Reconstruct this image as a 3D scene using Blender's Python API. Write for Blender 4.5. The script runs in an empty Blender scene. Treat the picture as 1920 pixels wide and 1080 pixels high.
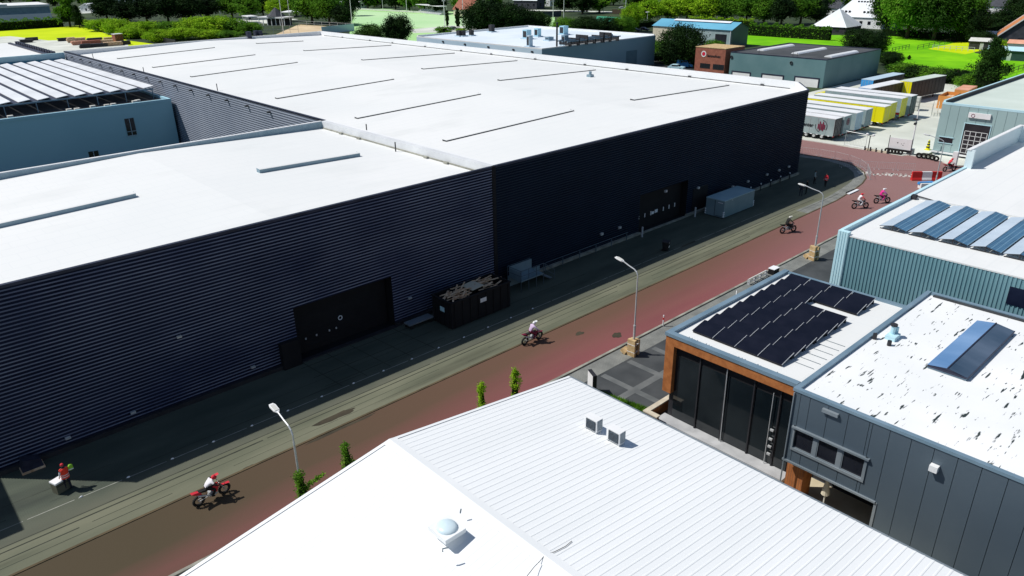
import bpy, math, random
from mathutils import Vector, Matrix
random.seed(7)
S = bpy.context.scene
COL = S.collection
R_ = math.radians

# ------------------------------------------------------------------ camera geometry (survey of the place)
F, CX, CY, CH = 1396.0, 960.0, 540.0, 27.0
VA = Vector((2624 - CX, -99 - CY, F)).normalized()
VB = Vector((-439 - CX, -52.6 - CY, F)); VB = (VB - VA * VA.dot(VB)).normalized()
VU = VA.cross(VB)
if VU.y > 0: VU = -VU
def ray(px, py):
    d = Vector((px - CX, py - CY, F))
    return Vector((VA.dot(d), VB.dot(d), VU.dot(d)))
def G(px, py, z=0.0):
    d = ray(px, py); t = (z - CH) / d.z
    return Vector((d.x * t, d.y * t, z))
def AtY(px, py, y):
    d = ray(px, py); t = y / d.y
    return Vector((d.x * t, y, CH + d.z * t))
def AtX(px, py, x):
    d = ray(px, py); t = x / d.x
    return Vector((x, d.y * t, CH + d.z * t))
def HT(px, py, base):
    d = ray(px, py); t = math.hypot(base[0], base[1]) / math.hypot(d.x, d.y)
    return CH + d.z * t
def onroof(px, py, zf):
    z = 10.8
    for _ in range(12):
        p = G(px, py, z); z = zf(p.x)
    return G(px, py, z)

# ------------------------------------------------------------------ object helpers
ORG = {}
SPLIT = {'post', 'pier', 'roof_vent', 'wall_lamp', 'vent_pipe', 'roof_fan', 'cowl', 'stand', 'step', 'wheel', 'roller', 'wall_spout', 'eye', 'ear', 'marker', 'foot', 'reflector', 'wall_bracket', 'bracket', 'leg', 'pipe', 'support', 'lock_bar', 'window_bar', 'sticker', 'bearer', 'bargeboard'}
class MB:
    def __init__(s): s.v = []; s.f = []; s.m = []
    def add(s, vs, fs, mi=0):
        b = len(s.v); s.v += [tuple(p) for p in vs]
        s.f += [tuple(i + b for i in q) for q in fs]; s.m += [mi] * len(fs); return s
    def box(s, x0, x1, y0, y1, z0, z1, mi=0):
        vs = [(x, y, z) for z in (z0, z1) for y in (y0, y1) for x in (x0, x1)]
        return s.add(vs, [(0, 2, 3, 1), (4, 5, 7, 6), (0, 1, 5, 4), (2, 6, 7, 3), (0, 4, 6, 2), (1, 3, 7, 5)], mi)
    def obox(s, c, ax, ay, az, mi=0):
        c = Vector(c); ax, ay, az = Vector(ax), Vector(ay), Vector(az)
        vs = [c + ax * i + ay * j + az * k for k in (-1, 1) for j in (-1, 1) for i in (-1, 1)]
        return s.add(vs, [(0, 2, 3, 1), (4, 5, 7, 6), (0, 1, 5, 4), (2, 6, 7, 3), (0, 4, 6, 2), (1, 3, 7, 5)], mi)
    def prism(s, poly, z0, z1, mi=0):
        n = len(poly)
        vs = [(p[0], p[1], z0) for p in poly] + [(p[0], p[1], z1) for p in poly]
        fs = [tuple(range(n - 1, -1, -1)), tuple(range(n, 2 * n))] + [(i, (i + 1) % n, n + (i + 1) % n, n + i) for i in range(n)]
        return s.add(vs, fs, mi)
    def quad(s, *p, mi=0): return s.add(p, [tuple(range(len(p)))], mi)
    def extr(s, prof, vec, mi=0, closed=False, caps=False):
        n = len(prof); vec = Vector(vec)
        vs = [Vector(p) for p in prof] + [Vector(p) + vec for p in prof]
        fs = [(i, (i + 1) % n, n + (i + 1) % n, n + i) for i in range(n if closed else n - 1)]
        if caps: fs += [tuple(range(n - 1, -1, -1)), tuple(range(n, 2 * n))]
        return s.add(vs, fs, mi)
    def tube(s, pts, r, n=8, mi=0, caps=True):
        pts = [Vector(p) for p in pts]
        rs = r if isinstance(r, (list, tuple)) else [r] * len(pts)
        vs = []; fs = []
        up = None
        for i, p in enumerate(pts):
            t = (pts[min(i + 1, len(pts) - 1)] - pts[max(i - 1, 0)]).normalized()
            if up is None:
                up = Vector((0, 0, 1)) if abs(t.z) < .9 else Vector((1, 0, 0))
            a = t.cross(up).normalized(); b = t.cross(a).normalized(); up = -b if False else a.cross(t).normalized()
            for k in range(n):
                w = 2 * math.pi * k / n
                vs.append(p + (a * math.cos(w) + up * math.sin(w)) * rs[i])
        for i in range(len(pts) - 1):
            for k in range(n):
                fs.append((i * n + k, i * n + (k + 1) % n, (i + 1) * n + (k + 1) % n, (i + 1) * n + k))
        if caps:
            fs.append(tuple(range(n - 1, -1, -1))); L = (len(pts) - 1) * n
            fs.append(tuple(range(L, L + n)))
        return s.add(vs, fs, mi)
    def ring(s, c, u, w, Rr, r, n=20, k=8, mi=0, sq=1.0):
        c, u, w = Vector(c), Vector(u).normalized(), Vector(w).normalized(); ax = u.cross(w)
        vs = []; fs = []
        for i in range(n):
            a = 2 * math.pi * i / n; d = u * math.cos(a) + w * math.sin(a)
            for j in range(k):
                b = 2 * math.pi * j / k
                vs.append(c + d * (Rr + r * math.cos(b)) + ax * r * sq * math.sin(b))
        for i in range(n):
            for j in range(k):
                fs.append((i * k + j, i * k + (j + 1) % k, ((i + 1) % n) * k + (j + 1) % k, ((i + 1) % n) * k + j))
        return s.add(vs, fs, mi)
    def disc(s, c, u, w, r, n=24, mi=0, r0=0):
        c, u, w = Vector(c), Vector(u).normalized(), Vector(w).normalized()
        o = [c + (u * math.cos(2 * math.pi * i / n) + w * math.sin(2 * math.pi * i / n)) * r for i in range(n)]
        if r0 <= 0: return s.add(o, [tuple(range(n))], mi)
        q = [c + (u * math.cos(2 * math.pi * i / n) + w * math.sin(2 * math.pi * i / n)) * r0 for i in range(n)]
        return s.add(o + q, [(i, (i + 1) % n, n + (i + 1) % n, n + i) for i in range(n)], mi)
    def ball(s, c, r, nu=12, nv=8, mi=0, f=None):
        r = r if isinstance(r, (list, tuple)) else (r, r, r); c = Vector(c); vs = []; fs = []
        for j in range(nv + 1):
            t = math.pi * j / nv
            for i in range(nu):
                a = 2 * math.pi * i / nu
                d = Vector((math.sin(t) * math.cos(a), math.sin(t) * math.sin(a), math.cos(t)))
                k = f(d) if f else 1
                vs.append(c + Vector((d.x * r[0], d.y * r[1], d.z * r[2])) * k)
        for j in range(nv):
            for i in range(nu):
                fs.append((j * nu + i, (j + 1) * nu + i, (j + 1) * nu + (i + 1) % nu, j * nu + (i + 1) % nu))
        return s.add(vs, fs, mi)
    def corr(s, along, x0, x1, z0, z1, y, pitch, depth, horiz=True, mi=0, sgn=-1, groove=None):
        """trapezoid-ribbed sheet. along='x' (wall at y=const) or 'y' (wall at x=const); ribs run level if horiz"""
        def P(a, o, z): return (a, y + sgn * o, z) if along == 'x' else (y + sgn * o, a, z)
        a0, a1 = (z0, z1) if horiz else (x0, x1)
        n = max(1, int(round((a1 - a0) / pitch))); p = (a1 - a0) / n; pr = []
        for i in range(n):
            b = a0 + i * p
            pr += [(b, 0), (b + p * .46, 0), (b + p * .56, depth), (b + p * .9, depth)]
        pr.append((a1, 0))
        if horiz:
            A = [P(x0, o, t) for t, o in pr]; B = [P(x1, o, t) for t, o in pr]
        else:
            A = [P(t, o, z0) for t, o in pr]; B = [P(t, o, z1) for t, o in pr]
        n = len(pr); k0 = len(s.f)
        s.add(A + B, [(i, n + i, n + i + 1, i + 1) for i in range(n - 1)], mi)
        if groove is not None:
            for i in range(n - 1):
                if i % 4 in (0, 3): s.m[k0 + i] = groove  # recessed faces take a darker material: groove shade put into the colour
        return s
    def parts(s):
        P = list(range(len(s.v)))
        def fd(i):
            while P[i] != i: P[i] = P[P[i]]; i = P[i]
            return i
        for q in s.f:
            a = fd(q[0])
            for i in q[1:]: P[fd(i)] = a
        g = {}
        for k, q in enumerate(s.f): g.setdefault(fd(q[0]), []).append(k)
        out = []
        for ks in g.values():
            b = MB(); mp = {}
            for k in ks:
                for i in s.f[k]:
                    if i not in mp: mp[i] = len(b.v); b.v.append(s.v[i])
                b.f.append(tuple(mp[i] for i in s.f[k])); b.m.append(s.m[k])
            out.append(b)
        return out
    def build(s, name, mats, parent=None, smooth=False, kind=None):
        if name in SPLIT and parent is not None:
            ps = s.parts()
            if len(ps) > 1: return [p.build(name, mats, parent, smooth, kind) for p in ps][0]
        o = (0, 0, 0) if parent is None else ORG.get(parent.name, (0, 0, 0))
        me = bpy.data.meshes.new(name)
        me.from_pydata([(p[0] - o[0], p[1] - o[1], p[2] - o[2]) for p in s.v], [], s.f)
        for m in (mats if isinstance(mats, (list, tuple)) else [mats]): me.materials.append(m)
        if any(s.m): me.polygons.foreach_set('material_index', s.m)
        if smooth: me.polygons.foreach_set('use_smooth', [True] * len(s.f))
        me.update(); me.validate()
        ob = bpy.data.objects.new(name, me); COL.objects.link(ob)
        if parent is not None: ob.parent = parent
        ORG[ob.name] = o
        if kind: ob['kind'] = kind
        return ob
def tag(o, label, cat, group=None, kind=None):
    if label: o['label'] = label
    if cat: o['category'] = cat
    if group: o['group'] = group
    if kind: o['kind'] = kind
    return o
def thing(name, label, cat, loc, rz=0, group=None, world=False):
    o = bpy.data.objects.new(name, None); COL.objects.link(o)
    o.empty_display_size = .3
    o.location = loc; o.rotation_euler = (0, 0, rz)
    ORG[o.name] = tuple(loc) if world else (0, 0, 0)
    return tag(o, label, cat, group)
def copy_tree(o, parent=None):
    c = o.copy(); COL.objects.link(c); ORG[c.name] = ORG.get(o.name, (0, 0, 0))
    if parent is not None: c.parent = parent
    for ch in list(o.children):
        if ch.name in ORG: copy_tree(ch, c)
    return c

# ------------------------------------------------------------------ materials
MC = {}
def mat(name, c, c2=None, scale=1.0, rough=.75, metal=0.0, bump=0.0, stretch=(1, 1, 1), lo=.35, hi=.65, spec=.4, detail=4, trans=0.0, emit=0):
    if name in MC: return MC[name]
    m = bpy.data.materials.new(name); m.use_nodes = True; nt = m.node_tree; N = nt.nodes; L = nt.links
    b = N['Principled BSDF']; b.inputs['Roughness'].default_value = rough; b.inputs['Metallic'].default_value = metal
    b.inputs['Specular IOR Level'].default_value = spec
    if c2 is None: c2 = tuple(min(1, x * 1.18 + .002) for x in c); c = tuple(x * .86 for x in c)
    tc = N.new('ShaderNodeTexCoord'); mp = N.new('ShaderNodeMapping'); mp.inputs['Scale'].default_value = stretch
    nz = N.new('ShaderNodeTexNoise'); nz.inputs['Scale'].default_value = scale; nz.inputs['Detail'].default_value = detail
    rp = N.new('ShaderNodeValToRGB'); rp.color_ramp.elements[0].position = lo; rp.color_ramp.elements[1].position = hi
    rp.color_ramp.elements[0].color = (*c, 1); rp.color_ramp.elements[1].color = (*c2, 1)
    L.new(tc.outputs['Object'], mp.inputs['Vector']); L.new(mp.outputs['Vector'], nz.inputs['Vector'])
    L.new(nz.outputs['Fac'], rp.inputs['Fac']); L.new(rp.outputs['Color'], b.inputs['Base Color'])
    if bump:
        bp = N.new('ShaderNodeBump'); bp.inputs['Strength'].default_value = bump; bp.inputs['Distance'].default_value = .05
        L.new(nz.outputs['Fac'], bp.inputs['Height']); L.new(bp.outputs['Normal'], b.inputs['Normal'])
    if trans: 
        b.inputs['Transmission Weight'].default_value = 0
        tr = N.new('ShaderNodeBsdfTranslucent'); mx = N.new('ShaderNodeMixShader'); mx.inputs[0].default_value = trans
        L.new(rp.outputs['Color'], tr.inputs['Color']); L.new(b.outputs[0], mx.inputs[1]); L.new(tr.outputs[0], mx.inputs[2])
        L.new(mx.outputs[0], N['Material Output'].inputs['Surface'])
    MC[name] = m
    return m
def overlay(m, c, scale, lo, hi, stretch=(1, 1, 1), detail=3, rot=0, fac=1.0, mode='noise'):
    """mix a second procedural pattern (stains, joints) over a material's colour"""
    nt = m.node_tree; N = nt.nodes; L = nt.links; b = N['Principled BSDF']
    src = b.inputs['Base Color'].links[0].from_socket
    tc = N.new('ShaderNodeTexCoord'); mp = N.new('ShaderNodeMapping'); mp.inputs['Scale'].default_value = stretch; mp.inputs['Rotation'].default_value = (0, 0, rot)
    L.new(tc.outputs['Object'], mp.inputs['Vector'])
    if mode == 'noise':
        t = N.new('ShaderNodeTexNoise'); t.inputs['Scale'].default_value = scale; t.inputs['Detail'].default_value = detail; out = t.outputs['Fac']
    else:
        t = N.new('ShaderNodeTexBrick'); t.inputs['Scale'].default_value = scale; t.inputs['Mortar Size'].default_value = lo
        t.inputs['Color1'].default_value = (0, 0, 0, 1); t.inputs['Color2'].default_value = (0, 0, 0, 1); t.inputs['Mortar'].default_value = (1, 1, 1, 1)
        t.offset = 0.0 if mode == 'grid' else .5
        t.inputs['Mortar Smooth'].default_value = 0.0
        t.inputs['Brick Width'].default_value = .5 if mode != 'grid' else 1.0; t.inputs['Row Height'].default_value = .25 if mode != 'grid' else 1.0
        out = t.outputs['Color']
    L.new(mp.outputs['Vector'], t.inputs['Vector'])
    rp = N.new('ShaderNodeMapRange'); rp.inputs[1].default_value = lo if mode == 'noise' else .3; rp.inputs[2].default_value = hi if mode == 'noise' else .7
    rp.inputs[4].default_value = fac
    L.new(out, rp.inputs[0])
    mx = N.new('ShaderNodeMix'); mx.data_type = 'RGBA'
    L.new(rp.outputs[0], mx.inputs[0]); L.new(src, mx.inputs[6]); mx.inputs[7].default_value = (*c, 1)
    L.new(mx.outputs[2], b.inputs['Base Color'])
    return m

M = {}
M['ground'] = mat('ground', (.012, .03, .008), (.045, .07, .022), .05, .95, detail=8)
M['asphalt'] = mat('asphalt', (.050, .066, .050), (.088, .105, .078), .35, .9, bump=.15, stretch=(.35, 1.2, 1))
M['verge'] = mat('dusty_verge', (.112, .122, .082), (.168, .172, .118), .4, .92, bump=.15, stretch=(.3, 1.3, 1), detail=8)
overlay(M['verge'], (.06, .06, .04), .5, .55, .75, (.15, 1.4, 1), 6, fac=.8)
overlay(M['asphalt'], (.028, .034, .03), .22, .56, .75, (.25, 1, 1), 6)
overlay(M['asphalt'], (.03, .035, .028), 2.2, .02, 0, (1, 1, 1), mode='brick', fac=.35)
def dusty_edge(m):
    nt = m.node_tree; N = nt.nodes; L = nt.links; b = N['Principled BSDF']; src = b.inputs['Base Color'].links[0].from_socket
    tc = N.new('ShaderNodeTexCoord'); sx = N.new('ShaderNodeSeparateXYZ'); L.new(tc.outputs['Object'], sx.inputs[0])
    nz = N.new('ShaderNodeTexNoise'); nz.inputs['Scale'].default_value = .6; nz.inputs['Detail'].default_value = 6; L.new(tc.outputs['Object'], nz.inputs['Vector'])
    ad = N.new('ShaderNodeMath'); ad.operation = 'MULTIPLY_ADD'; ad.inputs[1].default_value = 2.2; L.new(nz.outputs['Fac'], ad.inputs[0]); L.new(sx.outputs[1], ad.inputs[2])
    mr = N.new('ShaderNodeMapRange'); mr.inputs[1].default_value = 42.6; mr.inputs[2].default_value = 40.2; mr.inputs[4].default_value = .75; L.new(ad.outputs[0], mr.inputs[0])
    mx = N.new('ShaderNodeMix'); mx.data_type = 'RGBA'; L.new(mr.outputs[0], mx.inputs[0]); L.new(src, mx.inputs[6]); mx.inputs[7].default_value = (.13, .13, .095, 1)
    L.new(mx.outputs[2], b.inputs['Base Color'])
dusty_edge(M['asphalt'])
M['lot'] = mat('parking_pavement', (.04, .046, .05), (.065, .072, .076), .5, .9, bump=.1)
M['paver'] = mat('paver', (.17, .18, .17), (.26, .27, .25), .8, .9, bump=.1)
overlay(M['paver'], (.09, .09, .085), 3.0, .03, 0, mode='brick', fac=.6)
M['yard'] = mat('yard_concrete', (.52, .54, .48), (.68, .70, .63), .12, .9)
M['sand'] = mat('sand', (.55, .42, .26), (.7, .56, .36), .1, .95)
M['line'] = mat('worn_line_paint', (.22, .23, .2), (.34, .35, .3), 1.5, .8)
M['gutter'] = mat('gutter_dark', (.02, .025, .018), (.045, .05, .035), 1.0, .9)
M['kerb'] = mat('kerb_concrete', (.2, .2, .17), (.34, .34, .29), 1.2, .9)
M['dusty_kerb'] = mat('dusty_kerb', (.07, .055, .03), (.12, .09, .05), .8, .95)
def road_mat():
    m = bpy.data.materials.new('red_brick_road'); m.use_nodes = True; N = m.node_tree.nodes; L = m.node_tree.links
    b = N['Principled BSDF']; b.inputs['Roughness'].default_value = .85; b.inputs['Specular IOR Level'].default_value = .25
    tc = N.new('ShaderNodeTexCoord')
    n1 = N.new('ShaderNodeTexNoise'); n1.inputs['Scale'].default_value = .5; n1.inputs['Detail'].default_value = 6
    mp = N.new('ShaderNodeMapping'); mp.inputs['Scale'].default_value = (.12, 1.1, 1)
    L.new(tc.outputs['Object'], mp.inputs['Vector']); L.new(mp.outputs['Vector'], n1.inputs['Vector'])
    r1 = N.new('ShaderNodeValToRGB'); r1.color_ramp.elements[0].color = (.185, .064, .065, 1); r1.color_ramp.elements[1].color = (.255, .085, .089, 1)
    r1.color_ramp.elements[0].position = .3; r1.color_ramp.elements[1].position = .7
    L.new(n1.outputs['Fac'], r1.inputs['Fac'])
    sx = N.new('ShaderNodeSeparateXYZ'); L.new(tc.outputs['Object'], sx.inputs[0])
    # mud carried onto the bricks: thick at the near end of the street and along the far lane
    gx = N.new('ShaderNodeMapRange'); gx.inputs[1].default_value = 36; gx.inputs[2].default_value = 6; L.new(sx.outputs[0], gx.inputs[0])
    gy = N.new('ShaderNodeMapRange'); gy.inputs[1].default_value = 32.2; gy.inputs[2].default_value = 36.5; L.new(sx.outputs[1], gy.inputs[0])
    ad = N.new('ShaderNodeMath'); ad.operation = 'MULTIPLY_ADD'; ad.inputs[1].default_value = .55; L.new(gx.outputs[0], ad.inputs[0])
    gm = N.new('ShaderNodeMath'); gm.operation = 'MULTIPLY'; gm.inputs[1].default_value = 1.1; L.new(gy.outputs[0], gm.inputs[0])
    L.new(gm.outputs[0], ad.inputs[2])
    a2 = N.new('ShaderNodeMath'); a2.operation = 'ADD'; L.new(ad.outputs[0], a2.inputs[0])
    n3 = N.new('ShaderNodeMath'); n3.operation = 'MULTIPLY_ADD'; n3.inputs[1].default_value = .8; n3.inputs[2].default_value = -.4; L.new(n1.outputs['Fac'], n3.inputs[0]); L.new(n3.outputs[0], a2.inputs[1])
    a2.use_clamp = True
    # the far junction is paler and greyer
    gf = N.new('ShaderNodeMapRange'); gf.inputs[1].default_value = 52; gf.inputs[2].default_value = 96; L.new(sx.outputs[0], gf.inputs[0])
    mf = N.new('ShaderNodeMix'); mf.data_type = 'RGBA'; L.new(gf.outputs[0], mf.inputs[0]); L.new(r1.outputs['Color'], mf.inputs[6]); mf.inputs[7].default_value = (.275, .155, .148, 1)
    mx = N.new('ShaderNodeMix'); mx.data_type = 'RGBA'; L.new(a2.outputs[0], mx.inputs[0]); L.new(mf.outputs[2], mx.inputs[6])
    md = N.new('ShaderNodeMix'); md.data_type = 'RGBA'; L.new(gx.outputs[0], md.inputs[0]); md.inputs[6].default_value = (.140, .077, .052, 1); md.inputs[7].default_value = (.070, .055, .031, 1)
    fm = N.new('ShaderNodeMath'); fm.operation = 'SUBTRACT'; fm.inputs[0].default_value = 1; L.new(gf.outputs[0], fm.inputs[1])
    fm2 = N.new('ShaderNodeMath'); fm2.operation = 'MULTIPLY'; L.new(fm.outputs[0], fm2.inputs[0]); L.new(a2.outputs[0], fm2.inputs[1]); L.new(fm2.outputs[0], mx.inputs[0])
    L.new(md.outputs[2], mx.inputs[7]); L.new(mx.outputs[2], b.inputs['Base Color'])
    return m
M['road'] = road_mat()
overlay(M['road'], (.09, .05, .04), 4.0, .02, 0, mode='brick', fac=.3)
M['mud'] = mat('damp_stain', (.03, .025, .015), (.06, .05, .03), .7, .8)
M['roof'] = mat('white_roof_membrane', (.70, .72, .715), (.755, .765, .755), .05, .85, stretch=(1, 1, 1))
overlay(M['roof'], (.60, .62, .61), .22, .55, .8, (.5, 1, 1), 7, fac=.55)
overlay(M['roof'], (.62, .65, .66), .33, .012, 0, (1, .55, 1), mode='brick', fac=.22)
M['parapet'] = mat('white_parapet_sheet', (.72, .74, .75), (.78, .79, .80), .2, .8)
M['flash'] = mat('grey_flashing', (.40, .42, .44), (.48, .50, .52), .8, .5)
M['coping_dark'] = mat('navy_coping', (.02, .024, .045), (.04, .045, .08), .6, .5, metal=.2)
M['coping_blue'] = mat('blue_coping', (.16, .25, .32), (.22, .32, .40), .6, .45, metal=.2)
def cladding():
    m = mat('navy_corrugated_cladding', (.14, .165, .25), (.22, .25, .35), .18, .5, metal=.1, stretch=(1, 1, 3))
    overlay(m, (.05, .07, .16), .16, .48, .7, (1, 1, 1.5), 3, fac=.75)
    return m
M['navy'] = cladding()
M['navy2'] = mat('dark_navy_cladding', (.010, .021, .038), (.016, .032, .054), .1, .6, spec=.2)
M['groove'] = mat('cladding_groove_shade', (.010, .013, .032), (.018, .022, .048), .3, .8, spec=.1)  # dark tone on the recessed rib faces stands in for groove shade
M['groove1'] = mat('navy_groove_shade', (.004, .008, .02), (.007, .013, .03), .3, .8, spec=.1)
M['groove2'] = mat('grey_groove_shade', (.11, .13, .18), (.15, .17, .22), .3, .6)
M['bluegrey'] = mat('sunlit_navy_cladding', (.33, .38, .46), (.41, .46, .54), .1, .5)  # navy cladding lightened in colour for its sunlit side
M['black'] = mat('matt_black', (.004, .004, .006), (.008, .008, .01), 1, .8)
M['dark'] = mat('dark_steel', (.02, .02, .025), (.035, .035, .04), 1, .6)
M['sky_top'] = mat('skylight_dome', (.78, .80, .82), (.84, .86, .88), 1, .35)
M['sky_side'] = mat('skylight_upstand', (.03, .035, .04), (.05, .055, .06), 1, .6)
M['sky_side2'] = mat('bluegrey_upstand', (.20, .30, .36), (.26, .36, .42), 1, .5)
M['teal'] = mat('teal_cladding', (.17, .34, .39), (.23, .41, .46), .15, .5, metal=.1)
M['teal2'] = mat('pale_teal_cladding', (.30, .43, .43), (.36, .50, .50), .12, .55)
M['tealtrim'] = mat('light_teal_trim', (.46, .70, .78), (.54, .78, .84), .4, .5)
M['lblue'] = mat('light_blue_wall', (.32, .58, .70), (.40, .66, .78), .05, .6)
M['lblue2'] = mat('pale_blue_wall', (.42, .56, .66), (.50, .63, .72), .1, .6)
M['blueroof'] = mat('blue_sheet_roof', (.10, .33, .48), (.14, .42, .58), .1, .55)
M['greyroof'] = mat('grey_bitumen_roof', (.045, .05, .055), (.075, .08, .085), .2, .9)
M['greenroof'] = mat('pale_green_roof', (.50, .58, .52), (.60, .68, .62), .1, .8)
M['cream'] = mat('cream_wall', (.55, .50, .38), (.65, .60, .46), .4, .8)
M['panelgrey'] = mat('anthracite_panel', (.075, .105, .135), (.10, .135, .165), .15, .5, metal=.15)
M['trimgrey'] = mat('grey_trim', (.18, .22, .25), (.26, .30, .33), .5, .5, metal=.2)
M['brick'] = mat('orange_brick', (.33, .108, .026), (.46, .165, .046), 2.5, .9)
overlay(M['brick'], (.2, .09, .05), 4, .02, 0, mode='brick', fac=.5)
M['brick2'] = mat('red_brown_brick', (.25, .085, .055), (.34, .12, .075), 1.5, .9)
overlay(M['brick2'], (.2, .1, .08), 3, .02, 0, mode='brick', fac=.4)
M['white'] = mat('white_paint', (.74, .75, .75), (.82, .83, .83), 1, .5)
M['offwhite'] = mat('off_white', (.55, .55, .5), (.66, .66, .62), 1, .7)
M['galv'] = mat('galvanised_steel', (.50, .52, .53), (.62, .64, .65), 2, .4, metal=.3)
M['glass'] = mat('dark_glass', (.006, .010, .013), (.014, .02, .024), .4, .06, spec=.7)
M['winglass'] = mat('window_glass', (.012, .014, .02), (.02, .022, .03), .5, .1, spec=.6)
M['pv'] = mat('black_solar_panel', (.004, .005, .012), (.008, .009, .018), 1, .32, spec=.3)
M['pvblue'] = mat('blue_solar_panel', (.03, .10, .19), (.05, .15, .27), .3, .35, spec=.4)
overlay(M['pvblue'], (.24, .40, .52), 3.2, .06, 0, mode='grid', fac=.85)
M['pvpale'] = mat('sky_sheen_panel', (.46, .55, .64), (.56, .65, .74), .3, .3, spec=.5)  # sky reflection put into the panel colour
M['pvglare'] = mat('solar_glare_white', (.66, .68, .70), (.78, .80, .82), .2, .45)  # white panel colour stands in for sun glare
M['roofglass_a'] = mat('roof_glass_blue', (.10, .22, .42), (.20, .34, .56), .35, .12, spec=.8, stretch=(1, .4, 1))
M['roofglass_b'] = mat('roof_glass_slate', (.03, .06, .10), (.10, .14, .20), .4, .12, spec=.6, stretch=(1, .4, 1))
M['tan'] = mat('tan_padding', (.42, .28, .13), (.62, .46, .25), 3, .9)
M['wood'] = mat('weathered_plank', (.42, .24, .13), (.80, .60, .40), 3, .9, stretch=(1, 1, 1))
M['red'] = mat('red_plastic', (.52, .012, .012), (.66, .03, .025), 1, .45)
M['blue'] = mat('blue_sheet', (.03, .22, .55), (.05, .32, .68), 1, .5)
M['yellow'] = mat('yellow_tarpaulin', (.78, .70, .001), (.84, .76, .004), .4, .5)
M['orange'] = mat('orange_steel', (.62, .24, .05), (.75, .33, .09), .5, .6)
M['pink'] = mat('faded_orange_lid', (.62, .30, .19), (.74, .4, .28), .5, .8)
M['trailer'] = mat('white_trailer_roof', (.74, .75, .76), (.84, .85, .86), .3, .5)
M['curtain'] = mat('grey_curtain', (.26, .35, .36), (.34, .42, .43), .5, .6)
M['curtain_blk'] = mat('black_curtain', (.014, .012, .016), (.03, .026, .032), .8, .5)
M['greendark'] = mat('dark_green_steel', (.012, .04, .04), (.025, .065, .06), .5, .6)
M['tyre'] = mat('rubber', (.008, .008, .008), (.018, .018, .018), 4, .85)
M['sign'] = mat('sign_white', (.80, .80, .80), (.85, .85, .85), 1, .4)
M['ink'] = mat('black_ink', (.008, .01, .014), (.012, .014, .02), 1, .6)
M['maroon'] = mat('maroon_ink', (.16, .012, .04), (.22, .02, .06), 1, .6)
M['logored'] = mat('logo_red', (.60, .012, .045), (.68, .02, .06), 1, .45)
M['lead'] = mat('steel_container_blue', (.17, .26, .30), (.22, .31, .35), .6, .5, metal=.1)
M['refl'] = mat('reflector_white', (.82, .84, .86), (.88, .9, .92), 1, .3)
M['grass'] = mat('lime_grass', (.13, .42, .006), (.23, .58, .008), .06, .95, spec=.1)
overlay(M['grass'], (.10, .34, .006), .5, .5, .75, (1, .4, 1), 6, fac=.7)
M['grass2'] = mat('yellow_grass', (.48, .62, .005), (.60, .72, .01), .05, .95, spec=.1)
M['pitch'] = mat('sports_turf', (.30, .56, .20), (.44, .68, .32), .02, .95, spec=.1)
M['pitch2'] = mat('pale_turf', (.42, .66, .34), (.52, .72, .42), .02, .95, spec=.1)
M['leafd'] = mat('dark_leaves', (.006, .02, .006), (.03, .07, .014), 1.6, .9, trans=.15, spec=.1)
M['leafm'] = mat('mid_leaves', (.045, .14, .012), (.19, .40, .03), 1.6, .9, trans=.3, spec=.1)
M['leafl'] = mat('lime_leaves', (.16, .34, .010), (.40, .62, .03), 1.6, .9, trans=.3, spec=.1)
M['leafx'] = mat('deep_green_leaves', (.014, .045, .008), (.06, .14, .018), 1.6, .9, trans=.2, spec=.1)
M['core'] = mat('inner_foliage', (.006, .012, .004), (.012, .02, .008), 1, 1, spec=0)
M['bark'] = mat('bark', (.05, .035, .02), (.09, .07, .045), 4, .95)
M['skin'] = mat('skin', (.42, .24, .16), (.5, .3, .2), 4, .6)
M['navycloth'] = mat('navy_cloth', (.012, .014, .03), (.025, .028, .05), 3, .9)
M['blackcloth'] = mat('black_cloth', (.008, .008, .009), (.02, .02, .02), 3, .9)
M['hivis'] = mat('orange_red_vest', (.92, .045, .02), (.98, .07, .03), 2, .7)
M['lime'] = mat('lime_vest', (.28, .6, .03), (.35, .7, .05), 2, .7)
M['whitecloth'] = mat('white_cloth', (.70, .69, .72), (.8, .78, .82), 3, .8)
M['pinkcloth'] = mat('magenta_cloth', (.62, .02, .22), (.72, .03, .3), 3, .7)
M['purplecloth'] = mat('purple_cloth', (.26, .02, .34), (.36, .04, .45), 3, .7)
M['lilac'] = mat('lilac_cloth', (.52, .40, .58), (.66, .54, .72), 3, .8)
M['redcloth'] = mat('red_cloth', (.6, .02, .04), (.7, .04, .06), 3, .7)
M['tilegrey'] = mat('slate_tiles', (.035, .04, .05), (.06, .065, .08), .8, .8)
M['tileorange'] = mat('orange_tiles', (.42, .15, .05), (.55, .22, .09), .8, .85)
M['tilewhite'] = mat('bleached_roof', (.66, .70, .74), (.78, .81, .84), .2, .7)
M['cableblue'] = mat('shade_blue_dome', (.58, .72, .78), (.68, .80, .84), 1, .3, spec=.4)  # blue tint stands in for shade on a white dome

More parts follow.
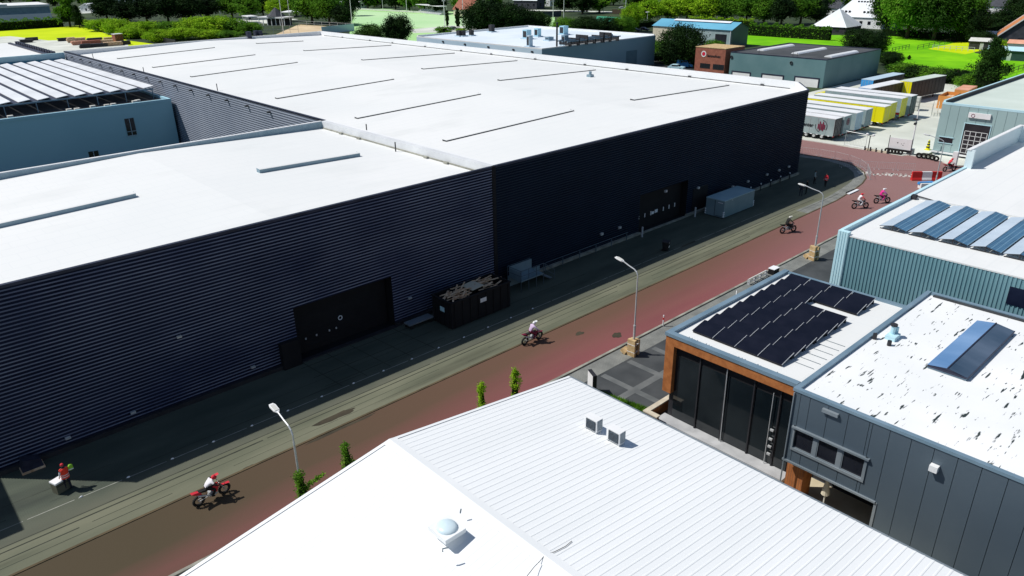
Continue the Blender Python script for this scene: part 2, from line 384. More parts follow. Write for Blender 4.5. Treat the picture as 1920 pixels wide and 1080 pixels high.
# ------------------------------------------------------------------ world, sun, camera
w = bpy.data.worlds.new('World'); S.world = w; w.use_nodes = True
N = w.node_tree.nodes; L = w.node_tree.links
sky = N.new('ShaderNodeTexSky'); sky.sky_type = 'NISHITA'; sky.sun_disc = False
SUN = Vector((-.69 * math.cos(R_(52)), .724 * math.cos(R_(52)), math.sin(R_(52))))
sky.sun_elevation = R_(52); sky.sun_rotation = math.atan2(SUN.x, SUN.y) % (2 * math.pi)
sky.air_density = 1.0; sky.dust_density = .6; sky.ozone_density = 1.5
bg = N['Background']; bg.inputs['Strength'].default_value = .08
L.new(sky.outputs['Color'], bg.inputs['Color'])
sl = bpy.data.lights.new('sun', 'SUN'); sl.energy = 4.2; sl.angle = R_(.5); sl.color = (1, .96, .90)
so = bpy.data.objects.new('sun', sl); COL.objects.link(so); so.location = SUN * 100
so.rotation_euler = (-SUN).to_track_quat('-Z', 'Y').to_euler()
cd = bpy.data.cameras.new('camera'); cam = bpy.data.objects.new('camera', cd); COL.objects.link(cam)
cd.sensor_width = 36; cd.lens = 36 * F / 1920; cd.clip_end = 6000; cd.clip_start = .3
Rm = Matrix((VA, VB, VU))            # world = Rm @ (x right, y down, z forward)
rc = Rm @ Matrix(((1, 0, 0), (0, -1, 0), (0, 0, -1)))
cam.matrix_world = Matrix.Translation((0, 0, CH)) @ rc.to_4x4()
S.camera = cam
S.view_settings.view_transform = 'Standard'; S.view_settings.look = 'None'; S.view_settings.exposure = .04; S.view_settings.gamma = 1
S.cycles.max_bounces = 6; S.cycles.use_denoising = True
# ------------------------------------------------------------------ ground, roads and paths
def sheet(name, poly, z, m):
    b = MB(); b.quad(*[(p[0], p[1], z) for p in poly]); return b.build(name, m, kind='structure')
def pxs(*pts): return [G(*p) for p in pts]
sheet('ground', [(-3000, -3000), (3500, -3000), (3500, 3500), (-3000, 3500)], 0, M['ground'])
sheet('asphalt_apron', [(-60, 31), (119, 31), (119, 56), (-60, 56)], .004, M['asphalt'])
sheet('parking_lot', [(26, -20), (119, -20), (119, 30.8), (26, 30.8)], .004, M['lot'])
curve = [(87, 37.1), (92.4, 37.6), (96.5, 38.2), (99.4, 39.0), (102, 40.4), (103.9, 42.1), (105.2, 44.0), (105.9, 46.3), (106.0, 48.6), (105.4, 51.6), (104.9, 58)]
road = [(-60, 36.9), (0, 36.8), (30, 36.9), (60, 36.9)] + curve + [(104.9, 190), (114.6, 190), (114.6, 56), (115, 46), (115.7, 40.5), (115.7, 36), (113.5, 33.4), (116, 31), (118.6, 20), (118.6, -20), (108, -20), (107.5, 24), (104.5, 30.2), (100, 31.5), (-60, 31.5)]
sheet('street', road, .010, M['road'])
sheet('truck_yard', [(114.75, 40.6), (118.9, 39.2), (119, 38.5), (190, 38.5), (190, 77.6), (128, 77.6), (114.75, 77.6)], .014, M['yard'])
sheet('forecourt', [(115.9, 36.2), (119.3, 38.2), (119.3, 10), (118.7, 10), (118.7, 20), (116.2, 31.2), (114, 33.4)], .018, M['yard'])
sheet('pavement', [(-60, 29.8), (107, 29.8), (104.3, 30.15), (100, 31.3), (-60, 31.3)], .012, M['paver'])
# kerbs: real steps beside the street
def kerbline(pts, wd, h, m):
    b = MB()
    for a, c in zip(pts, pts[1:]):
        a = Vector((a[0], a[1], 0)); c = Vector((c[0], c[1], 0)); d = (c - a).normalized(); n = Vector((-d.y, d.x, 0)) * wd / 2
        b.obox((a + c) / 2 + Vector((0, 0, h / 2)), (c - a) / 2, n, (0, 0, h / 2))
    return b.build('kerb', m, kind='structure')
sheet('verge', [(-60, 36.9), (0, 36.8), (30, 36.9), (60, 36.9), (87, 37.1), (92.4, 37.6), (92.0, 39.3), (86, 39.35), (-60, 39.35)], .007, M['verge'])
kerbline([(-60, 31.4), (100, 31.4), (104.5, 30.2), (107.4, 24)], .2, .12, M['kerb'])
kerbline([(-60, 36.98), (0, 36.9), (30, 37.0), (60, 37.0)] + [(c[0] - .05, c[1] + .1) for c in curve], .16, .05, M['dusty_kerb'])
kerbline([(114.7, 60), (114.7, 56), (115.1, 46), (115.8, 40.5), (115.8, 36.1), (113.6, 33.4)], .3, .14, M['offwhite'])
# a paler paved rim that follows the bend
rim = MB()
rimc = [(80, 37.2)] + curve
for i in range(len(rimc) - 1):
    a, c = Vector(rimc[i]), Vector(rimc[i + 1])
    def inn(k):
        p0 = Vector(rimc[max(k - 1, 0)]); p1 = Vector(rimc[min(k + 1, len(rimc) - 1)]); d = (p1 - p0).normalized(); return Vector(rimc[k]) + Vector((-d.y, d.x)) * 1.5
    e, f = inn(i + 1), inn(i)
    rim.quad((a.x, a.y, .008), (c.x, c.y, .008), (e.x, e.y, .008), (f.x, f.y, .008))
rim.build('pavement', M['paver'], kind='structure')
gl = MB()
for y, wd in ((38.35, .045), (39.0, .08), (39.42, .06), (37.75, .03), (41.7, .03), (43.0, .03)):
    x = -40.0
    while x < 74:
        l = random.uniform(6, 22) if y not in (39.0, 39.42) else random.uniform(20, 40)
        gl.quad((x, y - wd / 2, .0085), (x + l, y - wd / 2 + random.uniform(-.05, .05), .0085), (x + l, y + wd / 2, .0085), (x, y + wd / 2, .0085))
        x += l + random.uniform(.2, 5 if y not in (39.0, 39.42) else .6)
gl.build('gutter_line', M['gutter'], kind='structure')
el = MB()
for i in range(34):
    x = -8 + i * 2.5
    el.quad((x, 40.92, .009), (x + 2.3, 40.92, .009), (x + 2.3, 40.98, .009), (x, 40.98, .009))
el.build('edge_line', M['line'], kind='structure')
# concrete slab joints in front of the near loading door
jl = MB()
for y in (45.4, 43.6, 42.0): jl.box(20.5, 31, y - .03, y + .03, .0, .0095)
for k in range(5):
    x = 21.0 + k * 2.0
    jl.quad((x - .03, 46.1, .0097), (x + .03, 46.1, .0097), (x + .43, 41.2, .0097), (x + .37, 41.2, .0097))
jl.build('slab_joint', M['gutter'], kind='structure')
def blot(cx, cy, rx, ry, rot=0, n=18):
    b = MB(); ps = []
    for i in range(n):
        a = 2 * math.pi * i / n; k = random.uniform(.7, 1.15)
        x, y = math.cos(a) * rx * k, math.sin(a) * ry * k
        ps.append((cx + x * math.cos(rot) - y * math.sin(rot), cy + x * math.sin(rot) + y * math.cos(rot), .0165))
    b.quad(*ps); return b.build('damp_patch', M['mud'], kind='structure')
blot(18.9, 38.15, 1.9, .34); blot(18.6, 36.72, 3.2, .13)
blot(39.1, 35.1, .45, .25); blot(41.0, 32.9, .5, .4); blot(62, 40.9, 1.6, .12); blot(62, 37.0, .6, .1); blot(12.6, 37.0, .5, .12)
# raised white blocks across the junction
rb = MB()
for i in range(70):
    t = random.random(); s_ = random.uniform(-.75, .75)
    p = Vector((101.2, 41.0)).lerp(Vector((105.0, 34.4)), t) + Vector((.87, .5)) * s_
    rb.obox((p.x, p.y, .02), (.13, .07, 0), (-.06, .11, 0), (0, 0, .015))
rb.build('road_marking', M['offwhite'], kind='structure')
# markings of the parking bays beside the brick-framed building
pk = MB()
for k in range(9):
    x = 35.3 + k * 2.9
    pk.box(x, x + .5, 24.2, 29.6, .0, .009)
for y in (26.5,): pk.box(33.6, 60, y, y + .55, .0, .0095)
pk.build('bay_marking', mat('worn_paving_band', (.10, .11, .112), (.15, .16, .16), .8, .9), kind='structure')
sheet('terrace_paving', [(27.6, 6), (35.4, 6), (35.4, 14.9), (27.6, 14.9)], .012, mat('sunlit_beige_paving', (.5, .43, .29), (.62, .55, .4), .8, .9))  # paving colour raised to read as sunlit floor
# fields and far surfaces
sheet('sports_field', pxs((655, 66), (662, 14), (850, 22), (1040, 32), (1040, 66), (960, 78), (800, 82)), .02, M['pitch'])
sheet('sports_field', pxs((662, 44), (668, 20), (850, 30), (900, 34), (900, 54), (820, 54)), .03, M['pitch2'])
sheet('gravel_path', pxs((768, 55), (850, 48), (1000, 56), (1000, 66), (860, 60), (775, 62)), .04, M['yard'])
sheet('tennis_court', pxs((1120, 30), (1190, 34), (1190, 55), (1110, 48)), .02, mat('green_court', (.03, .25, .14), (.05, .32, .18), .1, .9))
sheet('sand_court', pxs((505, 70), (560, 46), (660, 52), (600, 66)), .02, M['sand'])
sheet('lawn', pxs((-60, 82), (-60, 60), (60, 53), (150, 48), (240, 76), (300, 84), (260, 110), (60, 100)), .02, M['grass2'])
sheet('lumber_yard', pxs((-60, 90), (-60, 72), (20, 68), (90, 76), (190, 74), (240, 84), (250, 110), (-60, 120)), .03, M['yard'])
sheet('meadow', pxs((1340, 66), (1500, 66), (1640, 66), (1780, 76), (1700, 104), (1662, 104), (1570, 92), (1400, 84)), .02, M['grass'])
sheet('meadow', pxs((1640, 100), (1665, 66), (1780, 76), (1830, 100), (1960, 112), (1960, 150), (1740, 150), (1690, 128)), .03, M['grass'])
sheet('meadow', pxs((1740, 92), (1800, 78), (1840, 77), (1840, 95), (1810, 102)), .04, M['grass2'])
sheet('car_park', pxs((1130, 60), (1230, 62), (1300, 120), (1300, 150), (1190, 140)), .02, M['lot'])
sheet('residential_street', pxs((140, 26), (215, 22), (215, 14), (140, 18)), .02, M['yard'])
sheet('residential_street', pxs((420, 40), (470, 30), (560, 36), (500, 44)), .02, M['yard'])
sheet('residential_street', pxs((900, 17), (1050, 19), (1250, 24), (1250, 26), (1050, 21), (900, 19)), .02, M['yard'])

# ------------------------------------------------------------------ the two big warehouses
XW, YW, TOP = 40.6, 46.5, 11.15
WX1, WY1 = 100.1, 181.0
CHX, CHY = 94.9, 50.6
zf1 = lambda x: 11.02 - abs(x - 70.3) * .0275
zf2 = lambda x: 10.98 - abs(x - 20.9) * .028
def door_wall(b, x0, x1, doors, y, z0, z1, pitch, depth, groove=1):
    xs = sorted(doors); cur = x0
    for (a, c, h) in xs:
        if a > cur: b.corr('x', cur, a, z0, z1, y, pitch, depth, groove=groove)
        b.corr('x', a, c, h, z1, y, pitch, depth, groove=groove); cur = c
    b.corr('x', cur, x1, z0, z1, y, pitch, depth, groove=groove)
def recess(b, a, c, y, h, d=.7):
    b.quad((a, y, 0.02), (a, y + d, 0.02), (a, y + d, h), (a, y, h)); b.quad((c, y, 0.02), (c, y, h), (c, y + d, h), (c, y + d, 0.02))
    b.quad((a, y, h), (a, y + d, h), (c, y + d, h), (c, y, h)); b.quad((a, y, .03), (c, y, .03), (c, y + d, .03), (a, y + d, .03))
def skylights(parent, segs, zf, width, h, side):
    for (p0, p1) in segs:
        a = onroof(*p0, zf); c = onroof(*p1, zf); y = (a.y + c.y) / 2
        n = 6; b = MB(); t = MB()
        xs = [a.x + (c.x - a.x) * i / n for i in range(n + 1)]
        for i in range(n):
            x0, x1 = xs[i], xs[i + 1]; z0, z1 = zf(x0), zf(x1)
            b.quad((x0, y, z0), (x1, y, z1), (x1, y, z1 + h), (x0, y, z0 + h)); b.quad((x0, y + width, z0), (x0, y + width, z0 + h), (x1, y + width, z1 + h), (x1, y + width, z1))
            pr = [(0, 0), (.18, .05), (.5, .07), (.82, .05), (1, 0)]
            for (u, e), (v, g) in zip(pr, pr[1:]):
                t.quad((x0, y + u * width, z0 + h + e * .6), (x1, y + u * width, z1 + h + e * .6), (x1, y + v * width, z1 + h + g * .6), (x0, y + v * width, z0 + h + g * .6))
        for x in (xs[0], xs[-1]): b.quad((x, y, zf(x)), (x, y + width, zf(x)), (x, y + width, zf(x) + h + .06), (x, y, zf(x) + h + .03))
        s = t.build('skylight', M['roof'], parent); b.build('upstand', side, s)
def masts(parent, pts, zf):
    for (px, py, h) in pts:
        p = onroof(px, py, zf); MB().tube([(p.x, p.y, p.z), (p.x, p.y, p.z + h)], .06, 6).build('vent_pipe', M['dark'], parent)

t = thing('warehouse', 'vast white flat-roofed warehouse with dark navy walls, the largest building in view', 'warehouse', (XW, YW, 0), world=True)
b = MB(); D2 = (60.75, 69.3, 4.25)
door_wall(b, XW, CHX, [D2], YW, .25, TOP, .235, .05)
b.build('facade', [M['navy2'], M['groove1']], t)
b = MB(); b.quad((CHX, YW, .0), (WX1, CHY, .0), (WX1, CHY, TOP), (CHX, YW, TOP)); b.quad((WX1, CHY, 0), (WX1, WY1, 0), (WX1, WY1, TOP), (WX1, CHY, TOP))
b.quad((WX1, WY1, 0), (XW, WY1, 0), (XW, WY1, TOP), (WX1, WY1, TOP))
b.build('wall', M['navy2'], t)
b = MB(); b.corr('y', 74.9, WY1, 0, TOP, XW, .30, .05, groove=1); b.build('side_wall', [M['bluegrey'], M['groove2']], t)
b = MB(); b.quad((XW + .3, YW + .25, zf1(XW)), (70.3, YW + .25, zf1(70.3)), (70.3, WY1 - .3, zf1(70.3)), (XW + .3, WY1 - .3, zf1(XW)))
b.quad((70.3, YW + .25, zf1(70.3)), (CHX, YW + .25, zf1(CHX)), (WX1 - .3, CHY + .15, zf1(WX1)), (WX1 - .3, WY1 - .3, zf1(WX1)), (70.3, WY1 - .3, zf1(70.3)))
b.build('roof', M['roof'], t)
b = MB(); b.box(XW - .02, CHX, YW - .07, YW + .22, TOP - .16, TOP + .03); b.box(XW - .05, XW + .26, 74.9, WY1, TOP - .12, TOP + .04)
b.prism([(CHX, YW - .07), (WX1 + .05, CHY - .07), (WX1 + .05, CHY + .2), (CHX, YW + .22)], TOP - .12, TOP + .03)
b.build('coping', M['coping_dark'], t)
b = MB(); b.box(WX1 - .4, WX1, CHY + .25, WY1, 9.9, TOP + .06); b.box(XW + .3, WX1 - .4, WY1 - .4, WY1, 9.9, TOP + .04); b.box(XW + .26, XW + .4, 74.9, WY1 - .4, 9.9, TOP - .02)
b.box(XW + .06, XW + .4, YW + .25, 74.9, 9.8, TOP + .02)
b.prism([(CHX - .2, YW + .22), (CHX, YW + .22), (WX1, CHY + .2), (WX1 - .4, CHY + .25)], 9.9, TOP + .05)
b.build('parapet', M['parapet'], t)
b = MB()
for i in range(11):
    y = CHY + 5 + i * 11.3 + (i % 3); b.box(WX1 - .55, WX1 - .45, y, y + .5, zf1(WX1) - .05, zf1(WX1) + .26)
b.box(WX1 - .45, WX1 - .405, CHY + 1, WY1 - 2, zf1(WX1), zf1(WX1) + .10)
b.build('roof_drain', M['sky_side'], t)
SEG1 = [((833, 265), (1080, 209)), ((1194, 189.5), (1362, 160)), ((666, 222), (906, 178)), ((944, 152.5), (1111, 131)), ((515, 184.5), (744, 150)), ((800, 131), (964, 113.5)), ((686, 114), (847, 99.5)),
        ((575, 96.2), (730, 85)), ((485, 82.5), (566, 77)), ((354, 143.5), (564, 118.5)), ((283, 126), (484, 104)), ((217, 109.5), (408, 90.5))]
skylights(t, SEG1, zf1, .6, .11, M['sky_side'])
masts(t, [(688, 250, 1.0), (408, 170, 1.0), (270, 136, .9), (175, 109, .9), (1248, 138, 1.0), (960, 106, .9), (742, 79, .9), (783, 85, .9)], zf1)
b = MB()
for px, py in ((480, 71), (487, 71), (466, 73)):
    p = onroof(px, py, zf1); b.box(p.x, p.x + .9, p.y, p.y + 1.2, p.z, p.z + 1.6)
b.build('roof_fan', M['coping_dark'], t)
p = onroof(1107, 145, zf1); b = MB(); b.box(p.x, p.x + .8, p.y, p.y + .8, p.z - .02, p.z + .35); b.tube([(p.x + .4, p.y + .4, p.z + .3), (p.x + .4, p.y + .4, p.z + .8)], .22, 10); b.build('roof_vent', M['sky_side2'], t)
b = MB(); recess(b, D2[0], D2[1], YW, D2[2], .9); b.build('door_recess', M['black'], t)
b = MB(); b.box(D2[0] + .1, D2[1] - .1, YW + .75, YW + .8, .05, D2[2] - .05); dd = b.build('loading_door', M['black'], t)
b = MB()
for i in range(6): b.box(61.6 + i * 1.05 + (1.2 if i > 2 else 0), 61.72 + i * 1.05 + (1.2 if i > 2 else 0), YW + .70, YW + .745, 1.25, 1.7)
b.box(63.9, 64.3, YW + .70, YW + .745, 1.3, 1.6); b.box(64.45, 64.95, YW + .70, YW + .745, 1.35, 1.7)
b.build('door_window', M['refl'], dd)
b = MB(); b.box(70.4, 73.3, YW - .09, YW - .06, .3, 3.0); b.build('side_door', M['black'], t)
b = MB()
for x in (65, 71.2, 78.6, 82, 86.5, 89.5, 92, 57.4, 54.6): b.obox((x, YW - .18, 3.9 if x in (65,) else (3.0 if x == 71.2 else 1.6)), (.16, 0, 0), (0, .1, 0), (0, 0, .12))
b.build('wall_lamp', M['galv'], t)
b = MB()
for (x0, x1) in ((XW, D2[0]), (D2[1], CHX)): b.box(x0, x1, YW - .32, YW + .05, 0, .26)
b.box(D2[0], D2[1], YW - .35, YW, 0, .09); b.build('plinth', M['kerb'], t)
# seam column between the two buildings
b = MB(); b.box(XW - .35, XW + .02, YW - .10, YW + .1, 0, TOP + .02); b.build('downpipe', M['black'], t)
b = MB()
for k in range(16):
    y = 88 + k * 6.2; b.obox((XW - .25, y, 10.45), (.2, 0, 0), (0, .16, 0), (0, 0, .1))
b.build('wall_spout', M['sky_side'], t)

t = thing('warehouse', 'lower front warehouse with a striped navy wall and two blue-grey skylights on its roof', 'warehouse', (1.3, YW, 0), world=True)
X0, YB = 1.3, 74.8
b = MB(); D1 = (21.0, 29.45, 4.3)
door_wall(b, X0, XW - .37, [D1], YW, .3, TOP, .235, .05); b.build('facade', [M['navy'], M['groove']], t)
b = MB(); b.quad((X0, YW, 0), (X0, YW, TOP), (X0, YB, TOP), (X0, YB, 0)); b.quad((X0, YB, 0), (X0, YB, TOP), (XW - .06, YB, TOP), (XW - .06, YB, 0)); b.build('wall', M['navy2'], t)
b = MB()
b.quad((X0 + .25, YW + .2, zf2(X0)), (20.9, YW + .2, zf2(20.9)), (20.9, YB - .3, zf2(20.9)), (X0 + .25, YB - .3, zf2(X0)))
b.quad((20.9, YW + .2, zf2(20.9)), (XW - .5, YW + .2, zf2(XW)), (XW - .5, YB - .3, zf2(XW)), (20.9, YB - .3, zf2(20.9))); b.build('roof', M['roof'], t)
b = MB(); b.box(X0, XW - .4, YW - .07, YW + .2, TOP - .16, TOP + .02); b.build('coping', M['coping_dark'], t)
b = MB(); b.box(X0, XW - .5, YB - .3, YB + .02, 10.2, TOP - .04); b.box(X0, X0 + .25, YW + .2, YB - .3, 10.2, TOP); b.build('parapet', M['sky_side2'], t)
b = MB(); b.box(X0, XW - .42, YB - .2, YB + .12, TOP - .04, TOP + .05); b.build('parapet_cap', M['white'], t)
b = MB(); b.box(XW - .5, XW + .03, YW + .2, YB, 10.0, TOP + .01); b.build('flashing', mat('pale_flashing', (.60, .62, .64), (.72, .74, .75), .4, .6), t)
b = MB(); b.box(XW - .62, XW - .5, YW + .4, YB - .5, zf2(XW) - .05, zf2(XW) + .12)
for y in (52, 55, 66.5, 70): b.box(XW - .85, XW - .62, y, y + .5, zf2(XW) - .05, zf2(XW) + .2)
b.build('roof_drain', M['kerb'], t)
skylights(t, [((488, 325), (675, 293)), ((-330, 500), (258, 371))], zf2, .6, .30, M['sky_side2'])
masts(t, [(742, 284, .9)], zf2)
b = MB(); recess(b, D1[0], D1[1], YW, D1[2], 1.0); b.build('door_recess', M['black'], t)
b = MB(); b.box(D1[0] + .1, D1[1] - .1, YW + .85, YW + .9, .05, D1[2] - .05)
for i in range(9): b.box(D1[0] + .1, D1[1] - .1, YW + .84, YW + .85, .4 + i * .43, .42 + i * .43)
dd = b.build('loading_door', M['black'], t)
b = MB(); b.ring((25.1, YW + .82, 1.9), (1, 0, 0), (0, 0, 1), .16, .035, 18, 6); b.build('door_emblem', M['refl'], dd)
b = MB()
for x in (22.0, 22.9, 24.0, 24.6): b.box(x, x + .12, YW + .80, YW + .84, 1.1, 1.25)
b.build('door_window', M['flash'], dd)
b = MB(); b.box(19.5, 20.9, YW - .55, YW - .08, .02, 2.1); b.build('meter_cabinet', M['black'], t)
b = MB()
for x, z in ((17.4, 1.0), (31.0, 2.0), (13, 5), (9.3, .9), (5.5, .8)): b.obox((x, YW - .16, z), (.15, 0, 0), (0, .08, 0), (0, 0, .07))
b.build('wall_lamp', M['galv'], t)
b = MB(); b.box(X0, D1[0] - 1.5, YW - .3, YW + .05, 0, .3); b.box(D1[1], XW - .4, YW - .3, YW + .05, 0, .3); b.box(D1[0] - 1.5, D1[1], YW - .4, YW, 0, .1); b.build('plinth', M['dark'], t)

t = thing('warehouse', 'navy warehouse beyond the sunlit gap at the near end of the street', 'warehouse', (-45, YW, 0), world=True)
b = MB(); b.corr('x', -45, -4.3, 0, TOP, YW, .235, .05); b.build('facade', M['navy'], t)
b = MB(); b.quad((-4.3, YW, 0), (-4.3, YB, 0), (-4.3, YB, TOP), (-4.3, YW, TOP)); b.quad((-45, YB, 0), (-45, YB, TOP), (-4.3, YB, TOP), (-4.3, YB, 0)); b.quad((-45, YW, 0), (-45, YW, TOP), (-45, YB, TOP), (-45, YB, 0)); b.build('wall', M['navy2'], t)
b = MB(); b.box(-45, -4.3, YW + .05, YB, TOP - .3, TOP); b.build('roof', M['roof'], t)

# ------------------------------------------------------------------ blue-walled building with the raised solar rows (behind the front warehouse)
t = thing('factory', 'pale blue factory with long sloped rows of solar sheets coloured glare-white on its roof', 'factory', (-12, 121, 0), world=True)
b = MB(); b.box(-12, 40.1, 121, 179.5, 0, 8.0); b.build('wall', M['lblue'], t)
b = MB(); b.box(-12, 40.1, 120.9, 121.3, 8.0, 8.4); b.box(39.7, 40.1, 121.3, 179.5, 8.0, 8.4); b.build('parapet', M['lblue'], t)
b = MB(); b.quad((-12, 121.3, 8.03), (39.7, 121.3, 8.03), (39.7, 179.5, 8.03), (-12, 179.5, 8.03)); b.build('roof', M['greyroof'], t)
b = MB(); b.box(-10, 39.2, 125.2, 125.45, 9.4, 9.6)
for k in range(13): b.tube([(-9 + k * 4, 125.3, 8.0), (-9 + k * 4, 125.3, 9.45)], .07, 6)
b.build('solar_beam', M['coping_blue'], t)
for k in range(18):
    x = 39.6 - k * 2.42
    b = MB(); y1 = 190 if k < 1 else 186 - k * .1
    y1 = 178.5
    b.obox((x - 1.0, (125.4 + y1) / 2, 9.82), (.76, 0, .10), (0, (y1 - 125.4) / 2, 0), (0, 0, .04)); b.build('solar_row', M['pvglare'], t)
    b = MB(); b.box(x - 2.35, x - 1.66, 125.5, y1, 9.5, 9.62); b.build('row_gap_strip', M['coping_dark'], t)  # dark strip added in each gap so the row gaps read dark
for x0, x1, z0, z1 in ((32.9, 34.2, 3.8, 6.3), (27.1, 28.4, .9, 2.35)):
    b = MB(); b.box(x0, x1, 120.93, 121.05, z0, z1); ww = b.build('window', M['winglass'], t)
    b = MB(); b.box(x0 - .1, x1 + .1, 120.86, 120.92, z0 - .12, z0); b.box((x0 + x1) / 2 - .04, (x0 + x1) / 2 + .04, 120.88, 120.92, z0, z1); b.box(x0, x1, 120.88, 120.92, z0 + .55, z0 + .62); b.build('frame', M['lblue2'], ww)
b = MB()
for px, py in ((127, 193), (174, 190), (200, 195), (213, 194), (253, 184), (262, 190), (141, 190), (18, 208)):
    p = AtY(px, py, 123); b.obox((p.x, 122.5 + random.uniform(0, 1.5), 8.2), (.35, 0, 0), (0, .3, 0), (0, 0, .15))
b.build('roof_vent', M['offwhite'], t)

t = thing('factory', 'white-roofed hall with blue front edge behind the glare-white solar rows', 'factory', (-30, 180, 0), world=True)
b = MB(); b.box(-30, 40.3, 180, 225, 0, 10.0); b.build('wall', M['blueroof'], t)
b = MB(); b.box(-30, 40.35, 179.9, 180.3, 10.0, 11.0); b.build('parapet', M['tealtrim'], t)
b = MB(); b.quad((-30, 180.3, 10.2), (40.3, 180.3, 10.2), (40.3, 225, 10.2), (-30, 225, 10.2)); b.build('roof', M['roof'], t)
b = MB()
for k in range(16): b.box(39.2, 39.9, 185 + k * 2.2, 186.2 + k * 2.2, 10.2, 10.9)
b.box(38.2, 38.8, 184, 222, 10.2, 10.5); b.build('cooler_row', M['coping_dark'], t)
# ------------------------------------------------------------------ near white gabled hall
t = thing('hall', 'near white hall with a ribbed metal gable roof filling the bottom of the view', 'hall', (15, 25, 0), world=True)
RX, RZ, EX0, EX1, EZ0, EZ1, GY, BY = 15.0, 6.89, 2.9, 27.06, 5.0, 5.31, 25.0, -14.0
b = MB()
b.quad((EX0 + .3, GY - .25, 0), (EX1 - .3, GY - .25, 0), (EX1 - .3, GY - .25, EZ1 - .1), (RX, GY - .25, RZ - .2), (EX0 + .3, GY - .25, EZ0 - .1))
b.quad((EX0 + .3, BY + .2, 0), (EX0 + .3, BY + .2, EZ0 - .1), (RX, BY + .2, RZ - .2), (EX1 - .3, BY + .2, EZ1 - .1), (EX1 - .3, BY + .2, 0))
b.quad((EX1 - .3, BY, 0), (EX1 - .3, GY - .25, 0), (EX1 - .3, GY - .25, EZ1 - .1), (EX1 - .3, BY, EZ1 - .1)); b.quad((EX0 + .3, BY, 0), (EX0 + .3, BY, EZ0 - .1), (EX0 + .3, GY - .25, EZ0 - .1), (EX0 + .3, GY - .25, 0))
b.build('wall', M['offwhite'], t)
def ribroof(x0, z0, x1, z1, ya, yb, pitch, h, name):
    b = MB(); n = int((yb - ya) / pitch); p = (yb - ya) / n; pr = []
    for i in range(n):
        y = ya + i * p; pr += [(y, 0), (y + p * .72, 0), (y + p * .78, h), (y + p * .94, h)]
    pr.append((yb, 0)); m = len(pr)
    vs = [(x0, y, z0 + o) for y, o in pr] + [(x1, y, z1 + o) for y, o in pr]
    b.add(vs, [(i, m + i, m + i + 1, i + 1) for i in range(m - 1)])
    return b.build(name, M['hallroof'], t)
M['hallroof'] = mat('white_sheet_roof', (.77, .795, .80), (.82, .84, .845), .3, .6, stretch=(.2, 1, 1))
ribroof(RX, RZ, EX1, EZ1, BY, GY, .34, .013, 'roof'); ribroof(RX, RZ, EX0, EZ0, BY, GY, .34, .006, 'roof')
b = MB(); b.quad((RX - .35, BY, RZ - .01), (RX, BY, RZ + .07), (RX, GY, RZ + .07), (RX - .35, GY, RZ - .01)); b.quad((RX, BY, RZ + .07), (RX + .35, BY, RZ + .0), (RX + .35, GY, RZ + .0), (RX, GY, RZ + .07)); b.build('ridge_cap', M['hallroof'], t)
b = MB()
for (x0, z0, x1, z1) in ((RX, RZ, EX1, EZ1), (RX, RZ, EX0, EZ0)):
    b.quad((x0, GY + .04, z0 + .028), (x1, GY + .04, z1 + .028), (x1, GY + .04, z1 - .22), (x0, GY + .04, z0 - .22)); b.quad((x0, GY - .14, z0 + .03), (x1, GY - .14, z1 + .03), (x1, GY + .04, z1 + .028), (x0, GY + .04, z0 + .028))
b.build('verge', M['hallroof'], t)
b = MB(); b.box(EX1 - .02, EX1 + .14, BY, GY, EZ1 - .16, EZ1 - .02); b.build('gutter', M['trimgrey'], t)
zh = lambda x: RZ - (x - RX) * (RZ - EZ1) / (EX1 - RX)
# lighting cable that runs over the sheets
pts = [onroof(px, py, zh) for px, py in ((1072, 1016), (1060, 1026), (1040, 1036), (1022, 1042), (1012, 1054), (1002, 1064), (988, 1082))]
MB().tube([(p.x, p.y, p.z + .04) for p in pts], .013, 6).build('lightning_cable', M['dark'], t)
def cond(px, py, label):
    p = onroof(px, py, zh)
    u = thing('air_conditioner', label, 'air conditioner', (p.x, p.y, p.z + .02), 0, 'condensers on the near hall roof')
    b = MB(); b.box(-.22, .22, -.4, .4, .1, .74); b.build('casing', M['white'], u)
    b = MB(); b.box(-.245, -.225, -.34, .26, .15, .68)
    g = b.build('fan_grille', M['dark'], u); b = MB()
    for k in range(9): b.box(-.26, -.247, -.34, .26, .18 + k * .06, .195 + k * .06)
    b.ring((-.255, -.04, .42), (0, 1, 0), (0, 0, 1), .24, .012, 18, 4); b.build('slat', M['panelgrey'], g)
    b = MB(); b.box(-.15, .2, -.425, -.405, .15, .7); b.build('service_cover', M['trimgrey'], u)
    b = MB(); b.box(-.2, .2, -.38, -.3, -.06, .1); b.box(-.2, .2, .3, .38, -.06, .1); b.build('foot', M['galv'], u)
    return u
cond(1112, 806, 'white condenser box with dark grille, the one nearer the street'); cond(1154, 829, 'white condenser box with dark grille, the one farther from the street')
p = onroof(838, 990, zh); zc = RZ
u = thing('roof_dome', 'milky plastic dome tinted shade-blue, with white kerb near the ridge of the white hall', 'roof dome', (p.x, p.y, zh(p.x)), 0)
b = MB(); b.box(-.5, .5, -.55, .55, -.15, .04); b.build('kerb', M['hallroof'], u)
b = MB(); b.ball((0, 0, .04), (.42, .46, .17), 16, 8); b.build('dome', M['cableblue'], u, smooth=True)
b = MB(); b.tube([(-.9, -.9, .02), (-.9, -.9, .16), (-.7, -1.0, .16)], .03, 6); b.tube([(.9, .3, 0), (.95, .3, .18)], .03, 6); b.build('bracket', M['trimgrey'], u)

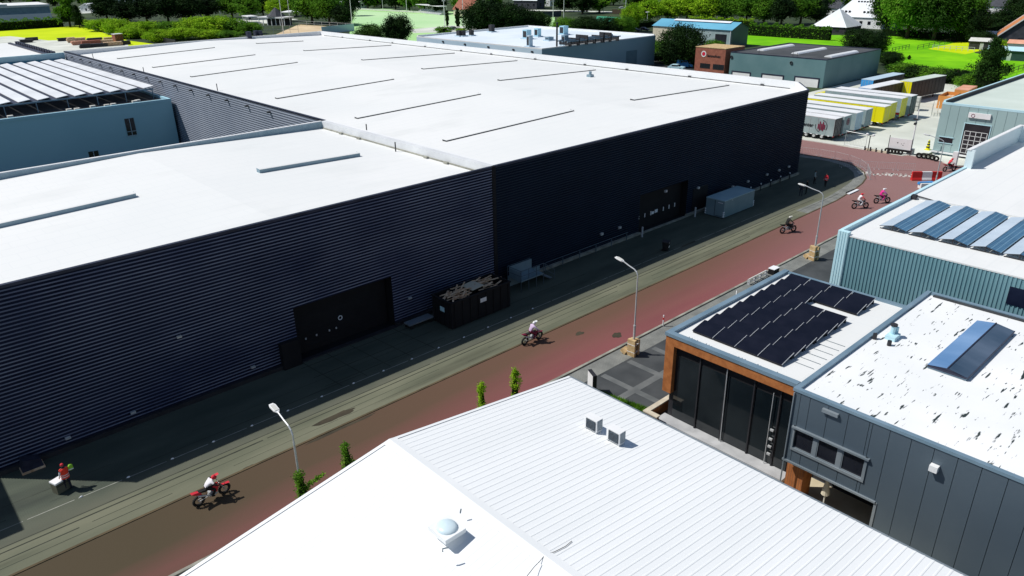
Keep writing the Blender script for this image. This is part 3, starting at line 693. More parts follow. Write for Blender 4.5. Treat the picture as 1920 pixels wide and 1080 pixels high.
# ------------------------------------------------------------------ brick-framed building with black solar panels
t = thing('office_building', 'orange brick framed office with tall dark glass side and black solar panels on its roof', 'office', (34.1, 15.2, 0), world=True)
X0, X1, Y0, Y1, Z = 34.1, 48.3, 15.0, 23.5, 6.0
b = MB(); b.box(X0 + .35, X1, Y0, Y1 - .3, 0, Z - .05); b.build('wall', M['dark'], t)
b = MB(); b.box(X0 - .02, X0 + .34, Y0, Y1, 5.42, Z); b.box(X0 - .02, X0 + .34, Y1 - .62, Y1, 2.1, 5.42); b.box(X0 + .34, X1, Y1 - .29, Y1, 2.1, Z); b.build('brick_frame', M['brick'], t)
b = MB(); b.box(X0 - .08, X0 + .32, Y0, Y1 + .06, Z, Z + .22); b.box(X0 + .32, X1, Y1 - .3, Y1 + .06, Z, Z + .22); b.box(X1 - .3, X1, Y0, Y1 - .3, Z, Z + .16); b.build('coping', M['coping_blue'], t)
b = MB(); b.box(X0 + .32, X1 - .3, Y0, Y1 - .3, Z - .04, Z + .02); b.build('roof', M['roof'], t)
b = MB(); b.box(X0 + .30, X0 + .345, Y0, Y1 - .62, 4.75, 5.42); b.build('top_panel', M['black'], t)
ys = [Y1 - .62, 21.1, 19.3, 17.5, 15.9, Y0]
for a, c in zip(ys, ys[1:]):
    b = MB(); b.box(X0 + .29, X0 + .346, c + .06, a - .04, .35, 4.75); b.build('glass_panel', M['glass'], t)
b = MB()
for y in ys[1:-1]: b.box(X0 + .2, X0 + .29, y - .03, y + .05, .3, 5.4)
b.build('mullion', M['dark'], t)
b = MB(); b.tube([(X0 + .15, 19.2, .3), (X0 + .15, 19.25, 5.3)], .03, 6); b.tube([(X0 + .15, 16.3, .3), (X0 + .15, 16.3, 5.0)], .025, 6)
for z in (1.0, 1.5, 2.0, 2.6): b.box(X0 + .1, X0 + .2, 16.0, 16.2, z, z + .12)
b.build('downpipe', M['galv'], t)
b = MB(); b.box(X0 - .55, X0 + .33, Y0 - .2, Y1 - .1, 0, .3); b.build('stone_ledge', mat('pale_stone', (.36, .37, .38), (.48, .49, .5), 1.2, .8), t)
u = thing('garden_wall', 'low brick wall with pale coping beside the glass side of the brick-framed office', 'wall', (33.6, 24, 0), world=True)
b = MB(); b.box(33.0, 33.25, 23.0, 24.0, 0, .75); b.box(33.25, 36.2, 23.76, 24.0, 0, .75); b.build('wall', M['brick'], u)
b = MB(); b.box(32.95, 33.3, 22.95, 24.05, .75, .83); b.box(33.3, 36.2, 23.7, 24.05, .75, .83); b.build('coping', mat('pale_coping', (.5, .44, .34), (.62, .56, .44), 2, .8), u)
# solar panels, laid in overlapping rows
k = 0
sa = thing('solar_array', 'array of matt black solar panels stepped across the white roof of the brick office', 'solar array', (35.2, 16.6, Z), world=True)
NR, NCn = 9, 4
for i in range(NR):
    for j in range(NCn):
        if i in (6,) and j >= 2: continue
        if i in (7, 8) and j >= 4: continue
        x = 35.5 + i * 1.33; y = 22.6 - j * 1.5
        if i in (4, 5) and j == 3: pass
        zt = .42
        b = MB(); b.obox((x + .56, y - .74, Z + .30), (.64, 0, .135), (0, .715, 0), (0, 0, .018)); pn = b.build('solar_panel', M['pv'], sa)
        b = MB(); b.obox((x + .56, y - 1.46, Z + .31), (.64, 0, .135), (0, .012, 0), (0, 0, .022)); b.build('clamp_rail', M['flash'], pn)
        b = MB(); b.box(x - .03, x + .03, y - 1.42, y - .05, Z + .02, Z + .16); b.box(x + 1.12, x + 1.16, y - 1.42, y - .05, Z + .02, Z + .40); b.build('stand', M['dark'], pn)
b = MB()
for k in range(6):
    x = 36.5 + k * .75; b.obox((x, 15.9, Z + .035), (.02, 0, 0), (0, .6, 0), (0, 0, .012))
for k in range(30):
    b.obox((34.62 + random.uniform(-.05, .05), 16.5 + k * .2, Z + .03), (random.uniform(.05, .2), .03, 0), (0, .025, 0), (0, 0, .008))
b.build('roof_debris', M['trimgrey'], t)

# ------------------------------------------------------------------ anthracite panel building
t = thing('industrial_building', 'anthracite panel-clad building with a stained white roof and three dark windows', 'industrial building', (32.3, 14.3, 0), world=True)
X0, X1, Y0, Y1, Z = 32.3, 49.6, -14.0, 14.35, 7.0
b = MB()
# front, in panels with open joints, and the ground-floor recess
def panel(y0, y1, z0, z1): b.box(X0, X0 + .12, y0 + .012, y1 - .012, z0, z1)
ys = [14.35, 13.45, 12.5, 11.5, 10.5, 9.55, 8.6, 7.62, 6.65, 5.7, 4.7, 3.7, 2.7, 1.7, .7, -.3, -1.3, -2.3, -3.3, -4.3, -6, -8, -10, -12, -14]
wy0, wy1, wz0, wz1 = 10.35, 13.95, 3.62, 4.82
for a, c in zip(ys, ys[1:]):
    zb = 2.75 if c >= 9.5 else 0
    if c < wy1 and a > wy0:
        if a > wy1 + .05: panel(wy1, a, zb, Z - .12)
        if c < wy0 - .05: panel(c, wy0, zb, Z - .12)
        panel(max(c, wy0), min(a, wy1), wz1, Z - .12); panel(max(c, wy0), min(a, wy1), zb, wz0)
    else: panel(c, a, zb, Z - .12)
b.build('facade', M['panelgrey'], t)
b = MB(); b.box(X0 + .13, X1, Y0, Y1 - .02, 2.8, Z - .2); b.box(X0 + 3.2, X1, 9.5, Y1 - .02, 0, 2.8); b.box(X0 + .13, X1, Y0, 9.5, 0, 2.8); b.build('wall', M['dark'], t)
b = MB(); b.box(X0 - .05, X0 + .2, Y0, Y1 + .03, Z - .12, Z + .04); b.box(X0 + .2, X1, Y1 - .24, Y1 + .03, Z - .12, Z + .04); b.box(X1 - .3, X1, Y0, Y1 - .32, Z - .12, Z + .04); b.build('coping', M['coping_blue'], t)
rm = mat('stained_white_roof', (.76, .78, .78), (.83, .84, .84), .2, .8)
overlay(rm, (.02, .035, .035), 2.3, .64, .68, (.28, 1.6, 1), 3)
overlay(rm, (.03, .045, .045), 4.6, .665, .70, (.28, 1.5, 1), 3)
b = MB(); b.quad((X0 + .2, Y0, Z - .12), (X1 - .3, Y0, Z - .12), (X1 - .3, Y1 - .24, Z - .12), (X0 + .2, Y1 - .24, Z - .12)); b.build('roof', rm, t)
b = MB(); b.box(X1 - .5, X1 - .35, Y0, Y1 - .5, Z - .11, Z + .0)
b.build('roof_drain', M['sky_side'], t)
b = MB(); b.box(X0 - .06, X0 - .002, wy0 - .12, wy0, wz0 - .1, wz1 + .1); b.box(X0 - .06, X0 - .002, wy1, wy1 + .1, wz0 - .1, wz1 + .1); b.box(X0 - .07, X0 - .002, wy0 - .12, wy1 + .1, wz0 - .14, wz0)
b.box(X0 - .16, X0 - .002, wy0 - .2, wy1 + .15, wz1, wz1 + .1); b.build('window_trim', M['trimgrey'], t)
for a, c in ((13.95, 12.98), (12.68, 11.72), (11.4, 10.4)):
    b = MB(); b.box(X0 + .06, X0 + .1, c, a, wz0 + .02, wz1 - .02); ww = b.build('window', M['winglass'], t)
    b = MB(); b.box(X0 + .02, X0 + .12, c - .05, c, wz0, wz1); b.box(X0 + .02, X0 + .12, a, a + .05, wz0, wz1); b.box(X0 + .02, X0 + .12, c, a, wz0, wz0 + .03); b.build('frame', M['trimgrey'], ww)
b = MB(); b.box(X0 - .0, X0 + .11, 12.73, 12.93, wz0, wz1); b.box(X0 - .0, X0 + .11, 11.45, 11.67, wz0, wz1); b.build('pier', M['trimgrey'], t)
b = MB(); b.box(X0 - .1, X0 + .13, 9.5, Y1 + .02, 2.66, 2.76); b.box(X0 - .04, X0 + .13, 9.42, 9.55, 0, 2.7); b.box(X0 - .1, X0 + .05, 6.9, 9.3, .55, .75); b.build('soffit_trim', M['trimgrey'], t)
b = MB(); b.box(X0 + .5, X0 + 1.6, 13.35, 14.3, 0, 2.78); b.build('brick_pier', M['brick'], t)
b = MB(); b.box(X0 + 3.14, X0 + 3.19, 10, 12.8, .1, 2.5); b.build('ground_floor_window', M['glass'], t)
b = MB(); b.box(X0 - .16, X0, 11.95, 12.75, 6.42, 6.6); b.build('spout', M['trimgrey'], t)
b = MB(); b.box(X0 - .3, X0 - .02, 7.25, 7.6, 5.8, 6.1); b.build('wall_lamp', M['white'], t)
b = MB(); b.tube([(X0 - .06, 14.28, .1), (X0 - .06, 14.28, 6.8)], .04, 6); b.build('downpipe', M['trimgrey'], t)
# ridge glazing on the roof
g = thing('roof_light', 'long double-pitched glass roof light reflecting the sky, on the stained white roof', 'roof light', (39.3, 8.9, Z - .12), world=True)
xa, xb, ya, yb, zr = 39.4, 47.0, 8.7, 10.6, Z - .1
b = MB(); b.box(xa, xb, ya, yb, zr, zr + .16); b.build('kerb', M['coping_blue'], g)
ym = (ya + yb) / 2
b = MB(); b.quad((xa, ym + .02, zr + .34), (xb, ym + .02, zr + .34), (xb, yb + .03, zr + .18), (xa, yb + .03, zr + .18)); b.build('glass_pane', M['roofglass_a'], g)
b = MB(); b.quad((xa, ya - .03, zr + .18), (xb, ya - .03, zr + .18), (xb, ym - .02, zr + .34), (xa, ym - .02, zr + .34)); b.build('glass_pane', M['roofglass_b'], g)
b = MB(); b.box(xa, xb, ym - .03, ym + .03, zr + .32, zr + .38); b.quad((xa, ya, zr + .16), (xa, yb, zr + .16), (xa, ym, zr + .335)); b.quad((xb, ya, zr + .16), (xb, ym, zr + .335), (xb, yb, zr + .16)); b.box(xa - .05, xa, ya, yb, zr + .1, zr + .2); b.box(xa, xb, ya - .06, ya - .03, zr + .12, zr + .2); b.build('frame', M['coping_dark'], g)
p = G(1672, 632, 6.9)
v = thing('roof_vent', 'small pale vent hood with pipes on the stained roof near the brick office', 'vent', (p.x, p.y, Z - .12))
b = MB(); b.box(-.5, .3, -.35, .2, 0, .25); b.tube([(0, 0, .2), (0, 0, .75)], .14, 10); b.tube([(.3, -.1, .2), (.3, -.1, .6)], .1, 10); b.build('hood', M['tealtrim'], v)
b = MB(); b.tube([(0, 0, .75), (0, 0, .85)], .2, 10); b.tube([(-.9, .6, 0), (-.9, .6, .35)], .12, 8); b.tube([(-1.1, -.3, 0), (-1.1, -.3, .3)], .12, 8); b.build('cowl', M['dark'], v)

# ------------------------------------------------------------------ teal hall
t = thing('industrial_hall', 'light teal ribbed hall with blue solar panels and a raised white parapet', 'hall', (52.6, 21.9, 0), world=True)
X0, X1, Y0, Y1, Z = 52.6, 96, -22, 21.9, 8.55
b = MB(); b.corr('y', Y0, Y1 - .7, 0, Z - .3, X0, .25, .05, horiz=False, groove=1); b.build('ribbed_wall', [M['teal'], mat('teal_groove_shade', (.125, .265, .31), (.16, .31, .36), .3, .6)], t)  # recessed faces darkened in colour for groove shade
b = MB(); b.quad((X0, Y1 - .0, 0), (X1, Y1 - .0, 0), (X1, Y1 - .0, Z), (X0, Y1 - .0, Z)); b.quad((X1, Y0, 0), (X1, Y0, Z), (X1, Y1, Z), (X1, Y1, 0)); b.quad((X0, Y0, 0), (X0, Y0, Z - .3), (X1, Y0, Z - .3), (X1, Y0, 0)); b.build('wall', M['teal'], t)
b = MB(); b.box(X0 - .1, X0 + .25, Y1 - .75, Y1 + .06, 0, Z + .02)
for k in range(4): b.box(X0 - .13, X0 - .1, Y1 - .7 + k * .19, Y1 - .6 + k * .19, 0, Z)
b.build('corner_post', M['tealtrim'], t)
b = MB(); b.quad((X0, Y0, Z - .28), (65.3, Y0, Z - .28), (65.3, Y1 - .2, Z - .28), (X0, Y1 - .2, Z - .28)); b.quad((65.3, Y0, Z - .06), (X1, Y0, Z - .06), (X1, Y1 - .2, Z - .06), (65.3, Y1 - .2, Z - .06)); b.quad((65.3, Y0, Z - .28), (65.3, Y0, Z - .06), (65.3, Y1 - .2, Z - .06), (65.3, Y1 - .2, Z - .28)); b.build('roof', M['roof'], t)
b = MB(); b.box(X0 - .04, X0 + .5, Y0, Y1 - .75, Z - .32, Z - .22); b.build('eaves_flashing', M['roof'], t)
b = MB(); b.box(X0 + .25, 77.9, Y1 - .22, Y1 + .04, 7.9, Z + .05); b.build('parapet', M['tealtrim'], t)
b = MB(); b.box(77.9, 93.5, Y1 - .25, Y1 + .04, 8.4, 10.2); b.box(93.2, 93.5, Y1 - 9, Y1 - .25, 8.4, 10.2); b.box(77.9, 78.2, Y1 - .6, Y1 - .25, 8.4, 10.2); b.build('raised_parapet', mat('pale_blue_parapet', (.60, .72, .76), (.68, .79, .82), .3, .6), t)
b = MB(); b.box(77.85, 93.55, Y1 - .28, Y1 + .07, 10.2, 10.28); b.box(93.15, 93.55, Y1 - 9, Y1 - .28, 10.2, 10.28); b.build('parapet_cap', M['white'], t)
b = MB(); b.tube([(65.3, Y1 - .3, Z + .05), (65.25, Y1 - 1.0, Z), (65.35, Y1 - 2.6, Z - .2)], .05, 6); b.box(65.0, 65.4, Y1 - .6, Y1 - .22, Z - .25, Z + .1); b.build('roof_drain', M['dark'], t)
b = MB(); b.box(X0 - .08, X0 - .06, -2, 10.6, 6.4, 7.6); b.build('strip_window', mat('navy_strip', (.008, .012, .03), (.014, .02, .045), 1, .2), t)
lab = ['the one nearest the street', 'second from the street', 'third from the street', 'fourth from the street']
for k in range(5):
    yc = 19.45 - k * 2.06
    a = thing('solar_array', 'ridged solar row, pale and blue sides, on the teal hall, ' + (lab + ['fifth from the street'])[k], 'solar array', (55.9, yc, Z - .28), 0, 'ridged solar rows on the teal hall')
    for s_, m in ((1, 'pvpale'), (-1, 'pvblue')):
        for q in range(5):
            b = MB(); b.obox((.9 + q * 1.78, s_ * .49, .30), (.88, 0, 0), (0, s_ * .47, -.10), (0, 0, .018)); b.build('solar_panel', M[m], a)
    b = MB()
    for q in range(6): b.box(q * 1.78 - .0, q * 1.78 + .05, -.9, .9, 0, .07); b.box(q * 1.78, q * 1.78 + .05, -.03, .03, .07, .37)
    b.tube([(0, -.95, .19), (0, -.02, .40), (0, .95, .19)], .02, 5)
    b.build('frame', M['dark'], a)

# ------------------------------------------------------------------ pale teal warehouse by the truck yard
t = thing('warehouse', 'pale teal warehouse with a glazed roller door under a white sign', 'warehouse', (119.3, 38.2, 0), world=True)
X0, X1, Y0, Y1, Z = 119.3, 172, -20, 38.2, 7.2
b = MB()
y = Y1
while y > Y0:
    b.box(X0, X0 + .1, y - 1.18, y - .02, .55, Z); y -= 1.2
b.build('facade', M['teal2'], t)
b = MB(); b.box(X0 + .11, X1, Y0, Y1 - .05, 0, Z); b.build('wall', M['teal'], t)
b = MB(); b.box(X0 - .02, X0 + .3, Y0, Y1, Z, Z + .3); b.box(X0 + .3, X1, Y1 - .3, Y1, Z, Z + .55); b.build('coping', M['tealtrim'], t)
b = MB(); b.box(X0 + .3, X1, Y1 - .5, Y1 - .3, Z - .0, Z + .5); b.build('parapet', M['greyroof'], t)
b = MB(); b.quad((X0 + .3, Y0, Z + .02), (X1, Y0, Z + .02), (X1, Y1 - .5, Z + .02), (X0 + .3, Y1 - .5, Z + .02)); b.build('roof', M['greenroof'], t)
b = MB(); b.box(X0 - .25, X0 + .02, 32.9, Y1 + .1, .28, .5); b.build('plinth', M['white'], t)
def onw(px, py): return AtX(px, py, X0)
a, c = onw(1810, 231), onw(1806, 286); e = onw(1858, 238)
dz1, dy1, dy0 = a.z, a.y, e.y
b = MB(); b.box(X0 - .03, X0 - .005, dy0, dy1, .1, dz1); dr = b.build('roller_door', M['curtain_blk'], t)
b = MB(); H_ = dz1 - .1
for i in range(6): b.box(X0 - .06, X0 - .03, dy0 + .2, dy1 - .2, .77 + i * .62, .83 + i * .62)
for j in range(5): yy = dy0 + .2 + (dy1 - dy0 - .4) * j / 4; b.box(X0 - .06, X0 - .03, yy - .035, yy + .035, .83, .75 + 5 * .62)
b.build('glazing_bar', M['white'], dr)
b = MB(); b.box(X0 - .08, X0 - .03, dy0 - .1, dy1 + .1, dz1, dz1 + .12); b.box(X0 - .08, X0 - .03, dy1, dy1 + .1, .1, dz1); b.box(X0 - .08, X0 - .03, dy0 - .1, dy0, .1, dz1); b.build('door_frame', M['tealtrim'], dr)
a, c = onw(1818, 210), onw(1857, 226)
b = MB(); b.box(X0 - .25, X0 - .03, c.y, a.y, c.z + .1, a.z); sg = b.build('sign_board', M['sign'], t)
b = MB(); yy = a.y - (a.y - c.y) * .22; b.ring((X0 - .26, yy, (a.z + c.z) / 2), (0, 1, 0), (0, 0, 1), .22, .035, 14, 4); b.build('emblem', M['maroon'], sg)
a, c = onw(1762, 256), onw(1785, 268)
b = MB(); b.box(X0 - .03, X0 - .005, c.y, a.y, c.z - .1, a.z); ww = b.build('window', M['winglass'], t)
b = MB(); b.box(X0 - .09, X0 - .03, c.y - .1, a.y + .1, a.z, a.z + .12); b.box(X0 - .09, X0 - .03, c.y - .1, a.y + .1, c.z - .2, c.z - .1); b.build('frame', M['tealtrim'], ww)

# ------------------------------------------------------------------ brick-fronted building with grey hall
t = thing('workshop', 'grey workshop with white roller doors, dark roof and a red brick office front', 'workshop', (165.4, 78.1, 0), world=True)
X0, X1, Y0, Y1, Z = 165.5, 193.5, 78.1, 102.0, 6.0
b = MB(); b.box(X0, X1, Y0, Y1, 0, Z); b.build('wall', mat('grey_green_wall', (.10, .20, .215), (.135, .24, .255), .2, .6), t)
b = MB(); b.box(X0 + .3, X1 - .3, Y0 + .3, Y1 - .3, Z - .1, Z + .02); b.build('roof', M['greyroof'], t)
b = MB(); b.box(X0 - .03, X0 + .25, Y0 - .03, Y1, Z, Z + .18); b.box(X0 + .25, X1, Y0 - .03, Y0 + .25, Z, Z + .18); b.box(X1 - .25, X1, Y0 + .25, Y1, Z, Z + .18); b.box(X0 + .25, X1 - .25, Y1 - .25, Y1, Z, Z + .18); b.build('coping', M['coping_dark'], t)
for px0, px1 in (((1423, 93), (1487, 84)), ((1487, 99), (1548, 90)), ((1548, 105), (1608, 96))):
    a, c = G(*px0, Z + .3), G(*px1, Z + .3); y = (a.y + c.y) / 2; b = MB(); x0, x1 = a.x, c.x; pr = [(-.95, 0), (-.7, .28), (-.25, .42), (.25, .42), (.7, .28), (.95, 0)]
    b.extr([(x0, y + u, Z + .05 + v) for u, v in pr], (x1 - x0, 0, 0), closed=True, caps=True); b.build('skylight', M['sky_top'], t)
for px0, px1, top in ((1374, 1406, 133), (1430, 1468, 138), (1492, 1535, 143)):
    a, c = AtX(px0, top, X0), AtX(px1, top + 4, X0)
    b = MB(); b.box(X0 - .03, X0 - .005, c.y, a.y, 0, a.z - .2); dr = b.build('roller_door', M['sign'], t)
    b = MB(); b.box(X0 - .07, X0 - .03, c.y - .3, c.y, 0, a.z + .1); b.box(X0 - .07, X0 - .03, a.y, a.y + .3, 0, a.z + .1); b.box(X0 - .07, X0 - .03, c.y, a.y, a.z - .2, a.z + .1); b.build('door_frame', M['coping_dark'], dr)
b = MB()
for px, py in ((1372, 107), (1484, 118)):
    a = AtX(px, py, X0); b.ring((X0 - .1, a.y, a.z), (0, 1, 0), (0, 0, 1), .3, .1, 12, 6)
b.build('wall_lamp', M['dark'], t)
b = MB()
for px, py in ((1427, 100), (1486, 106), (1492, 107)): p = G(px, py, Z); b.tube([(X0 + 2, p.y, Z), (X0 + 2, p.y, Z + .9)], .05, 5)
b.build('vent_pipe', M['dark'], t)
bf0 = AtX(1305, 88, X0 - .4); bf1 = AtX(1361, 96, X0 - .4)
b = MB(); b.box(X0 - .4, X0 + 8, bf1.y, bf0.y, 0, bf0.z); bw = b.build('brick_front', M['brick2'], t)
b = MB(); b.box(X0 - .48, X0 + 8, bf1.y - .05, bf0.y + .05, bf0.z, bf0.z + .15); b.build('coping', M['tan'], bw)
for (pa, pc) in (((1313, 118), (1331, 128)), ((1337, 120), (1357, 131))):
    a, c = AtX(*pa, X0 - .4), AtX(*pc, X0 - .4)
    b = MB(); b.box(X0 - .43, X0 - .402, c.y, a.y, c.z, a.z); ww = b.build('window', M['winglass'], bw)
    b = MB(); b.box(X0 - .47, X0 - .43, (a.y + c.y) / 2 - .04, (a.y + c.y) / 2 + .04, c.z, a.z); b.box(X0 - .47, X0 - .43, c.y, a.y, c.z - .08, c.z); b.build('frame', M['dark'], ww)
a = AtX(1319.5, 101, X0 - .45)
b = MB(); b.disc((X0 - .46, a.y, a.z), (0, 1, 0), (0, 0, 1), .72, 28, r0=.50); b.disc((X0 - .46, a.y, a.z), (0, 1, 0), (0, 0, 1), .44, 24, mi=1)
b.build('round_logo', [M['sign'], M['logored']], bw)
def text(txt, size, loc, rot, m, name, parent, bold=0.0, ext=.01):
    cu = bpy.data.curves.new(name, 'FONT'); cu.body = txt; cu.size = size; cu.extrude = ext; cu.offset = bold; cu.align_x = 'LEFT'
    tmp = bpy.data.objects.new(name + '_tmp', cu); COL.objects.link(tmp)
    bpy.context.view_layer.update()
    me = bpy.data.meshes.new_from_object(tmp.evaluated_get(bpy.context.evaluated_depsgraph_get()))
    COL.objects.unlink(tmp); bpy.data.objects.remove(tmp)
    me.name = name; me.materials.clear(); me.materials.append(m)
    me.transform(Matrix.Translation(loc) @ Matrix(rot).to_4x4())
    if parent is not None:
        o = ORG.get(parent.name, (0, 0, 0)); me.transform(Matrix.Translation((-o[0], -o[1], -o[2])))
    ob = bpy.data.objects.new(name, me); COL.objects.link(ob); ob.parent = parent; ORG[ob.name] = ORG.get(parent.name, (0, 0, 0))
    return ob
FACE_NX = ((0, 0, -1), (-1, 0, 0), (0, 1, 0))     # text read on a wall that faces -X: right = -Y, up = +Z
a = AtX(1326, 104.5, X0 - .45)
text('lensesloes', .92, (X0 - .45, a.y, a.z - .25), FACE_NX, M['ink'], 'lettering', bw, .012)

# ------------------------------------------------------------------ white-roofed hall with plant on its roof
t = thing('factory', 'blue-grey hall with flat white roof crowded with air ducts and plant', 'factory', (131, 131.5, 0), world=True)
X0, X1, Y0, Y1, Z = 130.6, 174.5, 131.5, 182, 7.5
b = MB(); b.box(X0, X1, Y0, Y1, 0, Z); b.build('wall', M['lblue2'], t)
wl = MB(); wl.box(X0 - .02, X1 + .02, Y0 - .06, Y0 - .003, 0, Z); wl.build('front_wall', mat('shaded_blue_wall', (.20, .33, .40), (.26, .39, .46), .08, .55), t)  # darker sheet over the shaded face, its shade put into the colour
b = MB(); b.box(X0, X0 + .3, Y0, Y1, Z, Z + .25); b.box(X0 + .3, X1, Y0, Y0 + .3, Z, Z + .25); b.box(X1 - .3, X1, Y0 + .3, Y1, Z, Z + .5); b.box(X0 + .3, X1 - .3, Y1 - .3, Y1, Z, Z + .5); b.build('parapet', M['white'], t)
b = MB(); b.box(X0 + .3, X1 - .3, Y0 + .3, Y1 - .3, Z - .2, Z + .03); b.build('roof', mat('cool_white_roof', (.62, .70, .76), (.72, .79, .84), .08, .8), t)
b = MB()
for px, py in ((916, 88), (963, 93), (998, 97), (831, 78), (872, 83)): p = AtX(px, py, X0); b.obox((X0 - .12, p.y, p.z), (.1, 0, 0), (0, .3, 0), (0, 0, .2))
b.build('wall_spout', M['dark'], t)
b = MB(); a = AtY(1174, 96, Y0); c = AtY(1193, 118, Y0); b.box(a.x, c.x, Y0 - .1, Y0 - .065, 0, a.z); b.build('side_door', mat('slate_blue_door', (.10, .19, .24), (.14, .23, .28), .3, .5), t)
def plant(px, py, wx, wy, h, m, label, feet=True, name='air_handler', kind='air handling unit'):
    p = G(px, py, Z + .05); u = thing(name, label, kind, (p.x, p.y, Z + .03))
    h *= .8; wx *= .85; wy *= .85
    b = MB(); b.box(-wx / 2, wx / 2, -wy / 2, wy / 2, .25, h); b.build('casing', M[m], u)
    b = MB(); b.box(-wx / 2 - .02, -wx / 2, -wy / 2 + .2, wy / 2 - .2, .5, h - .3); b.build('louvre', M['dark'], u)
    b = MB(); b.box(-wx / 2 - .4, wx / 2 + .4, -wy / 2 - .4, wy / 2 + .4, 0, .25); b.build('base', M['lblue2'], u)
    return u
plant(988, 73, 2.0, 2.0, 3.0, 'lblue', 'tall blue cabinet on the plant-covered white roof, left one')
plant(1008, 69, 1.5, 1.8, 2.8, 'lblue', 'blue fan cabinet right behind the tall one on the plant-covered roof')
plant(1057, 65, 2.2, 2.0, 3.0, 'lblue', 'blue cabinet near the far right edge of the plant-covered roof')
plant(993, 88, 1.4, 1.2, 3.4, 'lblue2', 'pale narrow duct shaft at the front of the plant-covered roof')
plant(1059, 85, 1.6, 1.4, 3.0, 'coping_blue', 'blue shaft at the left end of the pipe rack on the white roof')
plant(922, 60, 1.5, 1.5, 2.6, 'dark', 'black-sided vent box at the left back of the plant-covered roof')
plant(1030, 76, 2.2, 1.6, 1.2, 'coping_blue', 'low curved duct end in the middle of the plant-covered roof')
for px, py, s_ in ((862, 68, 1.6), (868, 68, 1.4), (884, 67, 1.2)):
    plant(px, py, s_, s_, 2.0, 'dark', 'dark flue box at the far left edge of the plant-covered roof', name='flue', kind='flue')['group'] = 'dark flues on the white roof'
p = G(1090, 82, Z + .1); u = thing('pipe_rack', 'dark steel rack of pipes along the right side of the white roof', 'pipe rack', (p.x, p.y, Z + .03))
b = MB()
for k in range(7): b.box(-6 + k * 3, -5.7 + k * 3, -2, 2, 0, 1.2 + .5 * (k % 3)); 
b.build('post', M['dark'], u); b = MB()
for k in range(5): b.tube([(-7, -1.8 + k * .9, 1.1 + .25 * (k % 2)), (13 - 2 * (k % 3), -1.8 + k * .9, 1.1 + .25 * (k % 2))], .16, 6)
b.build('pipe', M['coping_blue'], u)
for px, py, h, lb in ((1044, 89, 5.5, 'tall dark flue pipe at the front right of the plant-covered roof'), (1132, 80, 2.2, 'short dark flue pipe at the right end of the pipe rack')):
    p = G(px, py, Z); u = thing('flue_pipe', lb, 'flue pipe', (p.x, p.y, Z + .03)); MB().tube([(0, 0, 0), (0, 0, h)], .22, 8).build('pipe', M['dark'], u); MB().tube([(0, 0, h), (0, 0, h + .25)], .3, 8).build('cowl', M['coping_dark'], u)
t = thing('shed', 'low dark flat-roofed shed left of the white plant-covered roof', 'shed', (122, 150, 0), world=True)
b = MB(); b.box(124, 130.4, 148, 184, 0, 5.6); b.build('wall', M['black'], t)
b = MB(); b.box(123.9, 130.4, 147.9, 184, 5.6, 5.8); b.build('roof', M['greyroof'], t)

# ------------------------------------------------------------------ blue-roofed gabled building
t = thing('warehouse', 'long gabled warehouse with bright blue roof and a white ridge strip', 'warehouse', (224, 138, 0), world=True)
X0, X1, Y0, Y1, ZE, ZR = 224, 234, 138.5, 170, 5.5, 7.5
b = MB(); b.quad((X0, Y0, 0), (X0, Y0, ZE), (X0, Y1 - 9, ZE), (X0, Y1 - 9, 0)); b.quad((X1, Y0, 0), (X1, Y1, 0), (X1, Y1, ZE), (X1, Y0, ZE)); b.quad((X0, Y1, 0), (X0, Y1, ZE), ((X0 + X1) / 2, Y1, ZR), (X1, Y1, ZE), (X1, Y1, 0)); b.build('wall', M['curtain'], t)
b = MB(); b.quad((X0, Y1 - 9, 0), (X0, Y1 - 9, ZE), (X0, Y1, ZE), (X0, Y1, 0)); b.build('cream_wall', M['cream'], t)
b = MB(); b.quad((X0, Y0, 0), (X1, Y0, 0), (X1, Y0, ZE), ((X0 + X1) / 2, Y0, ZR), (X0, Y0, ZE)); b.build('gable_wall', M['panelgrey'], t)
xm = (X0 + X1) / 2
b = MB(); b.quad((X0 - .4, Y0 - .3, ZE - .1), (xm, Y0 - .3, ZR + .05), (xm, Y1 + .3, ZR + .05), (X0 - .4, Y1 + .3, ZE - .1)); b.quad((xm, Y0 - .3, ZR + .05), (X1 + .4, Y0 - .3, ZE - .1), (X1 + .4, Y1 + .3, ZE - .1), (xm, Y1 + .3, ZR + .05)); b.build('roof', M['blueroof'], t)
b = MB(); b.quad((xm - 1.6, Y0 + 3, ZR - .22), (xm, Y0 + 3, ZR + .2), (xm, Y1 - 6, ZR + .2), (xm - 1.6, Y1 - 6, ZR - .22)); b.quad((xm, Y0 + 3, ZR + .2), (xm + 1, Y0 + 3, ZR - .1), (xm + 1, Y1 - 6, ZR - .1), (xm, Y1 - 6, ZR + .2)); b.build('ridge_light', M['tilewhite'], t)
for y0, y1 in ((140.2, 144.5), (150, 152.5)):
    b = MB(); b.box(X0 - .04, X0 - .005, y0, y1, 1.0, 4.0); b.build('window', M['winglass'], t)
b = MB(); b.tube([(X0 - .1, Y0 + .3, 0), (X0 - .1, Y0 + .3, ZE)], .12, 6); b.build('downpipe', M['white'], t)
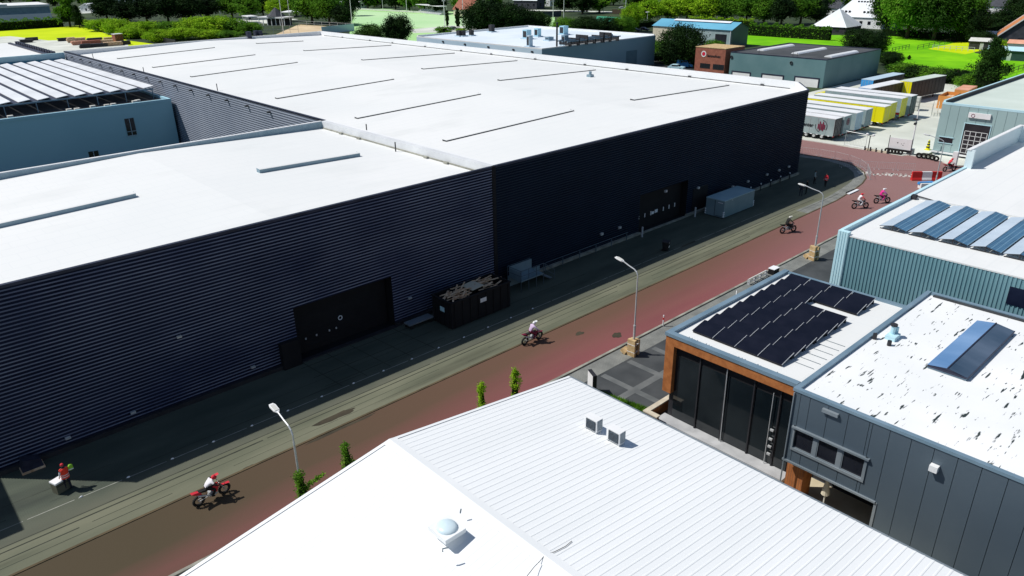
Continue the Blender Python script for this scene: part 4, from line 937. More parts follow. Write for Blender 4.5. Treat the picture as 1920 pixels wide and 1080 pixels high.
# ------------------------------------------------------------------ street lamps
def lamp(x, y, h, label, bend=(0, 1.35), hz=.35, padded=None):
    u = thing('street_lamp', label, 'street lamp', (x, y, 0), 0, 'street lamps along the road')
    MB().tube([(0, 0, 0), (0, 0, 2.4)], [.09, .085], 10).build('pole_base', M['galv'], u)
    b = MB(); b.tube([(0, 0, 2.4), (0, 0, h - .75)], [.06, .05], 10); b.tube([(0, 0, 2.34), (0, 0, 2.46)], .1, 10); b.build('pole', M['galv'], u)
    bx, by = bend; pts = [(0, 0, h - .75), (0, 0, h - .35), (bx * .08, by * .08, h - .12), (bx * .25, by * .25, h + .03), (bx * .6, by * .6, h + .16), (bx, by, h + hz)]
    MB().tube(pts, .045, 8).build('arm', M['galv'], u)
    d = Vector((bx, by, .25)).normalized(); n = Vector((-d.y, d.x, 0)).normalized(); c = Vector((bx, by, h + hz)) + d * .36
    b = MB(); up = d.cross(n) * -1
    for k, (s0, wd, th) in enumerate(((-.36, .08, .05), (-.2, .15, .08), (.2, .16, .08), (.36, .1, .05))):
        pass
    prof = [(-.38, .07, .05), (-.22, .15, .09), (.2, .17, .09), (.38, .11, .05)]; vs = []; fs = []
    for s_, wd, th in prof:
        for a, e in ((-1, -.4), (-1, .3), (-.5, 1), (.5, 1), (1, .3), (1, -.4)): vs.append(c + d * s_ + n * (a * wd) + up * (e * th))
    for i in range(3):
        for k in range(6): fs.append((i * 6 + k, i * 6 + (k + 1) % 6, i * 6 + 6 + (k + 1) % 6, i * 6 + 6 + k))
    fs += [tuple(range(6)), tuple(range(18, 24))]
    b.add(vs, fs); hd = b.build('lamp_head', M['white'], u)
    b = MB(); b.obox(c - up * .045, d * .26, n * .1, up * .012); b.build('lens', M['offwhite'], hd)
    return u
lamp(12.6, 30.0, 6.15, 'street lamp nearest the view, its foot hidden behind the white hall roof')
lamp(39.44, 30.0, 6.75, 'mid-street lamp with tan padded foot, between white hall and brick office')
lamp(66.88, 29.9, 6.75, 'street lamp with a padded foot beside the teal hall corner', bend=(-.25, 1.7))
l4 = AtY(1762, 330, 31.0)
lamp(97.2, 30.0, 6.8, 'farthest street lamp, behind the white parapet of the teal hall', bend=(-.3, 1.6))
def pad(x, y, rz, label, h=1.35):
    u = thing('crash_pad', label, 'crash pad', (x, y, 0), rz, 'tan crash pads round the lamp feet')
    b = MB(); b.box(-.36, -.13, -.32, .32, .01, h); b.box(.13, .36, -.32, .32, .01, h * .92); b.box(-.13, .13, .13, .32, .01, h * .96); b.build('bale', M['tan'], u)
    b = MB(); b.box(-.37, .37, -.33, .33, .35, .39); b.box(-.37, .37, -.33, .33, .95, .99); b.build('strap', M['white'], u)
    b = MB(); b.obox((-.15, .62, .22), (.3, 0, 0), (0, .2, .1), (0, -.06, .12)); b.build('loose_bale', M['tan'], u)
pad(39.44, 30.0, .1, 'tan crash pad strapped round the foot of the mid-street lamp'); pad(66.88, 29.9, -.2, 'tan crash pad round the foot of the lamp by the teal hall', 1.45)
# camera mast at the yard gate
pm = G(1706, 290); hm = HT(1723, 205, pm)
u = thing('camera_mast', 'tall thin white mast with a dark camera bracket at the yard gate', 'mast', (pm.x, pm.y, 0))
MB().box(-.4, .4, -.4, .4, 0, .9).build('foot_block', M['offwhite'], u); MB().tube([(0, 0, .9), (0, 0, hm)], [.12, .07], 8).build('pole', M['white'], u)
b = MB(); b.obox((-.3, 0, 4.6), (.3, 0, 0), (0, .12, 0), (0, 0, .15)); b.obox((-.2, .1, 5.2), (.15, 0, 0), (0, .3, 0), (0, 0, .1)); b.build('camera', M['dark'], u)

# ------------------------------------------------------------------ things along the warehouse front
u = thing('waste_container', 'black open waste container heaped with old planks, against the striped wall', 'container', (35.4, 43.8, 0))
L_, W_, Hc = 3.15, 1.25, 2.3
b = MB(); b.box(-L_, L_, -W_, -W_ + .08, .15, Hc); b.box(-L_, L_, W_ - .08, W_, .15, Hc); b.box(-L_, -L_ + .08, -W_ + .08, W_ - .08, .15, Hc); b.box(L_ - .08, L_, -W_ + .08, W_ - .08, .15, Hc); b.box(-L_, L_, -W_, W_, .1, .15); b.build('body', M['black'], u)
b = MB()
for k in range(8): x = -L_ + .3 + k * .82; b.box(x, x + .12, -W_ - .07, -W_, .15, Hc - .1)
for k in range(4): y = -W_ + .3 + k * .6; b.box(-L_ - .07, -L_, y, y + .12, .15, Hc - .1)
b.build('rib', M['black'], u)
b = MB(); b.box(-L_ - .05, L_ + .05, -W_ - .09, -W_ + .09, Hc, Hc + .1); b.box(-L_ - .05, L_ + .05, W_ - .09, W_ + .05, Hc, Hc + .1); b.box(-L_ - .09, -L_ + .09, -W_ + .09, W_ - .09, Hc, Hc + .1); b.box(L_ - .09, L_ + .05, -W_ + .09, W_ - .09, Hc, Hc + .1); b.build('rim', M['black'], u)
b = MB(); b.box(-.2, .45, -W_ - .09, -W_ - .075, 1.5, 1.85); b.build('sticker', M['sign'], u)
b = MB(); b.box(-L_ - .095, -L_ - .075, -.45, .1, 1.35, 1.75); b.build('sticker', M['tealtrim'], u)
b = MB()
for x in (-2.4, 2.2):
    for y in (-1, 1): b.tube([(x, y - .06, .09), (x, y + .06, .09)], .09, 10)
b.build('roller', M['tyre'], u)
rnd = random.Random(3)
for i in range(46):
    left = i < 28
    cx = 35.4 + (rnd.uniform(-2.5, -.6) if left else rnd.uniform(.7, 2.6)); cy = 43.8 + rnd.uniform(-.8, .8); z = 2.16 + rnd.uniform(.02, .5) * (1 - abs(cy - 43.8) * .5)
    a = rnd.uniform(-.9, .9) if left else rnd.uniform(-.25, .25); l = rnd.uniform(.5, .95)
    b = MB(); d = Vector((math.cos(a), math.sin(a), rnd.uniform(-.22, .22))) * l; n = Vector((-math.sin(a), math.cos(a), 0)) * rnd.uniform(.04, .09)
    b.obox((cx, cy, z), d, n, (0, 0, .018)); tag(b.build('plank', M['wood']), 'weathered plank in the heap on the black waste container', 'plank', 'planks heaped on the black container')
b = MB(); b.obox((35.55, 43.85, 2.5), (.62, 0, .05), (0, .75, -.03), (0, 0, .02)); tag(b.build('board', M['cream']), 'pale sheet of board lying across the middle of the plank heap', 'board')

u = thing('loading_platform', 'grey steel loading platform with railings and steps beside the black container', 'platform', (43.2, 45.0, 0))
b = MB(); b.box(-1.9, .9, -.9, .9, .95, 1.05); b.box(-1.9, .9, .7, .9, .05, .95); b.build('deck', M['lead'], u)
b = MB(); b.box(-1.88, .88, .66, .7, 1.06, 2.0); b.box(-1.9, -1.86, -.85, .66, 1.06, 1.9); b.box(.4, 2.0, .72, .76, .05, 1.0); b.build('side_panel', M['lead'], u)
b = MB()
for k in range(4): b.box(.9 + k * .32, 1.22 + k * .32, -.7, .7, .76 - k * .2, .8 - k * .2)
b.build('step', M['trimgrey'], u)
b = MB()
for x in (-1.9, -.95, 0, .9): b.tube([(x, -.88, 0), (x, -.88, 2.0)], .03, 6); b.tube([(x, .88, .9), (x, .88, 2.0)], .03, 6)
for z in (1.5, 2.0): b.tube([(-1.9, -.88, z), (.9, -.88, z), (2.3, -.88, z - 1.0)], .028, 6); b.tube([(-1.9, .88, z), (.9, .88, z)], .028, 6); b.tube([(-1.9, -.88, z), (-1.9, .88, z)], .028, 6)
b.tube([(2.3, -.88, 0), (2.3, -.88, 1.0)], .03, 6); b.build('railing', M['panelgrey'], u)
u = thing('guard_rail', 'low steel guard rail on posts along the foot of the vast navy wall', 'guard rail', (46.2, 46.0, 0))
b = MB()
for k in range(6): b.tube([(k * 2.4, 0, 0), (k * 2.4, 0, .8)], .05, 6)
b.build('post', M['panelgrey'], u); b = MB(); b.tube([(0, 0, .3), (0, 0, .82), (.15, 0, .9), (12.2, 0, .9)], .035, 6); b.build('rail', M['panelgrey'], u)
for k in range(9):
    x = 72.5 + k * 2.4
    if k > 1: 
        v = thing('wall_bollard', 'short steel bollard with a pale top at the foot of the vast navy wall', 'bollard', (x, 45.9, 0), 0, 'bollards along the navy wall')
        MB().tube([(0, 0, 0), (0, 0, .8)], .07, 8).build('post', M['dark'], v); MB().tube([(0, 0, .8), (0, 0, .95)], .075, 8).build('cap', M['refl'], v)
for x in (60.3, 69.9):
    v = thing('door_bollard', 'grey steel bollard at the ' + ('near' if x < 65 else 'far') + ' jamb of the far loading door', 'bollard', (x, 45.6, 0), 0, 'bollards at the far loading door')
    MB().tube([(0, 0, 0), (0, 0, 1.1)], .1, 10).build('post', M['flash'], v); MB().ball((0, 0, 1.1), (.1, .1, .05), 10, 6).build('cap', M['flash'], v)
u = thing('steel_container', 'slate blue steel container with white reflector strips on its corners', 'container', (74.6, 44.1, 0))
L_, W_ = 3.15, 1.18
b = MB(); b.box(-L_, L_, -W_, W_, .1, 2.02); b.build('body', M['lead'], u)
b = MB(); b.box(-L_ - .03, L_ + .03, -W_ - .03, W_ + .03, 2.02, 2.1); b.build('roof', mat('teal_blue_lid', (.30, .46, .52), (.38, .54, .60), .5, .45), u)
b = MB(); b.box(-L_ - .03, -L_, -.02, .02, .15, 1.98); b.box(-L_ - .04, -L_ - .03, -W_ + .1, -.1, .2, .24); b.build('door_seam', M['black'], u)
b = MB()
for x, y in ((-L_ - .02, -W_ - .02), (-L_ - .02, W_ - .03), (L_ - .06, -W_ - .02)):
    for z in (.18, .42, .66): b.obox((x + .05, y + .03, z + .08), (.07, 0, .03), (0, .07, 0), (0, 0, .06))
b.build('reflector', M['refl'], u)
b = MB(); b.box(-L_ - .045, -L_ - .03, -1.0, -.4, 1.75, 1.82); b.obox((-1.6, -W_ - .03, 1.9), (.06, 0, 0), (0, .02, 0), (0, 0, .03)); b.build('plate', M['refl'], u)
b = MB(); b.box(-L_ + .1, L_ - .1, -W_ + .1, W_ - .1, 0, .1); b.build('skid', M['black'], u)
p = G(1248, 470); u = thing('waste_bin', 'small black wheeled bin standing alone on the asphalt', 'bin', (p.x, p.y, 0), .4)
b = MB(); b.add([(-.26, -.26, .08), (.26, -.26, .08), (.26, .26, .08), (-.26, .26, .08), (-.33, -.33, .95), (.33, -.33, .95), (.33, .33, .95), (-.33, .33, .95)], [(0, 3, 2, 1), (4, 5, 6, 7), (0, 1, 5, 4), (1, 2, 6, 5), (2, 3, 7, 6), (3, 0, 4, 7)]); b.build('body', M['blackcloth'], u)
b = MB(); b.obox((0, 0, 1.0), (.36, 0, .02), (0, .36, .03), (0, 0, .04)); b.build('lid', M['dark'], u); b = MB(); b.tube([(-.25, .3, .1), (.25, .3, .1)], .1, 10); b.build('wheel', M['tyre'], u); b = MB(); b.box(-.2, -.03, -.335, -.31, .45, .52); b.box(.06, .22, -.335, -.31, .35, .55); b.box(-.15, .1, -.34, -.31, .85, .9); b.build('sticker', M['sign'], u)
p = (31.6, 45.2)
u = thing('flat_cart', 'low dark flat cart between the near loading door and the black container', 'cart', (31.0, 45.3, 0))
b = MB(); b.box(-1.2, 1.2, -.4, .4, .35, .45); b.build('deck', M['trimgrey'], u); b = MB()
for x in (-1, 1):
    for y in (-.35, .35): b.tube([(x, y - .04, .15), (x, y + .04, .15)], .15, 10)
b.build('wheel', M['tyre'], u); b = MB(); b.tube([(1.2, -.35, .45), (1.2, -.35, 1.0), (1.2, .35, 1.0), (1.2, .35, .45)], .025, 6); b.build('handle', M['dark'], u)
u = thing('covered_pallet', 'dark covered pallet against the striped wall near the photo\'s left edge', 'pallet', (3.3, 45.8, 0))
b = MB(); b.box(-.6, .6, -.4, .4, 0, .14); b.build('pallet', M['wood'], u); b = MB(); b.add([(-.55, -.36, .14), (.55, -.36, .14), (.55, .36, .14), (-.55, .36, .14), (-.4, -.3, .85), (.5, -.28, .6), (.5, .3, .62), (-.42, .3, .9)], [(4, 5, 6, 7), (0, 1, 5, 4), (1, 2, 6, 5), (2, 3, 7, 6), (3, 0, 4, 7)]); b.build('cover', M['navycloth'], u)
st = None
for k in range(15):
    x = 4.6 + k * 2.5
    b = MB(); b.ball((x + .05, 40.95, .02), (.10, .05, .06), 8, 5); o = b.build('road_stud', M['refl']); tag(o, 'small pale stud set on the thin edge line in the shaded asphalt', 'road stud', 'studs along the edge line')
p = G(121, 920); u = thing('cool_box', 'grey box with a white lid on the asphalt beside the marshal in the red vest', 'box', (p.x - .1, p.y + .15, 0), .35)
b = MB(); b.box(-.36, .36, -.26, .26, .02, .66); b.build('body', mat('olive_grey_box', (.10, .10, .07), (.14, .14, .1), 1, .7), u)
b = MB(); b.box(-.38, .30, -.28, .28, .66, .76); b.build('lid', M['refl'], u); b = MB(); b.tube([(-.3, -.28, .5), (-.3, -.34, .55), (.3, -.34, .55), (.3, -.28, .5)], .02, 6); b.build('handle', M['dark'], u)
p = G(636, 0)

# ------------------------------------------------------------------ junction furniture
def barrier(x, y, rz, label, n=3):
    u = thing('plastic_barrier', label, 'barrier', (x, y, 0), rz)
    b = MB()
    for k in range(n):
        x0 = k * 1.25; pr = [(-.3, 0), (-.3, .15), (-.2, .4), (-.16, 1.15), (.16, 1.15), (.2, .4), (.3, .15), (.3, 0)]
        b = MB(); b.extr([(x0, a, z) for a, z in pr], (1.22, 0, 0), closed=True, caps=True); b.build('barrier_block', M['red'] if k % 2 == 0 else M['white'], u)
    return u
pb0, pb1 = G(1708, 338), G(1766, 338)
barrier(pb0.x, pb0.y, math.atan2(pb1.y - pb0.y, pb1.x - pb0.x), 'red and white plastic barrier closing the side road at the junction')
pb = G(1735, 353); u = thing('tarpaulin_stack', 'blue tarpaulin over white crates in front of the red and white barrier', 'crates', (pb.x, pb.y, 0), -.75)
MB().box(-.8, .9, -.4, .4, 0, .7).build('crate', M['white'], u)
b = MB(); b.quad((-.85, -.1, .78), (.95, -.1, .76), (.95, .45, .8), (-.85, .45, .74)); b.quad((-.85, -.1, .78), (-.85, .45, .74), (-.9, .5, .45), (-.9, -.1, .5)); b.build('tarpaulin', M['blue'], u)
# crowd barriers round the outside of the bend
def crowd(x, y, rz, label, group, n=9, L=2.3, m='flash'):
    u = thing('crowd_barrier', label, 'crowd barrier', (x, y, 0), rz, group)
    b = MB()
    b.tube([(-L / 2, 0, .08), (-L / 2, 0, 1.05), (L / 2, 0, 1.05), (L / 2, 0, .08)], .016, 5); b.tube([(-L / 2, 0, .2), (L / 2, 0, .2)], .012, 5); b.build('frame', M[m], u)
    b = MB()
    for k in range(1, n): xx = -L / 2 + L * k / n; b.tube([(xx, 0, .2), (xx, 0, 1.05)], .008, 4, caps=False)
    b.build('bar', M[m], u); b = MB()
    for xx in (-L / 2 + .25, L / 2 - .25): b.box(xx - .03, xx + .03, -.28, .28, 0, .05)
    b.build('foot', M[m], u); return u
path = [Vector(c) for c in curve[3:11]]
proto = None; d = 0
def along(pts, step):
    out = []; rem = 0
    for a, c in zip(pts, pts[1:]):
        L = (c - a).length; s_ = rem
        while s_ < L:
            q = a + (c - a) * s_ / L; out.append((q, math.atan2(c.y - a.y, c.x - a.x))); s_ += step
        rem = s_ - L
    return out
for q, a in along([p + Vector((.35, -.1)) for p in path], 2.4):
    if proto is None: proto = crowd(q.x, q.y, a, 'grey crowd barrier standing round the outer edge of the bend by the vast warehouse', 'crowd barriers round the bend')
    else:
        c = copy_tree(proto); c.location = (q.x, q.y, 0); c.rotation_euler = (0, 0, a)
pr2 = None
for q, a in along([Vector((101.6, 42.3)), Vector((106.6, 34.2))], 2.4):
    if pr2 is None: pr2 = crowd(q.x + 1.2, q.y + .8, a, 'grey crowd barrier in the row crossing the brick junction', 'crowd barriers across the junction')
    else:
        c = copy_tree(pr2); c.location = (q.x + 1.2, q.y + .8, 0); c.rotation_euler = (0, 0, a); c['label'] = 'grey crowd barrier in the row crossing the brick junction'
# yard gate furniture: fence, banner, tyres
g0, g1 = G(1583, 272), G(1622, 280)
u = thing('mesh_gate', 'thin grey mesh gate standing open at the truck yard entrance', 'gate', (g0.x, g0.y, 0), math.atan2(g1.y - g0.y, g1.x - g0.x))
Lg = (g1 - g0).length; b = MB(); b.tube([(0, 0, 0), (0, 0, 2.2), (Lg, 0, 2.2), (Lg, 0, 0)], .04, 6); b.tube([(0, 0, .15), (Lg, 0, .15)], .03, 6); b.build('frame', M['galv'], u)
b = MB()
for k in range(1, 14): b.tube([(Lg * k / 14, 0, .15), (Lg * k / 14, 0, 2.2)], .008, 4, caps=False)
b.build('bar', M['flash'], u)
f0, f1 = G(1622, 281), G(1664, 288)
u = thing('low_wall', 'low cream kerb wall with short posts between yard gate and white banner', 'wall', (f0.x, f0.y, 0), math.atan2(f1.y - f0.y, f1.x - f0.x)); Lf = (f1 - f0).length
MB().box(0, Lf, -.12, .12, 0, .3).build('wall', M['cream'], u)
b = MB()
for k in range(5): b.box(k * Lf / 4 - .08, k * Lf / 4 + .08, -.22, -.12, 0, .6)
b.build('post', M['dark'], u)
bp = G(1627, 283); u = thing('lantern_post', 'short dark two-headed lantern post at the yard entrance', 'lantern', (bp.x, bp.y, 0))
MB().tube([(0, 0, 0), (0, 0, 2.3)], .07, 8).build('pole', M['dark'], u)
for s_ in (-1, 1): MB().ball((.1 * s_, .5 * s_, 2.45), (.22, .22, .16), 10, 6).build('lamp_head', M['white'], u); MB().tube([(0, 0, 2.2), (.1 * s_, .5 * s_, 2.35)], .03, 5).build('arm', M['dark'], u)
b0, b1 = G(1664, 286), G(1705, 292)
u = thing('banner', 'white banner on a low frame with a row of tyres before it', 'banner', (b0.x, b0.y, 0), math.atan2(b1.y - b0.y, b1.x - b0.x)); Lb = (b1 - b0).length
b = MB(); b.box(0, Lb, -.03, .03, .75, 2.3); sg = b.build('cloth', M['sign'], u)
b = MB()
for x, z, r in ((.38, 1.65, .09), (.55, 1.55, .05), (.66, 1.7, .05), (.63, 1.38, .07)): b.disc((Lb * x, -.035, z), (1, 0, 0), (0, 0, 1), r, 10)
b.build('printed_mark', M['ink'], sg)
b = MB(); b.box(0, Lb, -.1, .1, .45, .75); b.build('base_rail', M['black'], u); b = MB(); b.tube([(-.05, 0, 0), (-.05, 0, 2.6)], .05, 6); b.tube([(Lb + .05, 0, 0), (Lb + .05, 0, 2.5)], .05, 6); b.build('post', M['dark'], u)
def tyre(x, y, rz, label, group, lean=.15, r=.42):
    u = thing('tyre', label, 'tyre', (x, y, 0), rz, group)
    b = MB(); b.ring((0, 0, r), (1, 0, 0), (0, lean, 1), r * .72, r * .28, 16, 8, sq=.8); b.build('rubber', M['tyre'], u, smooth=True)
    b = MB(); b.ring((0, 0, r), (1, 0, 0), (0, lean, 1), r * .45, .03, 14, 5); b.build('bead', M['dark'], u); return u
for k in range(5):
    q = b0.lerp(b1, .02 + k * .15); tyre(q.x - .45, q.y, math.atan2(b1.y - b0.y, b1.x - b0.x), 'black tyre in the row in front of the white banner', 'tyres before the white banner', -.2)
for k, (px, py) in enumerate(((1722, 297), (1731, 298), (1739, 299), (1747, 301), (1754, 303))):
    q = G(px, py); tyre(q.x, q.y, -1.45, 'black tyre in the row beside the mast at the forecourt edge', 'tyres at the forecourt edge', -.2, .44)
# yellow traffic cone stack
q = G(1739, 281); u = thing('traffic_cone', 'tall yellow and black striped cone at the corner of the pale teal warehouse', 'cone', (q.x, q.y, 0))
b = MB(); b.tube([(0, 0, .1), (0, 0, 1.5)], [.30, .10], 12)
b.box(-.36, .36, -.36, .36, 0, .1); b.build('cone', M['yellow'], u)
b = MB()
for z in (.35, .75, 1.12): r = .30 - (z - .1) / 1.4 * .2; b.tube([(0, 0, z), (0, 0, z + .2)], [r + .015, r - .015], 12)
b.build('stripe', M['ink'], u)
for px, py, lb in ((1787, 314, 'white gate pillar with dark base at the end of the forecourt'),):
    q = G(px, py); u = thing('gate_pillar', lb, 'pillar', (q.x, q.y, 0)); MB().box(-.3, .3, -.3, .3, .25, 2.2).build('pillar', M['white'], u); MB().box(-.4, .4, -.4, .4, 0, .25).build('base', M['dark'], u)
# white edge board by the bend
q0, q1 = G(1590, 365), G(1608, 357)
u = thing('edge_board', 'white board lying along the kerb where the street meets the bend', 'board', (q0.x, q0.y, 0), math.atan2(q1.y - q0.y, q1.x - q0.x)); MB().box(0, (q1 - q0).length, -.18, .18, .05, .14).build('board', M['refl'], u); MB().box(.2, 2.2, .18, .4, .0, .18).build('bearer', M['black'], u)
# pylon sign beside the white hall, grass strip and delineators
q = G(1109, 737); hp = HT(1109, 699, q)
u = thing('pylon_sign', 'blank white upright pylon sign at the corner of the white hall', 'sign', (q.x, q.y, 0), -.45)
b = MB(); b.box(-.12, .12, -.45, .45, .1, hp); b.build('panel', M['sign'], u); b = MB(); b.box(-.14, .14, -.5, -.45, 0, hp + .03); b.box(-.14, .14, -.45, .45, hp, hp + .03); b.build('edge', M['dark'], u); b = MB(); b.box(-.16, .16, -.46, .46, 0, .1); b.build('base', M['dark'], u)
def grassbed(name, poly_pts, n, h, m, z=0.0):
    b = MB(); (a, c, d_, e) = [Vector((p[0], p[1], z)) for p in poly_pts]; rr = random.Random(5)
    for i in range(n):
        u_, v_ = rr.random(), rr.random(); p = a.lerp(c, u_).lerp(e.lerp(d_, u_), v_); an = rr.uniform(0, 6.28); w_ = rr.uniform(.02, .05); hh = h * rr.uniform(.5, 1.2)
        dx, dy = math.cos(an) * w_, math.sin(an) * w_; lx, ly = rr.uniform(-.12, .12), rr.uniform(-.12, .12)
        b.add([(p.x - dx, p.y - dy, p.z), (p.x + dx, p.y + dy, p.z), (p.x + lx, p.y + ly, p.z + hh)], [(0, 1, 2)])
    o = b.build(name, m); o['kind'] = 'stuff'; return o
gs = grassbed('grass', ((32.0, 28.6), (33.6, 28.4), (34.4, 23.9), (32.6, 23.6)), 9000, .28, M['leafm'])
tag(gs, 'strip of green grass along the edge of the white hall', 'grass')
for px, py, lb in ((1243, 612, 'slim white and red delineator at the kerb behind the brick office corner'), ):
    q = G(px, py); u = thing('delineator', lb, 'delineator', (q.x, q.y, 0)); MB().tube([(0, 0, 0), (0, 0, 1.0)], .05, 8).build('post', M['white'], u); MB().tube([(0, 0, .6), (0, 0, .8)], .055, 8).build('band', M['red'], u)
q = Vector((46.6, 29.6, 0))
u = thing('sign_board', 'white board leaning at the kerb behind the solar roof of the brick office', 'sign', (51.6, 28.9, 0), .5); b = MB(); b.obox((0, 0, .75), (.75, 0, 0), (0, .12, .7), (0, .02, -.004)); b.build('panel', M['sign'], u); b = MB(); b.tube([(-.5, .25, 0), (-.5, .1, 1.0)], .03, 5); b.tube([(.5, .25, 0), (.5, .1, 1.0)], .03, 5); b.build('leg', M['dark'], u)
u = thing('kerb_barrier', 'long white topped black barrier along the kerb behind the solar roof', 'barrier', (57.0, 31.0, 0), 0)
b = MB(); b.box(0, 3.0, -.05, .05, .52, .58); b.build('rail', M['offwhite'], u); b = MB()
for k in range(4): b.box(k * .98, k * .98 + .06, -.12, .12, 0, .52)
b.box(0, 3.0, -.02, .02, .2, .28); b.build('support', M['flash'], u)
u = thing('equipment_box', 'black box with a white lid at the end of the kerb barrier', 'box', (61.0, 30.8, 0)); MB().box(-.45, .45, -.3, .3, 0, .55).build('body', M['black'], u); MB().box(-.48, .48, -.33, .33, .55, .6).build('lid', M['refl'], u)
q = G(1505, 905)
u = thing('garden_parasol', 'folded cream parasol on a stand in the recess under the anthracite building', 'parasol', (33.0, 12.15, 0)); MB().tube([(0, 0, 0), (0, 0, 2.3)], .04, 8).build('pole', M['offwhite'], u); b = MB(); b.tube([(0, 0, 1.25), (0, 0, 1.6), (0, 0, 2.45)], [.22, .17, .03], 10); b.build('canopy', M['cream'], u); MB().tube([(0, 0, 0), (0, 0, .12)], .3, 14).build('base', M['flash'], u)
for k in range(7):
    yy = 14.2 - k * .32
    u = thing('potted_grass', 'dry pale ornamental grass in the row before the brick pier', 'plant', (32.0 - .05 * k, yy, 0), 0, 'ornamental grasses by the brick pier')
    b = MB(); rr = random.Random(k)
    for i in range(60):
        an = rr.uniform(0, 6.28); l = rr.uniform(.3, .75); w_ = .012; dx, dy = math.cos(an), math.sin(an)
        b.add([(-dy * w_, dx * w_, .1), (dy * w_, -dx * w_, .1), (dx * .25 * l, dy * .25 * l, l)], [(0, 1, 2)])
    b.build('foliage', M['cream'], u); MB().tube([(0, 0, 0), (0, 0, .14)], .1, 8).build('pot', M['dark'], u)

# ------------------------------------------------------------------ trailers, trucks, cars, containers
def trailer(label, x, y, rz, L, side, end, top, H=3.6, tail=None, group='trailers parked in the truck yard', name='trailer', bottom=.78, gap=0):
    """local: near end at the origin, body runs along +x; width along y"""
    u = thing(name, label, 'trailer', (x, y, 0), rz, group)
    W = 1.25
    b = MB(); b.box(.06, L - .02, -W + .02, W - .02, bottom, H - .08); bd = b.build('body', M[side], u)
    b = MB()
    n = 10
    for s_ in (-1, 1):
        for k in range(n + 1): xx = .05 + (L - .1) * k / n; b.box(xx - .02, xx + .02, s_ * W - .012, s_ * W + .012, bottom, H - .1)
    b.build('strap', M['galv' if side in ('curtain',) else side], bd)
    MB().box(-.02, L, -W, W, H - .08, H).build('roof', M[top], u)
    b = MB(); b.box(0, .055, -W + .01, W - .01, bottom, H - .085); dr = b.build('rear_door', M[end], u)
    b = MB()
    for yy in (-.75, -.3, .3, .75): b.tube([(-.02, yy, bottom + .05), (-.02, yy, H - .2)], .02, 5)
    b.build('lock_bar', M['galv'], dr)
    b = MB(); b.box(.05, L, -.5, .5, .6, bottom); b.box(.1, .2, -1.2, 1.2, .45, .62); b.build('chassis', M['black'], u)
    b = MB()
    for k in range(12): xx = .6 + k * (L - 2) / 12; b.box(xx, xx + .35, -W - .005, -W + .01, bottom - .08, bottom + .02); b.box(xx, xx + .35, W - .01, W + .005, bottom - .08, bottom + .02)
    b.build('marker', M['refl'], u)
    for s_ in (-1, 1):
        for k in range(3):
            xx = 1.9 + k * 1.31
            b = MB(); b.ring((xx, s_ * 1.02, .5), (1, 0, 0), (0, 0, 1), .36, .15, 14, 6, sq=1.1); wh = b.build('wheel', M['tyre'], u, smooth=True); MB().disc((xx, s_ * 1.17, .5), (1, 0, 0), (0, 0, s_), .24, 12).build('rim', M['galv'], wh)
        MB().box(L - 3.2, L - 3.05, s_ * .7 - .06, s_ * .7 + .06, 0, .9).build('landing_leg', M['dark'], u)
        b = MB(); b.box(.02, .09, s_ * 1.0 - .18, s_ * 1.0 + .18, .64, .78); b.build('tail_light', M['red'], u)
    return u
PI2 = math.pi / 2
tr = trailer('grey curtain trailer with dark lettering and a round maroon emblem on its side', 118.05, 52.2, PI2, 13.6, 'curtain', 'curtain_blk', 'trailer', H=3.55)
FNX = Matrix(((0, 0, -1), (-1, 0, 0), (0, 1, 0)))
# artwork on the side that faces the street (local +y side of the trailer)
FTR = ((-1, 0, 0), (0, 0, 1), (0, 1, 0))   # local: text reads along -x, up +z, out +y
text('enter', .80, (5.2, 1.275, 1.85), FTR, M['ink'], 'lettering', tr, .012)
b = MB(); c = (2.15, 1.272, 2.15)
for i in range(22):
    a0 = R_(215 - i * 6.2)
    for (s0, s1) in ((R_(100 + i * 5), R_(105 + i * 5)), (R_(-80 + i * 4.2), R_(-76 + i * 4.2))):
        b.quad(*[(c[0] + r * math.cos(w_), c[1], c[2] + r * math.sin(w_)) for r, w_ in ((.92, s0), (1.0, s0), (1.0, s1), (.92, s1))])
b.build('emblem_ring', M['ink'], tr)
b = MB()
for k, (x, z0, z1) in enumerate(((-.55, -.45, .35), (-.3, -.72, .75), (-.05, -.6, .45), (.22, -.72, .75), (.48, -.45, .35))):
    b.quad((c[0] + x - .09, c[1], c[2] + z0), (c[0] + x + .1, c[1], c[2] + z0 - .05), (c[0] + x + .1, c[1], c[2] + z1 - .12), (c[0] + x - .02, c[1], c[2] + z1), (c[0] + x - .09, c[1], c[2] + z1 - .12))
b.build('emblem_stripe', M['maroon'], tr)
t2 = trailer('grey trailer with a pale rear door bearing a dark emblem, second in the yard row', 120.8, 52.0, PI2, 13.6, 'curtain', 'curtain', 'trailer')
b = MB(); b.disc((-.045, -.1, 2.6), (0, 1, 0), (0, 0, 1), .55, 18, r0=.45); b.quad((-.045, -.35, 2.3), (-.045, -.2, 2.2), (-.045, -.1, 2.9), (-.045, -.28, 2.95)); b.quad((-.045, .0, 2.2), (-.045, .15, 2.3), (-.045, .1, 2.95), (-.045, -.05, 2.9)); b.build('emblem', M['maroon'], t2)
trailer('grey trailer with a glossy blue-grey rear door, third in the yard row', 124.8, 51.9, PI2, 13.6, 'curtain', 'lblue2', 'trailer')
trailer('grey trailer with plain grey rear, fourth in the yard row beside the yellow one', 128.6, 52.0, PI2, 13.6, 'curtain', 'curtain', 'trailer')
trailer('bright yellow trailer with pale roof in the middle of the yard row', 133.9, 51.2, PI2, 14.6, 'yellow', 'yellow', 'trailer', H=3.5)
trailer('white trailer with grey sides close beside the bright yellow one', 137.4, 51.6, PI2, 14.0, 'curtain', 'yellow', 'trailer')
